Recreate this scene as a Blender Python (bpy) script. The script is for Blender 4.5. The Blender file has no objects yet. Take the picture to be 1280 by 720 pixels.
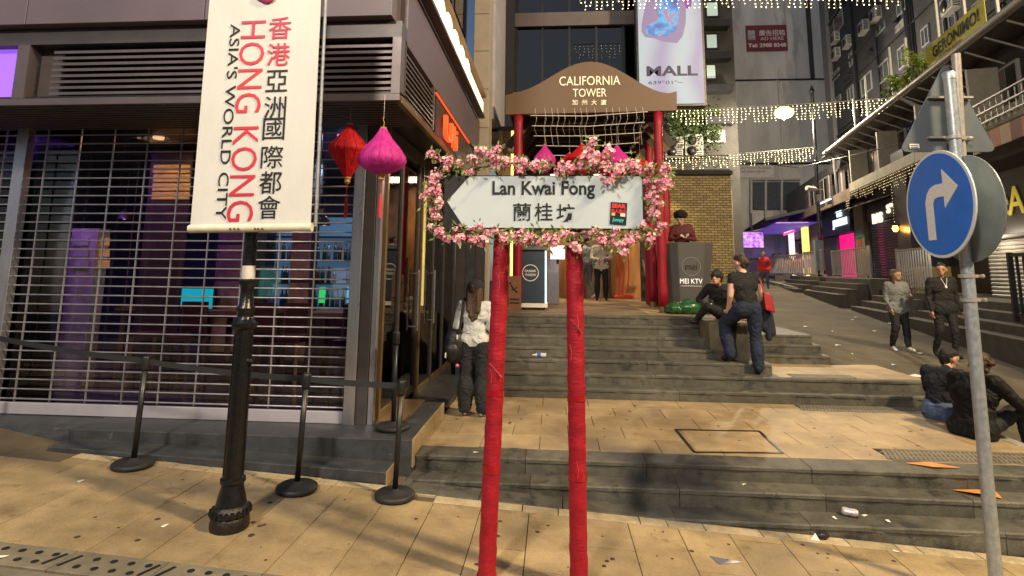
import bpy, bmesh, math, random
from mathutils import Vector, Matrix
random.seed(7)
S = bpy.context.scene
COL = S.collection
R = math.radians
# ------------------------------------------------------------------ camera
F, CX, CY = 690.0, 640.0, 240.0
YAW, PIT, ROL = R(4.3), R(8.1), R(.55)
CAM = Vector((0, 0, 1.75))
_f = Vector((-math.sin(YAW)*math.cos(PIT), math.cos(YAW)*math.cos(PIT), math.sin(PIT)))
_r0 = Vector((math.cos(YAW), math.sin(YAW), 0)); _u0 = _r0.cross(_f)
_r = _r0*math.cos(ROL) + _u0*math.sin(ROL); _u = -_r0*math.sin(ROL) + _u0*math.cos(ROL)
cd = bpy.data.cameras.new('camera'); cam = bpy.data.objects.new('camera', cd); COL.objects.link(cam)
cam.matrix_world = Matrix(((_r.x, _u.x, -_f.x, CAM.x), (_r.y, _u.y, -_f.y, CAM.y), (_r.z, _u.z, -_f.z, CAM.z), (0, 0, 0, 1)))
cd.sensor_width = 36; cd.lens = F/1280*36; cd.shift_y = -(360-CY)/1280
cd.clip_start = .05; cd.clip_end = 500
S.camera = cam
# ------------------------------------------------------------------ night sky, sky glow, exposure
W = bpy.data.worlds.new('World'); S.world = W; W.use_nodes = True
nt = W.node_tree; bg = nt.nodes['Background']; sk = nt.nodes.new('ShaderNodeTexSky'); sk.sky_type = 'NISHITA'
sk.sun_disc = False; sk.sun_elevation = R(52); sk.sun_rotation = R(200)
nt.links.new(sk.outputs[0], bg.inputs[0]); bg.inputs[1].default_value = .05
sl = bpy.data.lights.new('sky_glow', 'SUN'); so = bpy.data.objects.new('sky_glow', sl); COL.objects.link(so)
sl.energy = .24; sl.angle = R(70); sl.color = (1, .95, .92)
so.rotation_euler = (R(52), 0, R(-24)); so.location = (0, -5, 20)
S.view_settings.view_transform = 'Standard'; S.view_settings.look = 'None'; S.view_settings.exposure = .22; S.view_settings.gamma = 1
S.cycles.max_bounces = 6; S.cycles.diffuse_bounces = 3; S.cycles.glossy_bounces = 3; S.cycles.transparent_max_bounces = 12; S.cycles.caustics_reflective = False; S.cycles.caustics_refractive = False
S.cycles.sample_clamp_indirect = 4
S.cycles.use_denoising = True

# ------------------------------------------------------------------ helpers
def ray(x, y): return _r*((x-CX)/F) - _u*((y-CY)/F) + _f
def at(x, y, Y):                       # the point of the plane Y = const seen at a spot of the photograph
    v = ray(x, y); return CAM + v*((Y-CAM.y)/v.y)
def atz(x, y, z):
    v = ray(x, y); return CAM + v*((z-CAM.z)/v.z)
def atx(x, y, X):
    v = ray(x, y); return CAM + v*((X-CAM.x)/v.x)

MATS = {}
def mat(name, col, rough=.6, metal=0, var=.18, scale=5, bump=0, bscale=60, rnd=0, emit=None, es=0, spec=.4, coat=0, wear=None, wscale=9, wamt=.62, stretch=None, grain=0):
    if name in MATS: return MATS[name]
    m = bpy.data.materials.new(name); m.use_nodes = True; n = m.node_tree; b = n.nodes['Principled BSDF']; L = n.links.new
    b.inputs['Roughness'].default_value = rough; b.inputs['Metallic'].default_value = metal
    b.inputs['Specular IOR Level'].default_value = spec; b.inputs['Coat Weight'].default_value = coat
    geo = n.nodes.new('ShaderNodeNewGeometry'); pos = geo.outputs['Position']
    if stretch:
        mp = n.nodes.new('ShaderNodeMapping'); mp.inputs['Scale'].default_value = stretch; L(pos, mp.inputs['Vector']); pos = mp.outputs[0]
    c = None
    if var:
        nz = n.nodes.new('ShaderNodeTexNoise'); nz.inputs['Scale'].default_value = scale; nz.inputs['Detail'].default_value = 7; nz.inputs['Roughness'].default_value = .65
        L(pos, nz.inputs['Vector'])
        cr = n.nodes.new('ShaderNodeValToRGB'); e = cr.color_ramp.elements
        e[0].position = .3; e[1].position = .72
        e[0].color = tuple(max(0, x*(1-var)) for x in col) + (1,); e[1].color = tuple(min(1, x*(1+var)) for x in col) + (1,)
        L(nz.outputs['Fac'], cr.inputs[0]); c = cr.outputs[0]
        rr = n.nodes.new('ShaderNodeMapRange'); rr.inputs['To Min'].default_value = max(.03, rough-.12); rr.inputs['To Max'].default_value = min(1, rough+.12)
        L(nz.outputs['Fac'], rr.inputs['Value']); L(rr.outputs[0], b.inputs['Roughness'])
    if wear is not None:
        wn = n.nodes.new('ShaderNodeTexNoise'); wn.inputs['Scale'].default_value = wscale; wn.inputs['Detail'].default_value = 9; wn.inputs['Roughness'].default_value = .7
        L(pos, wn.inputs['Vector'])
        wr = n.nodes.new('ShaderNodeValToRGB'); wr.color_ramp.elements[0].position = wamt; wr.color_ramp.elements[1].position = min(1, wamt+.09)
        L(wn.outputs['Fac'], wr.inputs[0])
        mx = n.nodes.new('ShaderNodeMix'); mx.data_type = 'RGBA'; L(wr.outputs[0], mx.inputs['Factor'])
        if c is not None: L(c, mx.inputs['A'])
        else: mx.inputs['A'].default_value = tuple(col)+(1,)
        mx.inputs['B'].default_value = tuple(wear)+(1,); c = mx.outputs['Result']
    if grain and c is not None:
        gn = n.nodes.new('ShaderNodeTexNoise'); gn.inputs['Scale'].default_value = 150; gn.inputs['Detail'].default_value = 3; L(geo.outputs['Position'], gn.inputs['Vector'])
        g2 = n.nodes.new('ShaderNodeMapRange'); g2.inputs['From Min'].default_value = .3; g2.inputs['From Max'].default_value = .7; g2.inputs['To Min'].default_value = 1-grain; g2.inputs['To Max'].default_value = 1+grain; L(gn.outputs['Fac'], g2.inputs['Value'])
        ln = n.nodes.new('ShaderNodeTexNoise'); ln.inputs['Scale'].default_value = 1.1; ln.inputs['Detail'].default_value = 4; L(geo.outputs['Position'], ln.inputs['Vector'])
        l2 = n.nodes.new('ShaderNodeMapRange'); l2.inputs['From Min'].default_value = .35; l2.inputs['From Max'].default_value = .65; l2.inputs['To Min'].default_value = .74; l2.inputs['To Max'].default_value = 1.14; L(ln.outputs['Fac'], l2.inputs['Value'])
        m3 = n.nodes.new('ShaderNodeMath'); m3.operation = 'MULTIPLY'; L(g2.outputs[0], m3.inputs[0]); L(l2.outputs[0], m3.inputs[1])
        vm = n.nodes.new('ShaderNodeVectorMath'); vm.operation = 'SCALE'; L(c, vm.inputs[0]); L(m3.outputs[0], vm.inputs['Scale']); c = vm.outputs[0]
    if rnd:
        oi = n.nodes.new('ShaderNodeObjectInfo'); mr = n.nodes.new('ShaderNodeMapRange'); mr.inputs['To Min'].default_value = 1-rnd; mr.inputs['To Max'].default_value = 1+rnd
        L(oi.outputs['Random'], mr.inputs['Value']); hs = n.nodes.new('ShaderNodeHueSaturation'); L(mr.outputs[0], hs.inputs['Value'])
        if c is not None: L(c, hs.inputs['Color'])
        else: hs.inputs['Color'].default_value = tuple(col)+(1,)
        c = hs.outputs[0]
    if c is not None: L(c, b.inputs['Base Color'])
    else: b.inputs['Base Color'].default_value = tuple(col)+(1,)
    if bump:
        bn = n.nodes.new('ShaderNodeTexNoise'); bn.inputs['Scale'].default_value = bscale; bn.inputs['Detail'].default_value = 5; L(pos, bn.inputs['Vector'])
        bp = n.nodes.new('ShaderNodeBump'); bp.inputs['Strength'].default_value = bump; bp.inputs['Distance'].default_value = .02
        L(bn.outputs['Fac'], bp.inputs['Height']); L(bp.outputs[0], b.inputs['Normal'])
    if emit is not None:
        b.inputs['Emission Color'].default_value = tuple(emit)+(1,); b.inputs['Emission Strength'].default_value = es
    MATS[name] = m; return m
def glass(name, tint=(.7, .75, .75), refl=.12, rough=.03):
    if name in MATS: return MATS[name]
    m = bpy.data.materials.new(name); m.use_nodes = True; n = m.node_tree; n.nodes.clear(); L = n.links.new
    o = n.nodes.new('ShaderNodeOutputMaterial'); t = n.nodes.new('ShaderNodeBsdfTransparent'); t.inputs[0].default_value = tint+(1,)
    g = n.nodes.new('ShaderNodeBsdfGlossy'); g.inputs['Roughness'].default_value = rough; g.inputs[0].default_value = (.9, .9, .9, 1)
    fr = n.nodes.new('ShaderNodeFresnel'); fr.inputs[0].default_value = 1.45; ad = n.nodes.new('ShaderNodeMath'); ad.inputs[1].default_value = refl; L(fr.outputs[0], ad.inputs[0])
    mx = n.nodes.new('ShaderNodeMixShader'); L(ad.outputs[0], mx.inputs[0]); L(t.outputs[0], mx.inputs[1]); L(g.outputs[0], mx.inputs[2]); L(mx.outputs[0], o.inputs[0])
    MATS[name] = m; return m
def glow(name, col, s):
    if name in MATS: return MATS[name]
    return mat(name, tuple(min(.8, c) for c in col), rough=.5, var=0, emit=col, es=s)

class MB:
    "collects boxes, tubes, lathes and prisms; build() links them as ONE mesh object"
    def __init__(s, xf=None): s.v = []; s.f = []; s.m = []; s.k = 0; s.xf = xf; s.sm = []
    def add(s, vs, fs, sm=False):
        o = len(s.v); s.v += [tuple(s.xf @ Vector(p)) if s.xf else tuple(p) for p in vs]
        s.f += [tuple(i+o for i in f) for f in fs]; s.m += [s.k]*len(fs); s.sm += [sm]*len(fs); return s
    def use(s, k): s.k = k; return s
    def box(s, x0, x1, y0, y1, z0, z1):
        return s.add([(x0, y0, z0), (x1, y0, z0), (x1, y1, z0), (x0, y1, z0), (x0, y0, z1), (x1, y0, z1), (x1, y1, z1), (x0, y1, z1)],
                     [(0, 3, 2, 1), (4, 5, 6, 7), (0, 1, 5, 4), (1, 2, 6, 5), (2, 3, 7, 6), (3, 0, 4, 7)])
    def hexa(s, p):    # eight corners: bottom four ccw, top four ccw
        return s.add(p, [(0, 3, 2, 1), (4, 5, 6, 7), (0, 1, 5, 4), (1, 2, 6, 5), (2, 3, 7, 6), (3, 0, 4, 7)])
    def bar(s, a, b, w, h=None, up=(0, 0, 1)):
        a, b = Vector(a), Vector(b); d = (b-a).normalized(); h = h or w; up = Vector(up)
        x = d.cross(up)
        if x.length < 1e-3: x = d.cross(Vector((1, 0, 0)))
        x.normalize(); y = x.cross(d).normalized(); x = x*w/2; y = y*h/2
        return s.hexa([a-x-y, a+x-y, a+x+y, a-x+y, b-x-y, b+x-y, b+x+y, b-x+y])
    def tube(s, pts, r, n=8, cap=True):
        pts = [Vector(p) for p in pts]; rs = r if isinstance(r, (list, tuple)) else [r]*len(pts); vs = []; fs = []
        prev = None
        for i, p in enumerate(pts):
            d = (pts[min(i+1, len(pts)-1)]-pts[max(i-1, 0)]).normalized()
            if prev is None:
                a = d.cross(Vector((0, 0, 1)))
                if a.length < 1e-3: a = d.cross(Vector((0, 1, 0)))
            else: a = prev-d*prev.dot(d)
            a.normalize(); prev = a; b = d.cross(a)
            for k in range(n):
                t = 2*math.pi*k/n; vs.append(p+(a*math.cos(t)+b*math.sin(t))*rs[i])
        for i in range(len(pts)-1):
            for k in range(n): fs.append((i*n+k, i*n+(k+1) % n, (i+1)*n+(k+1) % n, (i+1)*n+k))
        if cap: fs += [tuple(range(n-1, -1, -1)), tuple((len(pts)-1)*n+k for k in range(n))]
        return s.add(vs, fs, True)
    def lathe(s, c, prof, n=24, cap=True):
        c = Vector(c); vs = []; fs = []
        for r, z in prof:
            for k in range(n):
                t = 2*math.pi*k/n; vs.append(c+Vector((r*math.cos(t), r*math.sin(t), z)))
        for i in range(len(prof)-1):
            for k in range(n): fs.append((i*n+k, i*n+(k+1) % n, (i+1)*n+(k+1) % n, (i+1)*n+k))
        if cap: fs += [tuple(range(n-1, -1, -1)), tuple((len(prof)-1)*n+k for k in range(n))]
        return s.add(vs, fs, True)
    def prism(s, poly, d):   # poly: list of 3-D points, d: extrusion vector
        d = Vector(d); n = len(poly); poly = [Vector(p) for p in poly]
        return s.add(poly+[p+d for p in poly], [tuple(range(n-1, -1, -1)), tuple(range(n, 2*n))]+[(i, (i+1) % n, n+(i+1) % n, n+i) for i in range(n)])
    def ball(s, c, r, n=10, m=6, sq=(1, 1, 1)):
        pr = []
        c = Vector(c); vs = []; fs = []
        for i in range(m+1):
            t = math.pi*i/m
            for k in range(n):
                u = 2*math.pi*k/n; vs.append(c+Vector((r*sq[0]*math.sin(t)*math.cos(u), r*sq[1]*math.sin(t)*math.sin(u), -r*sq[2]*math.cos(t))))
        for i in range(m):
            for k in range(n): fs.append((i*n+k, i*n+(k+1) % n, (i+1)*n+(k+1) % n, (i+1)*n+k))
        return s.add(vs, fs, True)
    def mesh(s, name, mats):
        me = bpy.data.meshes.new(name); me.from_pydata(s.v, [], s.f); me.validate()
        mats = mats if isinstance(mats, (list, tuple)) else [mats]
        for m in mats: me.materials.append(m)
        if len(me.polygons) == len(s.m):
            me.polygons.foreach_set('material_index', s.m); me.polygons.foreach_set('use_smooth', s.sm)
        b = bmesh.new(); b.from_mesh(me); bmesh.ops.recalc_face_normals(b, faces=b.faces); b.to_mesh(me); b.free()
        return me
    def build(s, name, mats, parent=None, bevel=0, seg=1, auto=True):
        o = bpy.data.objects.new(name, s.mesh(name, mats)); COL.objects.link(o); adopt(o, parent)
        if bevel:
            md = o.modifiers.new('b', 'BEVEL'); md.width = bevel; md.segments = seg; md.limit_method = 'ANGLE'; md.angle_limit = R(35)
        if any(s.sm) and auto:
            md = o.modifiers.new('e', 'EDGE_SPLIT'); md.split_angle = R(40)
        return o
LOCAL = set()
def adopt(o, parent):
    if parent is None: return o
    o.parent = parent
    t = parent
    # geometry is written in world coordinates; the thing's empty stands at its base
    if t.name not in LOCAL and t.type == 'EMPTY': o.location = -Vector(t.location)
    return o
def tag(o, label=None, cat=None, group=None, kind=None):
    if label: o['label'] = label
    if cat: o['category'] = cat
    if group: o['group'] = group
    if kind: o['kind'] = kind
    return o
def thing(name, label, cat, loc=(0, 0, 0), group=None, local=False, rot=0):
    o = bpy.data.objects.new(name, None); COL.objects.link(o); o.location = loc; o.empty_display_size = .1
    if local: LOCAL.add(o.name); o.rotation_euler = (0, 0, rot)
    return tag(o, label, cat, group)
def copy_tree(o, parent=None):
    c = o.copy(); COL.objects.link(c)
    if parent: c.parent = parent
    for ch in list(o.children): copy_tree(ch, c)
    return c
def inst(name, me, loc, rot=(0, 0, 0), parent=None, scale=None):
    o = bpy.data.objects.new(name, me); COL.objects.link(o)
    o.location = loc; o.rotation_euler = rot
    if scale: o.scale = scale
    if parent is not None:
        o.parent = parent
        if parent.type == 'EMPTY' and parent.name not in LOCAL: o.location = Vector(loc)-Vector(parent.location)
    return o
# flat lettering: fitted into width w / height h, placed by a 4x4 frame (x right, y up, z out of the surface)
def frame(o, x, y):
    o, x, y = Vector(o), Vector(x).normalized(), Vector(y).normalized(); z = x.cross(y).normalized()
    return Matrix(((x.x, y.x, z.x, o.x), (x.y, y.y, z.y, o.y), (x.z, y.z, z.z, o.z), (0, 0, 0, 1)))
def text(name, body, fr, w=None, h=None, m=None, parent=None, bold=0, ext=.004, align='C', res=3, shear=0, lsp=1):
    c = bpy.data.curves.new(name, 'FONT'); c.body = body; c.size = 1; c.offset = bold; c.resolution_u = res; c.shear = shear; c.space_character = lsp
    c.align_x = 'CENTER' if align == 'C' else 'LEFT'; c.extrude = .001
    o = bpy.data.objects.new(name, c); COL.objects.link(o)
    me = bpy.data.meshes.new_from_object(o.evaluated_get(bpy.context.evaluated_depsgraph_get())); bpy.data.objects.remove(o)
    xs = [v.co.x for v in me.vertices]; ys = [v.co.y for v in me.vertices]
    x0, x1, y0, y1 = min(xs), max(xs), min(ys), max(ys)
    sx = (w/(x1-x0)) if w else None; sy = (h/(y1-y0)) if h else None
    sx = sx or sy; sy = sy or sx
    cx = (x0+x1)/2 if align == 'C' else x0; cy = (y0+y1)/2
    for v in me.vertices: v.co = fr @ Vector(((v.co.x-cx)*sx, (v.co.y-cy)*sy, (v.co.z+.001)/.002*ext))
    me.materials.clear(); me.materials.append(m)
    o = bpy.data.objects.new(name, me); COL.objects.link(o); adopt(o, parent); return o
def lamp(name, kind, loc, energy, col, size=.2, rot=None, parent=None, spot=None, sy=None, blend=.5):
    l = bpy.data.lights.new(name, kind); l.energy = energy; l.color = col
    if kind == 'AREA':
        l.size = size
        if sy: l.shape = 'RECTANGLE'; l.size_y = sy
    else: l.shadow_soft_size = size
    if spot: l.spot_size = R(spot); l.spot_blend = blend
    o = bpy.data.objects.new(name, l); COL.objects.link(o); o.location = loc
    if rot: o.rotation_euler = rot
    if parent is not None:
        o.parent = parent
        if parent.name not in LOCAL: o.location = Vector(loc)-Vector(parent.location)
    return o

# ------------------------------------------------------------------ materials
tileM = mat('paving_stone', (.325, .242, .134), .62, var=.28, scale=3.2, bump=.3, bscale=110, rnd=.12, wear=(.22, .16, .09), wscale=3.4, wamt=.56, grain=.22)
tile2 = mat('terrace_stone', (.335, .248, .140), .6, var=.24, scale=4, bump=.25, bscale=110, rnd=.09, wear=(.25, .175, .10), wscale=3.8, wamt=.57, grain=.2)
jointM = mat('joint_dirt', (.11, .085, .055), .9, var=.3)
stepM = mat('step_granite', (.095, .090, .074), .6, var=.38, scale=6, bump=.35, bscale=120, rnd=.16, wear=(.035, .036, .036), wscale=3.2, wamt=.55, grain=.3)
edgeM = mat('cream_edging', (.40, .325, .21), .7, var=.3, scale=9, bump=.3, rnd=.15, grain=.2)
asphM = mat('asphalt', (.10, .085, .058), .82, var=.4, scale=1.6, bump=.5, bscale=140, wear=(.17, .145, .10), wscale=2.2, wamt=.60, grain=.35)
kerbM = mat('kerb_granite', (.24, .23, .20), .7, var=.3, scale=6, bump=.3, rnd=.1)
drainM = mat('drain_concrete', (.16, .14, .105), .7, var=.25, scale=8, bump=.25, rnd=.08)
blackM = mat('black_hole', (.006, .006, .006), .9, var=0)
plinM = mat('plinth_slate', (.042, .046, .053), .45, var=.4, scale=6, bump=.2, wear=(.10, .10, .11), wscale=5, wamt=.62)
redM = mat('red_cloth', (.29, .002, .014), .55, var=.25, scale=7, bump=.25, bscale=22, spec=.45, stretch=(1, 1, 3))
dredM = mat('dark_red_cloth', (.26, .004, .018), .5, var=.2, scale=7, bump=.3, bscale=25)
whiteM = mat('white_print', (.74, .76, .76), .5, var=.03, scale=3)
whiteP = mat('white_paper', (.75, .73, .68), .7, var=.05)
blkM = mat('black_paint', (.012, .012, .014), .38, var=.3, scale=14, spec=.5)
ironM = mat('black_iron', (.006, .006, .007), .24, var=.3, scale=18, bump=.2, bscale=60, spec=.5, wear=(.30, .30, .29), wscale=26, wamt=.70)
rustM = mat('rusty_iron', (.012, .009, .008), .38, var=.5, scale=16, bump=.35, wear=(.13, .06, .025), wscale=14, wamt=.63)
inkM = mat('black_ink', (.01, .01, .012), .6, var=0)
redI = mat('red_ink', (.62, .03, .05), .6, var=0)
galvM = mat('galvanised_steel', (.42, .46, .50), .42, metal=.65, var=.22, scale=30, bump=.08, wear=(.20, .17, .14), wscale=30, wamt=.66)
galv2 = mat('weathered_steel', (.40, .36, .33), .5, metal=.5, var=.2, scale=24, wear=(.25, .14, .08), wscale=25, wamt=.64)
greyM = mat('grey_sign_back', (.11, .13, .15), .5, metal=.2, var=.12, scale=6, wear=(.18, .19, .2), wscale=20, wamt=.7)
blueM = mat('sign_blue', (.008, .14, .62), .35, var=.12, scale=6, wear=(.30, .40, .62), wscale=7, wamt=.66, spec=.6)
alumM = mat('aluminium', (.46, .45, .52), .3, metal=.8, var=.12, scale=18, stretch=(1, 1, .2))
dkbrM = mat('dark_bronze', (.068, .062, .068), .45, metal=.3, var=.12, scale=6)
panM = mat('fascia_panel', (.115, .090, .115), .5, var=.12, scale=1.5)  # purple tint of the bar lights put into the panel colour
louvM = mat('louvre_metal', (.115, .095, .105), .42, metal=.3, var=.1)
soffM = mat('soffit_slat', (.09, .08, .08), .5, metal=.2, var=.12)
goldM = mat('bronze_gold_frame', (.30, .20, .10), .35, metal=.75, var=.12)
stonM = mat('pier_limestone', (.36, .31, .27), .7, var=.12, scale=3, bump=.12, rnd=.06)
concM = mat('raw_concrete', (.42, .415, .41), .85, var=.22, scale=.7, bump=.15, wear=(.30, .295, .285), wscale=.9, wamt=.52, stretch=(1, 1, .22))
darkW = mat('dark_render_wall', (.032, .033, .040), .85, var=.25, scale=.9, wear=(.022, .022, .026), wscale=1, wamt=.55)
winG = glass('window_glass', (.12, .13, .14), .03)
doorG = glass('door_glass', (.62, .66, .66), .14)
blkFab = mat('black_fabric', (.014, .014, .017), .85, var=.25, scale=12, bump=.3, bscale=50)
denim = mat('blue_denim', (.014, .022, .048), .85, var=.45, scale=9, bump=.25, bscale=120)
skinM = mat('skin', (.50, .29, .20), .5, var=.08, scale=12)
hairK = mat('black_hair', (.018, .014, .012), .45, var=.3, scale=60, bump=.5, bscale=90, stretch=(4, 4, 1))
hairB = mat('brown_hair', (.075, .042, .024), .45, var=.4, scale=50, bump=.5, bscale=90, stretch=(4, 4, .6))
# ------------------------------------------------------------------ street lamp that lights the corner (stands by the kerb, its head over the junction)
def cobra_lamp(loc, base, label, power, col, size=.16):
    t = thing('street_lamp', label, 'street lamp', base)
    b = Vector(base); l = Vector(loc)
    p = MB(); p.tube([b, b+Vector((0, 0, .9))], .11, 12); p.tube([b+Vector((0, 0, .9)), Vector((b.x, b.y, l.z-.2)), Vector((b.x, b.y, l.z+.15))+(l-b)*Vector((.15, .15, 0)).length*0, ], [.075, .05, .045], 10)
    p.tube([(b.x, b.y, l.z+.1), ((b.x+l.x)/2, (b.y+l.y)/2, l.z+.28), (l.x, l.y, l.z+.2)], .035, 8)
    p.build('pole', blkM, t)
    h = MB(); h.lathe((l.x, l.y, l.z), [(.02, .26), (.12, .22), (.24, .1), (.25, .06)], 16); h.build('lamp_hood', blkM, t)
    g = MB(); g.ball((l.x, l.y, l.z+.05), .1, 12, 6, (1, 1, .6)); g.build('bulb', glow('lamp_bulb', (1, .8, .5), 30), t)
    lamp('lamp_light', 'POINT', l-Vector((0, 0, .22)), power, col, size, parent=t)
    return t
cobra_lamp((9.5, .2, 11), (11.5, -.2, -.5), 'tall black street lamp at the junction, out over the corner steps', 11000, (1, .76, .42), .6)
cobra_lamp((-3.2, -4.5, 8.6), (-5.6, -4.9, .1), 'added black fill lamp out of view behind, lighting the bar front', 4000, (1, .86, .66), .5)  # unseen lamp, added as front fill for bar, banner and sign

# ------------------------------------------------------------------ road
def road_z(x, y):
    pts = [(-30, -1.9), (2, -.66), (5, -.46), (8.4, .17), (10, .25), (40, 1.75), (80, 5.2), (200, 17)]
    z = pts[-1][1]
    for (a, za), (b, zb) in zip(pts, pts[1:]):
        if y <= b: z = za+(zb-za)*(max(y, a)-a)/(b-a); break
    ep = [(-30, 4.75), (7.4, 4.75), (8.2, 5.2), (8.7, 5.05), (9.5, 4.35), (11.65, 4.3), (11.8, 3.32), (300, 3.32)]
    for (a, ea), (b_, eb) in zip(ep, ep[1:]):
        if y <= b_: e = ea+(eb-ea)*(max(y, a)-a)/(b_-a); break
    if x < e: z -= min(1.2, (e-x)*8)
    if 8.6 < y < 16:   # the carriageway climbs to meet the ends of the steps
        k = min(1, max(0, (y-9.4)/1.2))*min(1, max(0, (14.5-y)/3)); z += .30*k*math.exp(-((x-4.3)/.9)**2)
    return z
def sheet(name, xs, ys, fz, m, kind='structure', parent=None):
    b = MB(); nx = len(xs)
    b.add([(x, y, fz(x, y)) for y in ys for x in xs], [(j*nx+i, j*nx+i+1, (j+1)*nx+i+1, (j+1)*nx+i) for j in range(len(ys)-1) for i in range(nx-1)], True)
    o = b.build(name, m, parent, auto=False); o['kind'] = kind; return o
xs = [3.0+.25*i for i in range(20)]+[8+.8*i for i in range(40)]
ys = [-30, -10, -4, 0, 2, 3.5]+[4.5+.25*i for i in range(52)]+[18+2*i for i in range(30)]+[80, 120, 200]
road = sheet('road', xs, ys, road_z, asphM)
road['label'] = 'steep littered asphalt street climbing away past the bars'
sheet('ground', [-60, -20, 0, 3.2], [-30, 3.0, 200], lambda x, y: -1.95, asphM)['label'] = 'dark ground under the pavement and buildings'

# ------------------------------------------------------------------ pavement (falls towards the right)
def pav(x): return -.24-.06*x
PA = math.atan(.06)
b = MB(); b.hexa([(-9, 0, pav(-9)-.5), (5.0, 0, pav(5)-.5), (5.0, 5.6, pav(5)-.5), (-9, 5.6, pav(-9)-.5), (-9, 0, pav(-9)-.02), (5.0, 0, pav(5)-.02), (5.0, 5.6, pav(5)-.02), (-9, 5.6, pav(-9)-.02)])
pave = b.build('pavement', jointM); tag(pave, 'warm beige stone pavement in front of the steps', None, None, 'structure')
def slab_mesh(name, w, l, h, m, g=.004, ch=.003):
    b = MB(); a, c = w/2-g/2, l/2-g/2
    b.add([(-a, -c, -h), (a, -c, -h), (a, c, -h), (-a, c, -h), (-a, -c, -ch), (a, -c, -ch), (a, c, -ch), (-a, c, -ch),
           (-a+ch, -c+ch, 0), (a-ch, -c+ch, 0), (a-ch, c-ch, 0), (-a+ch, c-ch, 0)],
          [(0, 3, 2, 1), (0, 1, 5, 4), (1, 2, 6, 5), (2, 3, 7, 6), (3, 0, 4, 7), (4, 5, 9, 8), (5, 6, 10, 9), (6, 7, 11, 10), (7, 4, 8, 11), (8, 9, 10, 11)])
    return b.mesh(name, m)
PT = slab_mesh('paving_tile', .40, .80, .03, tileM, .005, .002); PTh = slab_mesh('paving_tile_short', .40, .40, .03, tileM, .005, .002)
for i in range(34):
    x = -8.2+.4*i+.2
    off = (.0, .37, .13, .55)[i % 4]
    y0 = 3.62 if x < -1.9 else 2.4
    cuts = [y0]; y = 2.4-off
    while y < 4.892:
        y += .8
        if y > y0+.12: cuts.append(min(y, 4.892))
    for a, c in zip(cuts, cuts[1:]):
        if c-a < .08: continue
        inst('paving_tile', PT, (x, (a+c)/2, pav(x)+random.uniform(-.0015, .0015)), (random.uniform(-.002, .002), PA, 0), pave, (1, (c-a)/.8, 1))
ES = slab_mesh('edging_stone', 1, .13, .03, edgeM, .004)
x = -4.4
while x < 4.9:
    w = random.choice((.22, .3, .38, .16, .45)); w = min(w, 4.95-x)
    yy = 4.96 if x > -1.3 else (5.075 if x > -2.2 else 5.085)
    inst('edging_stone', ES, (x+w/2, yy, pav(x+w/2)+random.uniform(.0, .003)), (0, PA, random.uniform(-.008, .008)), pave, (w-.006, 1 if x > -1.3 else .85, 1)); x += w
# small cut stones filling the gap before the plinth step
for i in range(16):
    x = -4.3+i*.19
    inst('paving_tile', PTh, (x, 4.95, pav(x)), (0, PA, 0), pave, (.46, .36, 1))
# perforated drain stones along the gutter, bottom left
hole = MB().lathe((0, 0, .0015), [(0.0001, 0), (.022, 0), (.022, .001)], 10).mesh('drain_hole', blackM)
slot = MB().box(-.012, .012, -.07, .07, .0015, .003).mesh('drain_slot', blackM)
DS = slab_mesh('drain_stone', .62, .235, .05, drainM, .006)
for i in range(11):
    x = -8.0+.62*i+.31; 
    o = inst('drain_stone', DS, (x, 3.50, pav(x)+.003), (0, PA, 0), pave)
    if x > -5:
        for sx in (-.26, .26): inst('drain_slot', slot, (sx, 0, 0), (0, 0, -.35), o)
        for k in range(8): inst('drain_hole', hole, (-.17+.115*(k % 4)+(.05 if k > 3 else 0), (.045 if k > 3 else -.05), 0), (0, 0, 0), o)
GS = slab_mesh('gutter_stone', .8, .42, .05, drainM, .005)
for i in range(9):
    x = -8.2+.8*i+.4; inst('gutter_stone', GS, (x, 3.16, pav(x)-.002), (0, PA, 0), pave)
# metal corner plate of the inspection cover, bottom right
t = tag(MB().add([tuple(Vector((1.14, 4.47, pav(1.14)+.006))), (1.36, 4.43, pav(1.36)+.006), (1.18, 4.36, pav(1.18)+.006), (1.14, 4.47, pav(1.14)-.02), (1.36, 4.43, pav(1.36)-.02), (1.18, 4.36, pav(1.18)-.02)],
     [(0, 1, 2), (0, 1, 4, 3), (1, 2, 5, 4), (2, 0, 3, 5)]).build('metal_plate', alumM), 'small triangular steel plate let into the pavement, right of the red posts', 'metal plate')

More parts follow.
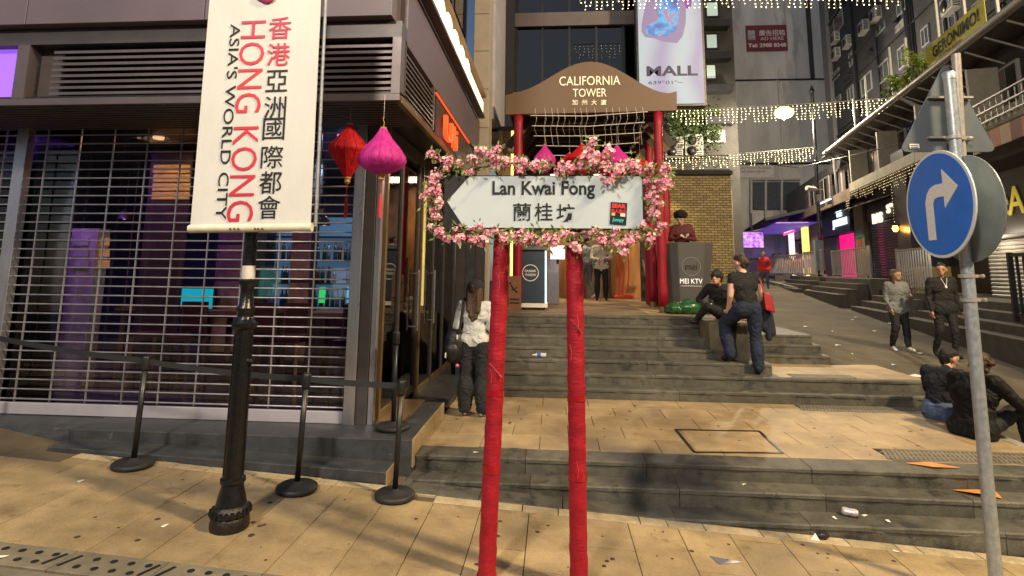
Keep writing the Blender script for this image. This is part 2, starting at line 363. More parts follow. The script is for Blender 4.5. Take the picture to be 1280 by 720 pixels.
# ------------------------------------------------------------------ terrace and lower steps
RI = .143
terr = MB(); terr.box(-1.34, 4.80, 5.53, 8.5, -.6, -.03); terr = terr.build('terrace', jointM); tag(terr, 'beige tiled terrace between the two flights of steps', None, None, 'structure')
low = MB(); low.box(-1.33, 4.95, 5.10, 5.44, -1.2, -.34); low.box(-1.33, 4.9, 5.30, 5.44, -.4, -.2)
low = low.build('lower_steps', jointM); tag(low, 'wide flight of three dark granite steps from pavement to terrace', None, None, 'structure')
def step_mesh(name, w, d, h, seed=0):      # a tread with worn, chipped nosing, front edge at y = 0
    rr = random.Random(seed); b = MB(); a = w/2-.002; n = 14; pr = [(0.012, -h), (0.012, -.045), (0, -.04), (0, -.012), (.01, 0), (d, 0), (d, -h)]; vs = []
    for i in range(n+1):
        x = -a+2*a*i/n; c = rr.random()**4*.016 if 0 < i < n else rr.random()*.006
        for k, (y, z) in enumerate(pr): vs.append((x, y+(c if k in (2, 3, 4) else 0)+(rr.uniform(-.0015, .0015) if k in (2, 3) else 0), z-(c*.7 if k in (3, 4) else 0)))
    m = len(pr); fs = [(i*m+k, i*m+(k+1) % m, (i+1)*m+(k+1) % m, (i+1)*m+k) for i in range(n) for k in range(m)]+[tuple(range(m-1, -1, -1)), tuple(n*m+k for k in range(m))]
    b.add(vs, fs); return b.mesh(name, stepM)
SMS = [step_mesh('step_stone', 1, .30, RI+.03, k) for k in range(6)]; SM1 = SMS[0]
def stones(parent, x0, x1, y, z, w=1.15, me=None, jit=.2, name='step_stone', sy=1):
    x = x0; k = 0
    while x < x1-.02:
        ww = min(w*random.uniform(1-jit, 1+jit), x1-x)
        if x1-x-ww < .3: ww = x1-x
        inst(name, random.choice(SMS), (x+ww/2, y+random.uniform(-.002, .002), z+random.uniform(-.002, .002)), (0, 0, 0), parent, (ww, sy, 1)); x += ww
stones(low, -1.34, 4.85, 5.50, 0, 1.25)
stones(low, -1.34, 4.95, 5.275, -RI, 1.35)
stones(low, -1.36, 5.05, 5.03, -2*RI, 1.3)
for k in range(3):      # where the pavement has risen to the lowest tread
    xa, xb = -1.36+.72*k, -1.36+.72*(k+1)-.006
    MB().hexa([(xa, 5.03, pav(xa)-.06), (xb, 5.03, pav(xb)-.06), (xb, 5.27, pav(xb)-.06), (xa, 5.27, pav(xa)-.06), (xa, 5.03, pav(xa)+.004), (xb, 5.03, pav(xb)+.004), (xb, 5.27, pav(xb)+.004), (xa, 5.27, pav(xa)+.004)]).build('step_stone', stepM, low, .004)
for i in range(4): inst('kerb_stone', slab_mesh('kerb_stone', .16, .62, .4, kerbM, .006, .01), (4.88, 6.1+.62*i, .0), (0, 0, 0), terr)
TT = slab_mesh('terrace_tile', .60, .45, .03, tile2, .005)
ny = 5
for j in range(ny):
    y = 5.775+.45*j+.225
    for i in range(11):
        x0 = -1.34+.6*i-(.3 if j % 2 else 0); x1 = min(x0+.6, 4.80); x0 = max(x0, -1.34)
        if x1-x0 < .05: continue
        inst('terrace_tile', TT, ((x0+x1)/2, y, random.uniform(-.001, .001)), (0, 0, 0), terr, ((x1-x0)/.6, 1, 1))
# manhole cover with tiled infill: four dark frame strips
mh = thing('manhole_cover', 'square manhole cover filled with terrace tiles, dark metal rim', 'manhole cover', (1.83, 6.25, 0))
for a, c in (((1.38, 5.84, .003), (2.24, 5.90, .003)), ((2.24, 5.90, .003), (2.29, 6.66, .003)), ((2.29, 6.66, .003), (1.37, 6.62, .003)), ((1.37, 6.62, .003), (1.38, 5.84, .003))):
    MB().bar(a, c, .028, .008).build('rim', rustM, mh)
MB().box(1.42, 2.24, 5.93, 6.60, -.02, .0025).build('infill_panel', tile2, mh)
# drain gratings
def grating(x0, x1, y0, y1, z, label, n):
    t = thing('drain_grating', label, 'drain grating', ((x0+x1)/2, (y0+y1)/2, z), 'drain gratings set in the terrace')
    f = MB(); f.box(x0, x1, y0, y0+.02, z-.02, z+.006); f.box(x0, x1, y1-.02, y1, z-.02, z+.006); f.build('frame', drainM, t)
    f = MB(); f.box(x0, x1, y0+.021, y1-.021, z-.02, z+.002); f.build('recess', blackM, t)
    me = MB().box(-.016, .016, -(y1-y0)/2+.02, (y1-y0)/2-.02, 0, .003).mesh('grate_bar', drainM)
    for k in range(n): inst('grate_bar', me, (x0+.03+(x1-x0-.06)*k/(n-1), (y0+y1)/2, z+.003), (0, 0, -.35 if y1-y0 < .4 else 0), t)
    for k in (1, 2): MB().box(x0, x1, y0+(y1-y0)*k/3-.012, y0+(y1-y0)*k/3+.012, z, z+.0065).build('cross_bar', drainM, t)
grating(3.22, 4.78, 5.80, 6.15, .0, 'wide slotted drain grating at the top of the lower steps', 36)
grating(3.22, 4.78, 7.68, 7.99, .0, 'slotted drain grating at the foot of the upper steps', 36)
grating(3.42, 4.3, 8.42, 8.70, 2*.14, 'narrow drain grating on the small upper landing by the road', 22)

# ------------------------------------------------------------------ upper steps and landing
R2 = .14
up = MB()
for k in range(1, 8):
    xe = (5.35, 5.3, 3.22, 2.85, 2.6, 2.43, 2.43)[k-1]
    up.box(-.95, xe-.004, 8.02+.33*(k-1)+.02, 10.4, -.5+.1*k*0, R2*k-.03) if k < 3 else up.box(-.95+.001*k, xe-.004, 8.02+.33*(k-1)+.02, 10.4+.002*k, R2*(k-1)-.05, R2*k-.03)
up = up.build('upper_steps', jointM); tag(up, 'flight of seven dark granite steps up to the tower entrance', None, None, 'structure')
for k in range(1, 8):
    xe = (5.35, 5.3, 3.22, 2.85, 2.6, 2.43, 2.43)[k-1]
    stones(up, -.95, xe, 8.02+.33*(k-1), R2*k, 1.3, sy=1.2)
# small landing at the right of the second step, three short steps beside the planter wall
TL = slab_mesh('terrace_tile_small', .5, .42, .03, tile2, .004)
for i in range(4):
    for j in range(3): inst('terrace_tile', TL, (3.23+.5*i+.25, 8.72+.42*j-.05, .2815), (0, 0, 0), up)
for k, (y, xe) in enumerate(((9.62, 4.5), (9.86, 4.47), (10.1, 4.44))):
    inst('step_stone', SM1, ((3.06+xe)/2, y, .42+.14*k), (0, 0, 0), up, (xe-3.06, 1, 1))
up2 = MB(); up2.box(3.2, 4.43, 10.35, 11.7, -.2, .698); up2.box(3.21, 4.4, 9.9, 10.36, -.2, .52); up2.box(3.2, 4.5, 9.0, 9.9, -.3, .25); tag(up2.build('side_steps_base', stepM, up))
land = MB(); land.box(-1.6, 3.35, 10.33, 24, -.3, .95); land.box(2.46, 3.3, 9.9, 10.33, .3, .95); land = land.build('landing', jointM); tag(land, 'tiled entrance landing at the top of the steps', None, None, 'structure')
LT = slab_mesh('landing_tile', .6, .6, .03, tile2, .004)
for i in range(8):
    for j in range(10):
        inst('landing_tile', LT, (-1.45+.6*i+.3, 10.34+.6*j+.3, .98), (0, 0, 0), land)
MB().box(-.9, 1.75, 10.42, 13.6, .981, .989).build('entrance_mat', mat('mat_brown', (.17, .12, .07), .85, var=.2, scale=20), land)
pl = MB(); pl.hexa([(2.44, 9.06, .40), (3.05, 9.06, .25), (3.05, 10.34, .25), (2.44, 10.34, .4), (2.44, 9.06, .985), (3.05, 9.06, .985), (3.05, 10.34, .985), (2.44, 10.34, .985)])
tag(pl.build('planter_wall', mat('planter_granite', (.15, .125, .085), .6, var=.35, scale=5, bump=.2, wear=(.06, .05, .04), wscale=4), None, .012), 'low square granite block at the right end of the upper steps', 'low wall', None, 'structure')

# ------------------------------------------------------------------ right-hand kerb and raised shop terraces
A0 = Vector((9.3, 12.0, 0)); ANG = math.atan2(.205, .979)
XR = Matrix.Translation(A0) @ Matrix.Rotation(-ANG, 4, 'Z')      # x: away from the street, y: along the shop row
kp = [(10.6, 6, .2), (10.4, 13.3, .42), (10.1, 17.5, .625), (10.5, 24.5, .975), (11.5, 36, 1.55), (12, 44, 2.0)]
side = MB()
for (x0, y0, z0), (x1, y1, z1) in zip(kp, kp[1:]):
    side.hexa([(x0, y0, z0-.6), (x0+9, y0, z0-.6), (x1+9, y1, z1-.6), (x1, y1, z1-.6), (x0, y0, z0+.11), (x0+9, y0, z0+.11), (x1+9, y1, z1+.11), (x1, y1, z1+.11)])
side = side.build('far_pavement', mat('far_paving', (.16, .145, .12), .8, var=.3, scale=3, bump=.2)); tag(side, 'raised pavement along the row of bars', None, None, 'structure')
for (x0, y0, z0), (x1, y1, z1) in zip(kp, kp[1:]):
    n = max(1, int((Vector((x1, y1, 0))-Vector((x0, y0, 0))).length/1.0)); 
    for k in range(n):
        a = Vector((x0, y0, z0+.06)).lerp(Vector((x1, y1, z1+.06)), k/n); c = Vector((x0, y0, z0+.06)).lerp(Vector((x1, y1, z1+.06)), (k+1)/n-.006)
        MB().bar(a, c, .18, .17).build('kerb_stone', kerbM, side)
# ------------------------------------------------------------------ corner bar building (left)
YS, YO, XO, XG = 5.90, 4.95, -1.45, -1.88      # shutter plane, overhang front, overhang side, side glazing
bar = thing('corner_bar_building', 'corner bar with closed roller grilles under a dark louvred overhang', 'building', (-5, 8, .15))
pb = MB()
pb.hexa([(-4.8, 5.42, -.4), (-1.34, 5.42, -.4), (-1.34, 8.0, -.4), (-4.8, 8.0, -.4), (-4.8, 5.42, .15), (-1.34, 5.42, .15), (-1.34, 6.95, .15), (-4.8, 6.95, .15)])
pb.box(-9, -1.9, 5.9, 11, -.4, .149); pb.box(-1.9, -1.34, 7.0, 9.2, -.4, .07)
pb.add([(-9, 5.40, .05), (-4.8, 5.40, .03), (-4.8, 5.92, .152), (-9, 5.92, .16), (-9, 5.40, -.5), (-4.8, 5.40, -.5), (-4.8, 5.92, -.5), (-9, 5.92, -.5)], [(0, 1, 2, 3), (0, 4, 5, 1), (1, 5, 6, 2), (2, 6, 7, 3), (3, 7, 4, 0)])
pb.build('plinth', plinM, bar, .006)
lp = MB(); lp.hexa([(-4.75, 5.15, -.4), (-1.50, 5.15, -.4), (-1.50, 5.45, -.4), (-4.75, 5.45, -.4), (-4.75, 5.15, .065), (-1.50, 5.15, -.05), (-1.50, 5.45, -.045), (-4.75, 5.45, .07)])
lp.build('plinth_step', plinM, bar, .006)
for i in range(3):   # tiled cheek of the plinth towards the terrace
    MB().box(-1.338, -1.322, 5.44+.5*i, 5.44+.5*i+.495, -.1, .152).build('cheek_tile', tile2, bar)
MB().box(-1.498, -1.484, 5.16, 5.44, -.4, -.048).build('cheek_tile', tile2, bar)
# room
wallD = mat('bar_wall', (.045, .045, .06), .7, var=.3, scale=2)
MB().box(-9.2, -1.9, 10.4, 10.5, .15, 3.4).build('back_wall', wallD, bar)
MB().box(-9.2, -9.1, 5.9, 10.4, .15, 3.4).build('side_wall', wallD, bar)
MB().box(-9.1, -1.95, 5.93, 10.4, .15, .17).build('bar_floor', mat('bar_floor', (.05, .035, .03), .4, var=.4, scale=2), bar)
MB().box(-9.2, XG, 5.86, 10.5, 3.40, 3.5).build('bar_ceiling', mat('bar_ceiling', (.03, .027, .03), .8), bar)
# overhang: soffit slats, louvre bands, fascias
z0 = at(400, 126, YO).z; zl1 = at(400, 48, YO).z; zp = at(400, 27, YO).z
MB().box(-9, XO, YO+.02, 11, z0+.05, z0+.09).build('soffit_board', blkM, bar)
for k in range(11):
    y = YO+.09+.085*k; MB().box(-9, XO-.03, y, y+.05, z0, z0+.045).build('soffit_slat', soffM, bar)
MB().box(-9, XO, YO, YO+.05, z0-.005, z0+.065).build('ledge', louvM, bar, .004)
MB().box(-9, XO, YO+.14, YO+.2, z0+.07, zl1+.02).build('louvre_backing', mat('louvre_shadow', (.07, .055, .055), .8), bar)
zs = [at(400, 118-(118-57)*k/8, YO).z for k in range(9)]
for z in zs:
    MB().hexa([(-5.02, YO+.012, z-.022), (XO-.09, YO+.012, z-.022), (XO-.09, YO+.13, z+.012), (-5.02, YO+.13, z+.012), (-5.02, YO+.012, z+.006), (XO-.09, YO+.012, z+.006), (XO-.09, YO+.13, z+.04), (-5.02, YO+.13, z+.04)]).build('louvre_slat', louvM, bar)
MB().box(XO-.085, XO, YO, YO+.15, z0+.066, zl1).build('louvre_post', louvM, bar)
xw = at(25, 100, YO).x
MB().box(xw-.07, xw+.06, YO, YO+.15, z0+.066, zl1).build('louvre_post', louvM, bar)
MB().box(-9, xw-.073, YO+.1, YO+.13, z0+.07, zl1).build('lit_panel', glow('purple_glow', (.30, .12, .85), .8), bar)
MB().box(-9, XO, YO, YO+.2, zl1, zp-.012).build('fascia_board', dkbrM, bar)
xs_ = at(494, 15, YO).x
for k in range(4):
    xa = -9+(xs_+9)*k/4; MB().box(xa+.004, xa+(xs_+9)/4-.004, YO-.10, YO+.2, zp, 7.5).build('fascia_panel', panM, bar, .004)
# side of the overhang
pt = lambda x, y: atx(x, y, XO)
ysl = [pt(503, 83).y, pt(541, 150).y]
ysl[0] = YO+.16
zt = [z0+.08+k*(zl1-z0-.1)/9 for k in range(10)]
for z in zt[:-1]:
    MB().hexa([(XO-.1, ysl[0], z), (XO-.005, ysl[0], z-.02), (XO-.005, ysl[1], z-.02), (XO-.1, ysl[1], z), (XO-.1, ysl[0], z+.018), (XO-.003, ysl[0], z-.002), (XO-.003, ysl[1], z-.002), (XO-.1, ysl[1], z+.018)]).build('louvre_slat', louvM, bar)
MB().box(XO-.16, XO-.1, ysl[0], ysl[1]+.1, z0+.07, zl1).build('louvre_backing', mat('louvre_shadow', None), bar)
MB().box(XO-.05, XO+.005, YO+.05, 10.55, z0-.008, z0+.06).build('ledge', goldM, bar)
MB().box(XO-.12, XO, ysl[1]+.003, ysl[1]+.08, z0+.063, zl1).build('louvre_post', louvM, bar)
MB().box(XO-.12, XO-.03, ysl[1]+.083, 10.55, z0+.063, zl1).build('side_panel', dkbrM, bar)
zs1 = pt(597, 146).z
MB().box(XO-.4, XO-.002, YO+.2, 10.58, zl1+.003, zs1-.0).build('side_fascia', panM, bar, .004)
MB().box(XO-.6, XO-.3, 5.2, 10.58, zs1+.003, 9).build('upper_side_wall', mat('upper_cladding', (.07, .055, .06), .5, var=.15), bar)
for k in range(3): MB().box(XO-.299, XO-.27, 6.2+1.45*k, 7.4+1.45*k, 6.3, 8.9).build('window_pane', winG, bar)
# roller grille with its bars
grM = mat('grille_steel', (.38, .36, .42), .36, metal=.6, var=.2, scale=12)
barme = MB().tube([(-.5, 0, 0), (.5, 0, 0)], .0092, 6).mesh('grille_bar', grM)
linkme = MB().box(-.006, .006, -.008, .008, -.5, .5).mesh('grille_link', grM)
def grille(x0, x1, label=None):
    g = MB(); g.box(x0, x1, YS-.02, YS+.025, .152, .272); g = g.build('roller_grille', mat('grille_rail', (.55, .53, .62), .35, metal=.4, var=.08), bar, .004)
    k = 0; z = .31
    while z < 3.36:
        inst('grille_bar', barme, ((x0+x1)/2, YS+random.uniform(-.004, .004), z), (0, 0, 0), g, (x1-x0-.01, 1, 1)); z += .102
    x = x0+.2
    while x < x1:
        inst('grille_link', linkme, (x, YS, 1.83), (0, 0, 0), g, (1, 1, 3.09)); x += .413
    return g
grille(-6.10, -2.19); grille(-9.1, -6.26)
MB().box(-6.25, -6.11, YS-.05, YS+.05, .15, 3.4).build('mullion', alumM, bar, .004)
MB().box(-2.18, -2.06, YS-.05, YS+.05, .15, 3.4).build('mullion', alumM, bar, .004)
MB().box(-9.1, XG, YS-.06, YS+.06, 3.37, 3.42).build('grille_head', dkbrM, bar)
MB().box(-2.055, -1.935, YS-.03, YS+.06, .15, 3.4).build('corner_post', dkbrM, bar, .004)
MB().box(-1.93, -1.87, YS-.02, YS+.05, .15, 3.4).build('corner_trim', alumM, bar, .004)
shopG = glass('shop_glass', (.66, .66, .74), .0)
for k in range(5): MB().box(-9.1+1.43*k+.004, -9.1+1.43*(k+1)-.004, YS+.075, YS+.085, .155, 3.36).build('shop_glass_pane', shopG, bar)
# side glazing: mullions and panes
ms = [(6.02, goldM, .06), (6.62, dkbrM, .07), (7.48, dkbrM, .08), (7.72, goldM, .05), (8.5, dkbrM, .07), (9.35, dkbrM, .06), (10.35, dkbrM, .08)]
for y, m_, w in ms: MB().box(XG-.04, XG+.03, y, y+w, .06 if y > 7 else .15, 3.4).build('door_mullion', m_, bar, .003)
for (a, _, w), (c, _, _) in zip(ms, ms[1:]):
    zb = .06 if a > 7 else .15
    MB().box(XG-.006, XG+.006, a+w, c, zb+.09, 3.2).build('glass_pane', doorG, bar)
    MB().box(XG-.03, XG+.025, a+w+.002, c-.002, zb, zb+.088).build('bottom_rail', goldM, bar, .003)
    MB().box(XG-.03, XG+.025, a+w+.002, c-.002, 3.2, 3.38).build('top_rail', dkbrM, bar, .003)
MB().box(XG-.02, XG+.3, 5.98, 7.0, .15, .166).build('threshold', goldM, bar)
for y in (7.42, 8.44):
    h = MB(); h.tube([(XG+.07, y, .95), (XG+.07, y, 1.75)], .014, 8); h.bar((XG, y, 1.0), (XG+.07, y, 1.0), .015); h.bar((XG, y, 1.7), (XG+.07, y, 1.7), .015); h.build('pull_handle', alumM, bar)
# long lit letter sign along the side
sb = thing('bar_sign', 'long box sign with lit cream letters along the side wall', 'sign', (XO, 8, zs1))
zt_ = zs1+.40; ya, yb = 5.4, 10.4
MB().box(XO, XO+.12, ya, yb, zs1+.004, zs1+.05).build('tray', dkbrM, sb)
MB().box(XO, XO+.14, ya, yb, zt_+.02, zt_+.07).build('top_rail', mat('sign_wood', (.24, .13, .06), .5, var=.2), sb)
MB().box(XO, XO+.03, ya, yb, zs1+.052, zt_+.018).build('back_panel', mat('sign_wood', None), sb)
cream = glow('cream_letter', (1, .86, .52), 1.5)
text('lettering', 'eeeeee', frame((XO+.05, 7.0, (zs1+zt_)/2+.02), (0, 1, 0), (0, 0, 1)), 3.1, .30, cream, sb, .02, .06)
MB().box(XO+.05, XO+.10, 8.65, 10.3, zs1+.1, zs1+.30).build('light_bar', cream, sb)
lamp('sign_light', 'AREA', (XO+.18, 8, zs1+.2), 10, (1, .8, .45), .15, (0, R(-90), 0), sb, sy=5)
# orange red neon letters lower on the side wall
ns = thing('neon_sign', 'glowing orange red block letters under the side fascia', 'sign', (XO, 7.3, z0+.2))
neo = glow('neon_red', (1, .07, .012), 1.5)
text('lettering', 'Uli', frame((XO+.02, 7.35, z0+.27), (0, 1, 0), (0, 0, 1)), .85, .30, neo, ns, .0, .05)
MB().box(XO-.028, XO-.012, 6.6, 8.1, z0+.08, zl1-.06).build('back_plate', mat('neon_plate', (.04, .03, .03), .6), ns)
MB().tube([(XO+.01, 6.5, zl1-.05), (XO+.01, 9.2, zl1-.05)], .012, 6).build('neon_tube', neo, ns)
lamp('neon_light', 'AREA', (XO+.2, 7.4, z0+.3), 3, (1, .16, .05), .4, (0, R(-90), 0), ns, sy=1.2)
# stone pier and side wall at the end of the bar
pier = thing('stone_pier', 'tall pale stone pier between the bar and the tower', 'pier', (-1.6, 10.6, 0))
x0, x1 = at(574, 60, 10.6).x, at(612, 60, 10.6).x
for k in range(9):
    MB().box(x0+.3, x1, 10.6, 11.2, 2.95+.8*k+.004, 2.95+.8*k+.796).build('stone_block', stonM, pier, .006)
MB().box(x1-.28, x1, 10.6, 11.2, 0, 2.946).build('stone_block', stonM, pier)
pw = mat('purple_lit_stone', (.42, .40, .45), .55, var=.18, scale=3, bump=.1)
for k in range(5):
    for j in range(2): MB().box(x1-.3, x1+.05, 11.2+1.2*j+.003, 12.4+1.2*j-.003, 4.9+1.3*k+.003, 6.2+1.3*k-.003).build('cladding_panel', pw, pier)
sd = thing('service_door', 'dark steel double door in shadow at the back of the bar wall', 'door', (-1.6, 10.55, 0))
for k in range(3): MB().box(-1.86+.19*k, -1.86+.19*k+.185, 10.5, 10.56, .0, 2.93).build('door_panel', dkbrM if k != 1 else plinM, sd, .004)
gd = thing('side_entrance', 'narrow lit side entrance with gold frame beside the pier', 'doorway', (-.9, 12.2, .98))
MB().box(x1+.06, x1+.16, 12.0, 12.1, .9, 4.85).build('door_frame', goldM, gd); MB().box(x1+.35, x1+.40, 12.0, 12.1, .9, 4.85).build('light_strip', glow('gold_strip', (1, .75, .2), 1.6), gd)
MB().box(x1+.17, x1+.34, 12.02, 12.06, .9, 4.85).build('door_leaf', mat('oak', (.25, .15, .08), .5, var=.3, scale=5), gd)
MB().box(x1-.1, x1+.42, 12.0, 12.12, 4.852, 4.95).build('door_head', dkbrM, gd)

# ------------------------------------------------------------------ inside the bar, seen through the grille
woodI = mat('table_wood', (.22, .11, .05), .4, var=.4, scale=8, stretch=(1, 1, .3)); woodD = mat('dark_wood', (.07, .04, .025), .4, var=.3)
for (x, y, w, lab) in ((-4.9, 8.2, .5, 'timber clad pillar inside the bar, near the left grille'), (-3.55, 7.6, .26, 'slim timber pillar inside the bar, behind the lamp post')):
    t = thing('pillar', lab, 'pillar', (x, y, .17))
    MB().box(x-w/2, x+w/2, y, y+w, .17, 3.4).build('shaft', woodD, t)
    for k in range(5): MB().box(x-w/2-.012, x+w/2+.012, y-.014, y-.001, .5+.55*k, 1.0+.55*k).build('cladding_board', mat('warm_board', (.36, .22, .10), .5, var=.4, scale=7), t)
sh = thing('bar_shelf', 'backlit shelf unit full of bottles behind the bar counter', 'shelf', (-3.6, 9.8, .17))
MB().box(-5.2, -2.0, 10.0, 10.03, .9, 2.7).build('back_panel', glow('shelf_glow', (.16, .32, .42), .5), sh)
for k in range(4): MB().box(-5.2, -2.0, 9.72, 10.0, 1.05+.42*k, 1.075+.42*k).build('shelf_board', woodD, sh)
for x in (-5.2, -4.4, -3.6, -2.8, -2.03): MB().box(x, x+.03, 9.72, 10.0, .17, 2.75).build('upright', woodD, sh)
bms = []
for i, c in enumerate(((.03, .10, .05), (.20, .09, .02), (.32, .36, .38), (.05, .16, .24))):
    b = MB(); b.lathe((0, 0, 0), [(.036, 0), (.038, .17), (.03, .2), (.013, .23), (.013, .29)], 8); bms.append(b.mesh('bottle', mat('bottle_glass_%d' % i, c, .15, var=.1, spec=.7)))
ORD = 'first second third fourth fifth sixth seventh eighth ninth tenth eleventh twelfth thirteenth fourteenth fifteenth sixteenth seventeenth eighteenth nineteenth twentieth twenty-first twenty-second twenty-third twenty-fourth twenty-fifth twenty-sixth twenty-seventh twenty-eighth twenty-ninth thirtieth thirty-first'.split()
for k in range(3):
    n = 0
    for i in range(32):
        if random.random() < .08: continue
        q = random.randrange(4)
        o = inst('bottle', bms[q], (-5.12+.097*i+random.uniform(-.012, .012), 9.82+random.uniform(-.04, .05), 1.077+.42*k), (0, 0, 0), None, (1, 1, random.uniform(.85, 1.2)))
        tag(o, '%s bottle on the %s bar shelf behind the grille, %s from the left' % (('green', 'amber', 'clear', 'blue')[q], ('lowest', 'middle', 'top')[k], ORD[n]), 'bottle', 'bottles on the bar shelf'); n += 1
ct = thing('bar_counter', 'dark wooden bar counter inside the shuttered bar', 'counter', (-3.6, 9, .17))
MB().box(-5.3, -2.05, 8.95, 9.35, .17, 1.05).build('counter_front', woodD, ct); MB().box(-5.35, -2.02, 8.88, 9.4, 1.052, 1.10).build('counter_top', woodI, ct)
ms_ = thing('menu_screen', 'bright cyan green screen hanging inside the shuttered bar', 'screen', (-4.3, 8.0, 1.6))
p, q = at(182, 360, 8.0), at(264, 386, 8.0)
MB().box(p.x-.03, q.x+.03, 8.02, 8.07, q.z-.03, p.z+.03).build('screen_frame', blkM, ms_); MB().box(p.x, q.x, 8.0, 8.018, q.z, p.z).build('screen_panel', glow('cyan_screen', (.01, .60, .48), 1.1), ms_)
MB().bar(((p.x+q.x)/2, 8.04, p.z+.03), ((p.x+q.x)/2, 8.04, 3.4), .03).build('hanger', blkM, ms_)
for j, (x, z) in enumerate(((402, 370), (437, 370))):
    p = at(x, z, 9.6); t = tag(MB().box(p.x-.05, p.x+.05, 9.6, 9.64, p.z-.12, p.z+.15).build('neon_light', glow('neon_%d' % j, ((.05, .8, .15), (.1, .5, .6))[j], 1.3)), ('small green neon light on the bar shelf', 'small pale blue neon light on the bar shelf')[j], 'neon light')
# posters on the inner pillar, warm light on them put in as emission
pp = thing('wall_posters', 'warm lit posters on the pillar inside the bar grille', 'posters', (-4.6, 7.1, 2.0))
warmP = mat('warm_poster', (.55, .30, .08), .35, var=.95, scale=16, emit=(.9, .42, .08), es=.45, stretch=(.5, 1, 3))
for (xa, ya_, xb, yb_) in ((192, 206, 237, 216), (192, 218, 237, 227), (191, 229, 237, 238), (190, 240, 236, 249)):
    p, q = at(xa, ya_, 7.1), at(xb, yb_, 7.1); MB().box(p.x, q.x, 7.1, 7.11, q.z, p.z).build('poster', warmP, pp)
MB().box(at(188, 200, 7.1).x, at(240, 200, 7.1).x, 7.112, 7.14, .17, 3.4).build('backing_board', woodD, pp)
pc = thing('poster_column', 'beige papered column inside the bar with framed notes', 'column', (-5.2, 7.0, .17))
p, q = at(90, 290, 7.0), at(112, 385, 7.0)
MB().box(p.x, q.x, 7.0, 7.2, .17, p.z+.05).build('shaft', mat('papered', (.52, .42, .30), .6, var=.3, scale=6), pc)
for k, yy in enumerate((302, 316, 330)):
    a, c = at(92, yy-5, 6.99), at(110, yy+5, 6.99); MB().box(a.x, c.x, 6.985, 6.998, c.z, a.z).build('note', mat('cream_note', (.55, .48, .36), .6, var=.1), pc)
    a, c = at(115, yy-5, 7.05), at(136, yy+5, 7.05); MB().box(a.x, c.x, 7.05, 7.06, c.z, a.z).build('poster', warmP, pc)
def table(x, y, lab):
    t = thing('high_table', lab, 'table', (x, y, .17), 'high tables inside the bar', True)
    MB().box(-.4, .4, -.3, .3, .98, 1.03).build('table_top', woodI, t)
    for a in (-.33, .33):
        for c in (-.24, .24): MB().bar((a, c, 0), (a*.95, c*.95, .98), .06).build('leg', woodI, t)
    return t
for k, (x, y) in enumerate(((-5.6, 7.6), (-4.1, 7.2), (-2.75, 7.2))): table(x, y, ('wooden high table inside the bar, nearest the left mullion', 'wooden high table inside the bar, below the cyan screen', 'wooden high table inside the bar, nearest the corner post')[k])
def stool(x, y, lab):
    t = thing('bar_stool', lab, 'stool', (x, y, .17), 'stools inside the bar', True)
    MB().box(-.17, .17, -.17, .17, .70, .75).build('seat', mat('stool_red', (.09, .02, .016), .4), t); MB().box(-.17, .17, .14, .17, .78, 1.15).build('backrest', mat('stool_red', None), t)
    for a in (-.15, .15):
        for c in (-.15, .15): MB().bar((a*1.15, c*1.15, 0), (a, c, .70 if c < 0 else 1.1), .035).build('leg', woodI, t)
for k, (x, y) in enumerate(((-5.2, 7.0), (-4.55, 6.7), (-3.65, 6.7), (-3.2, 6.7), (-2.4, 6.6))):
    stool(x, y, 'red seated bar stool inside the bar, %s from the left' % ('first', 'second', 'third', 'fourth', 'fifth')[k])
# coloured lights of the bar
for lab, loc, e, c in (('purple ceiling light at the left of the bar', (-6.6, 6.6, 3.38), 75, (.36, .12, 1)), ('cool white ceiling light over the bar counter', (-3.2, 8.6, 3.38), 34, (.62, .85, 1)), ('warm ceiling light near the middle of the bar', (-5.0, 6.5, 3.38), 14, (1, .55, .22)),
                           ('violet ceiling light at the right end of the grille', (-2.6, 6.5, 3.38), 22, (.7, .4, 1))):
    t = thing('ceiling_light', lab, 'light', loc); b = MB(); b.lathe(loc, [(.06, -.02), (.07, .018)], 14); b.build('lamp_disc', glow('disc_'+lab[:4], c, 2), t)
    lamp('bar_light', 'AREA', Vector(loc)-Vector((0, 0, .03)), e, c, .4, (0, 0, 0), t, sy=.4)

for k in range(12):
    x = -5.9+.33*k+random.uniform(-.08, .08); z = random.uniform(1.5, 2.9); y = 10.37
    f_ = MB().box(x-.12, x+.12, y-.02, y, z-.16, z+.16).build('picture_frame', woodD, bar); MB().box(x-.10, x+.10, y-.024, y-.021, z-.14, z+.14).build('picture', mat('picture_%d' % (k % 3), ((.30, .20, .10), (.12, .16, .22), (.25, .24, .22))[k % 3], .4, var=.8, scale=14), f_)
for k in range(7):
    x = -6.4+.62*k+random.uniform(-.1, .1); y = random.uniform(7.2, 9.2); z = random.uniform(2.25, 2.6)
    t = thing('pendant_lamp', 'small dim pendant lamp hanging inside the bar, %s from the left' % ORD[k], 'lamp', (x, y, z)); b = MB(); b.lathe((x, y, z), [(.09, 0), (.06, .1), (.015, .14)], 12); b.tube([(x, y, z+.13), (x, y, 3.4)], .005, 4); b.build('lamp_shade', mat('pendant_shade', (.10, .06, .04), .4), t); b = MB(); b.ball((x, y, z+.02), .03, 8, 5); b.build('bulb', glow('pendant_bulb', (1, .62, .28), 1.6), t)
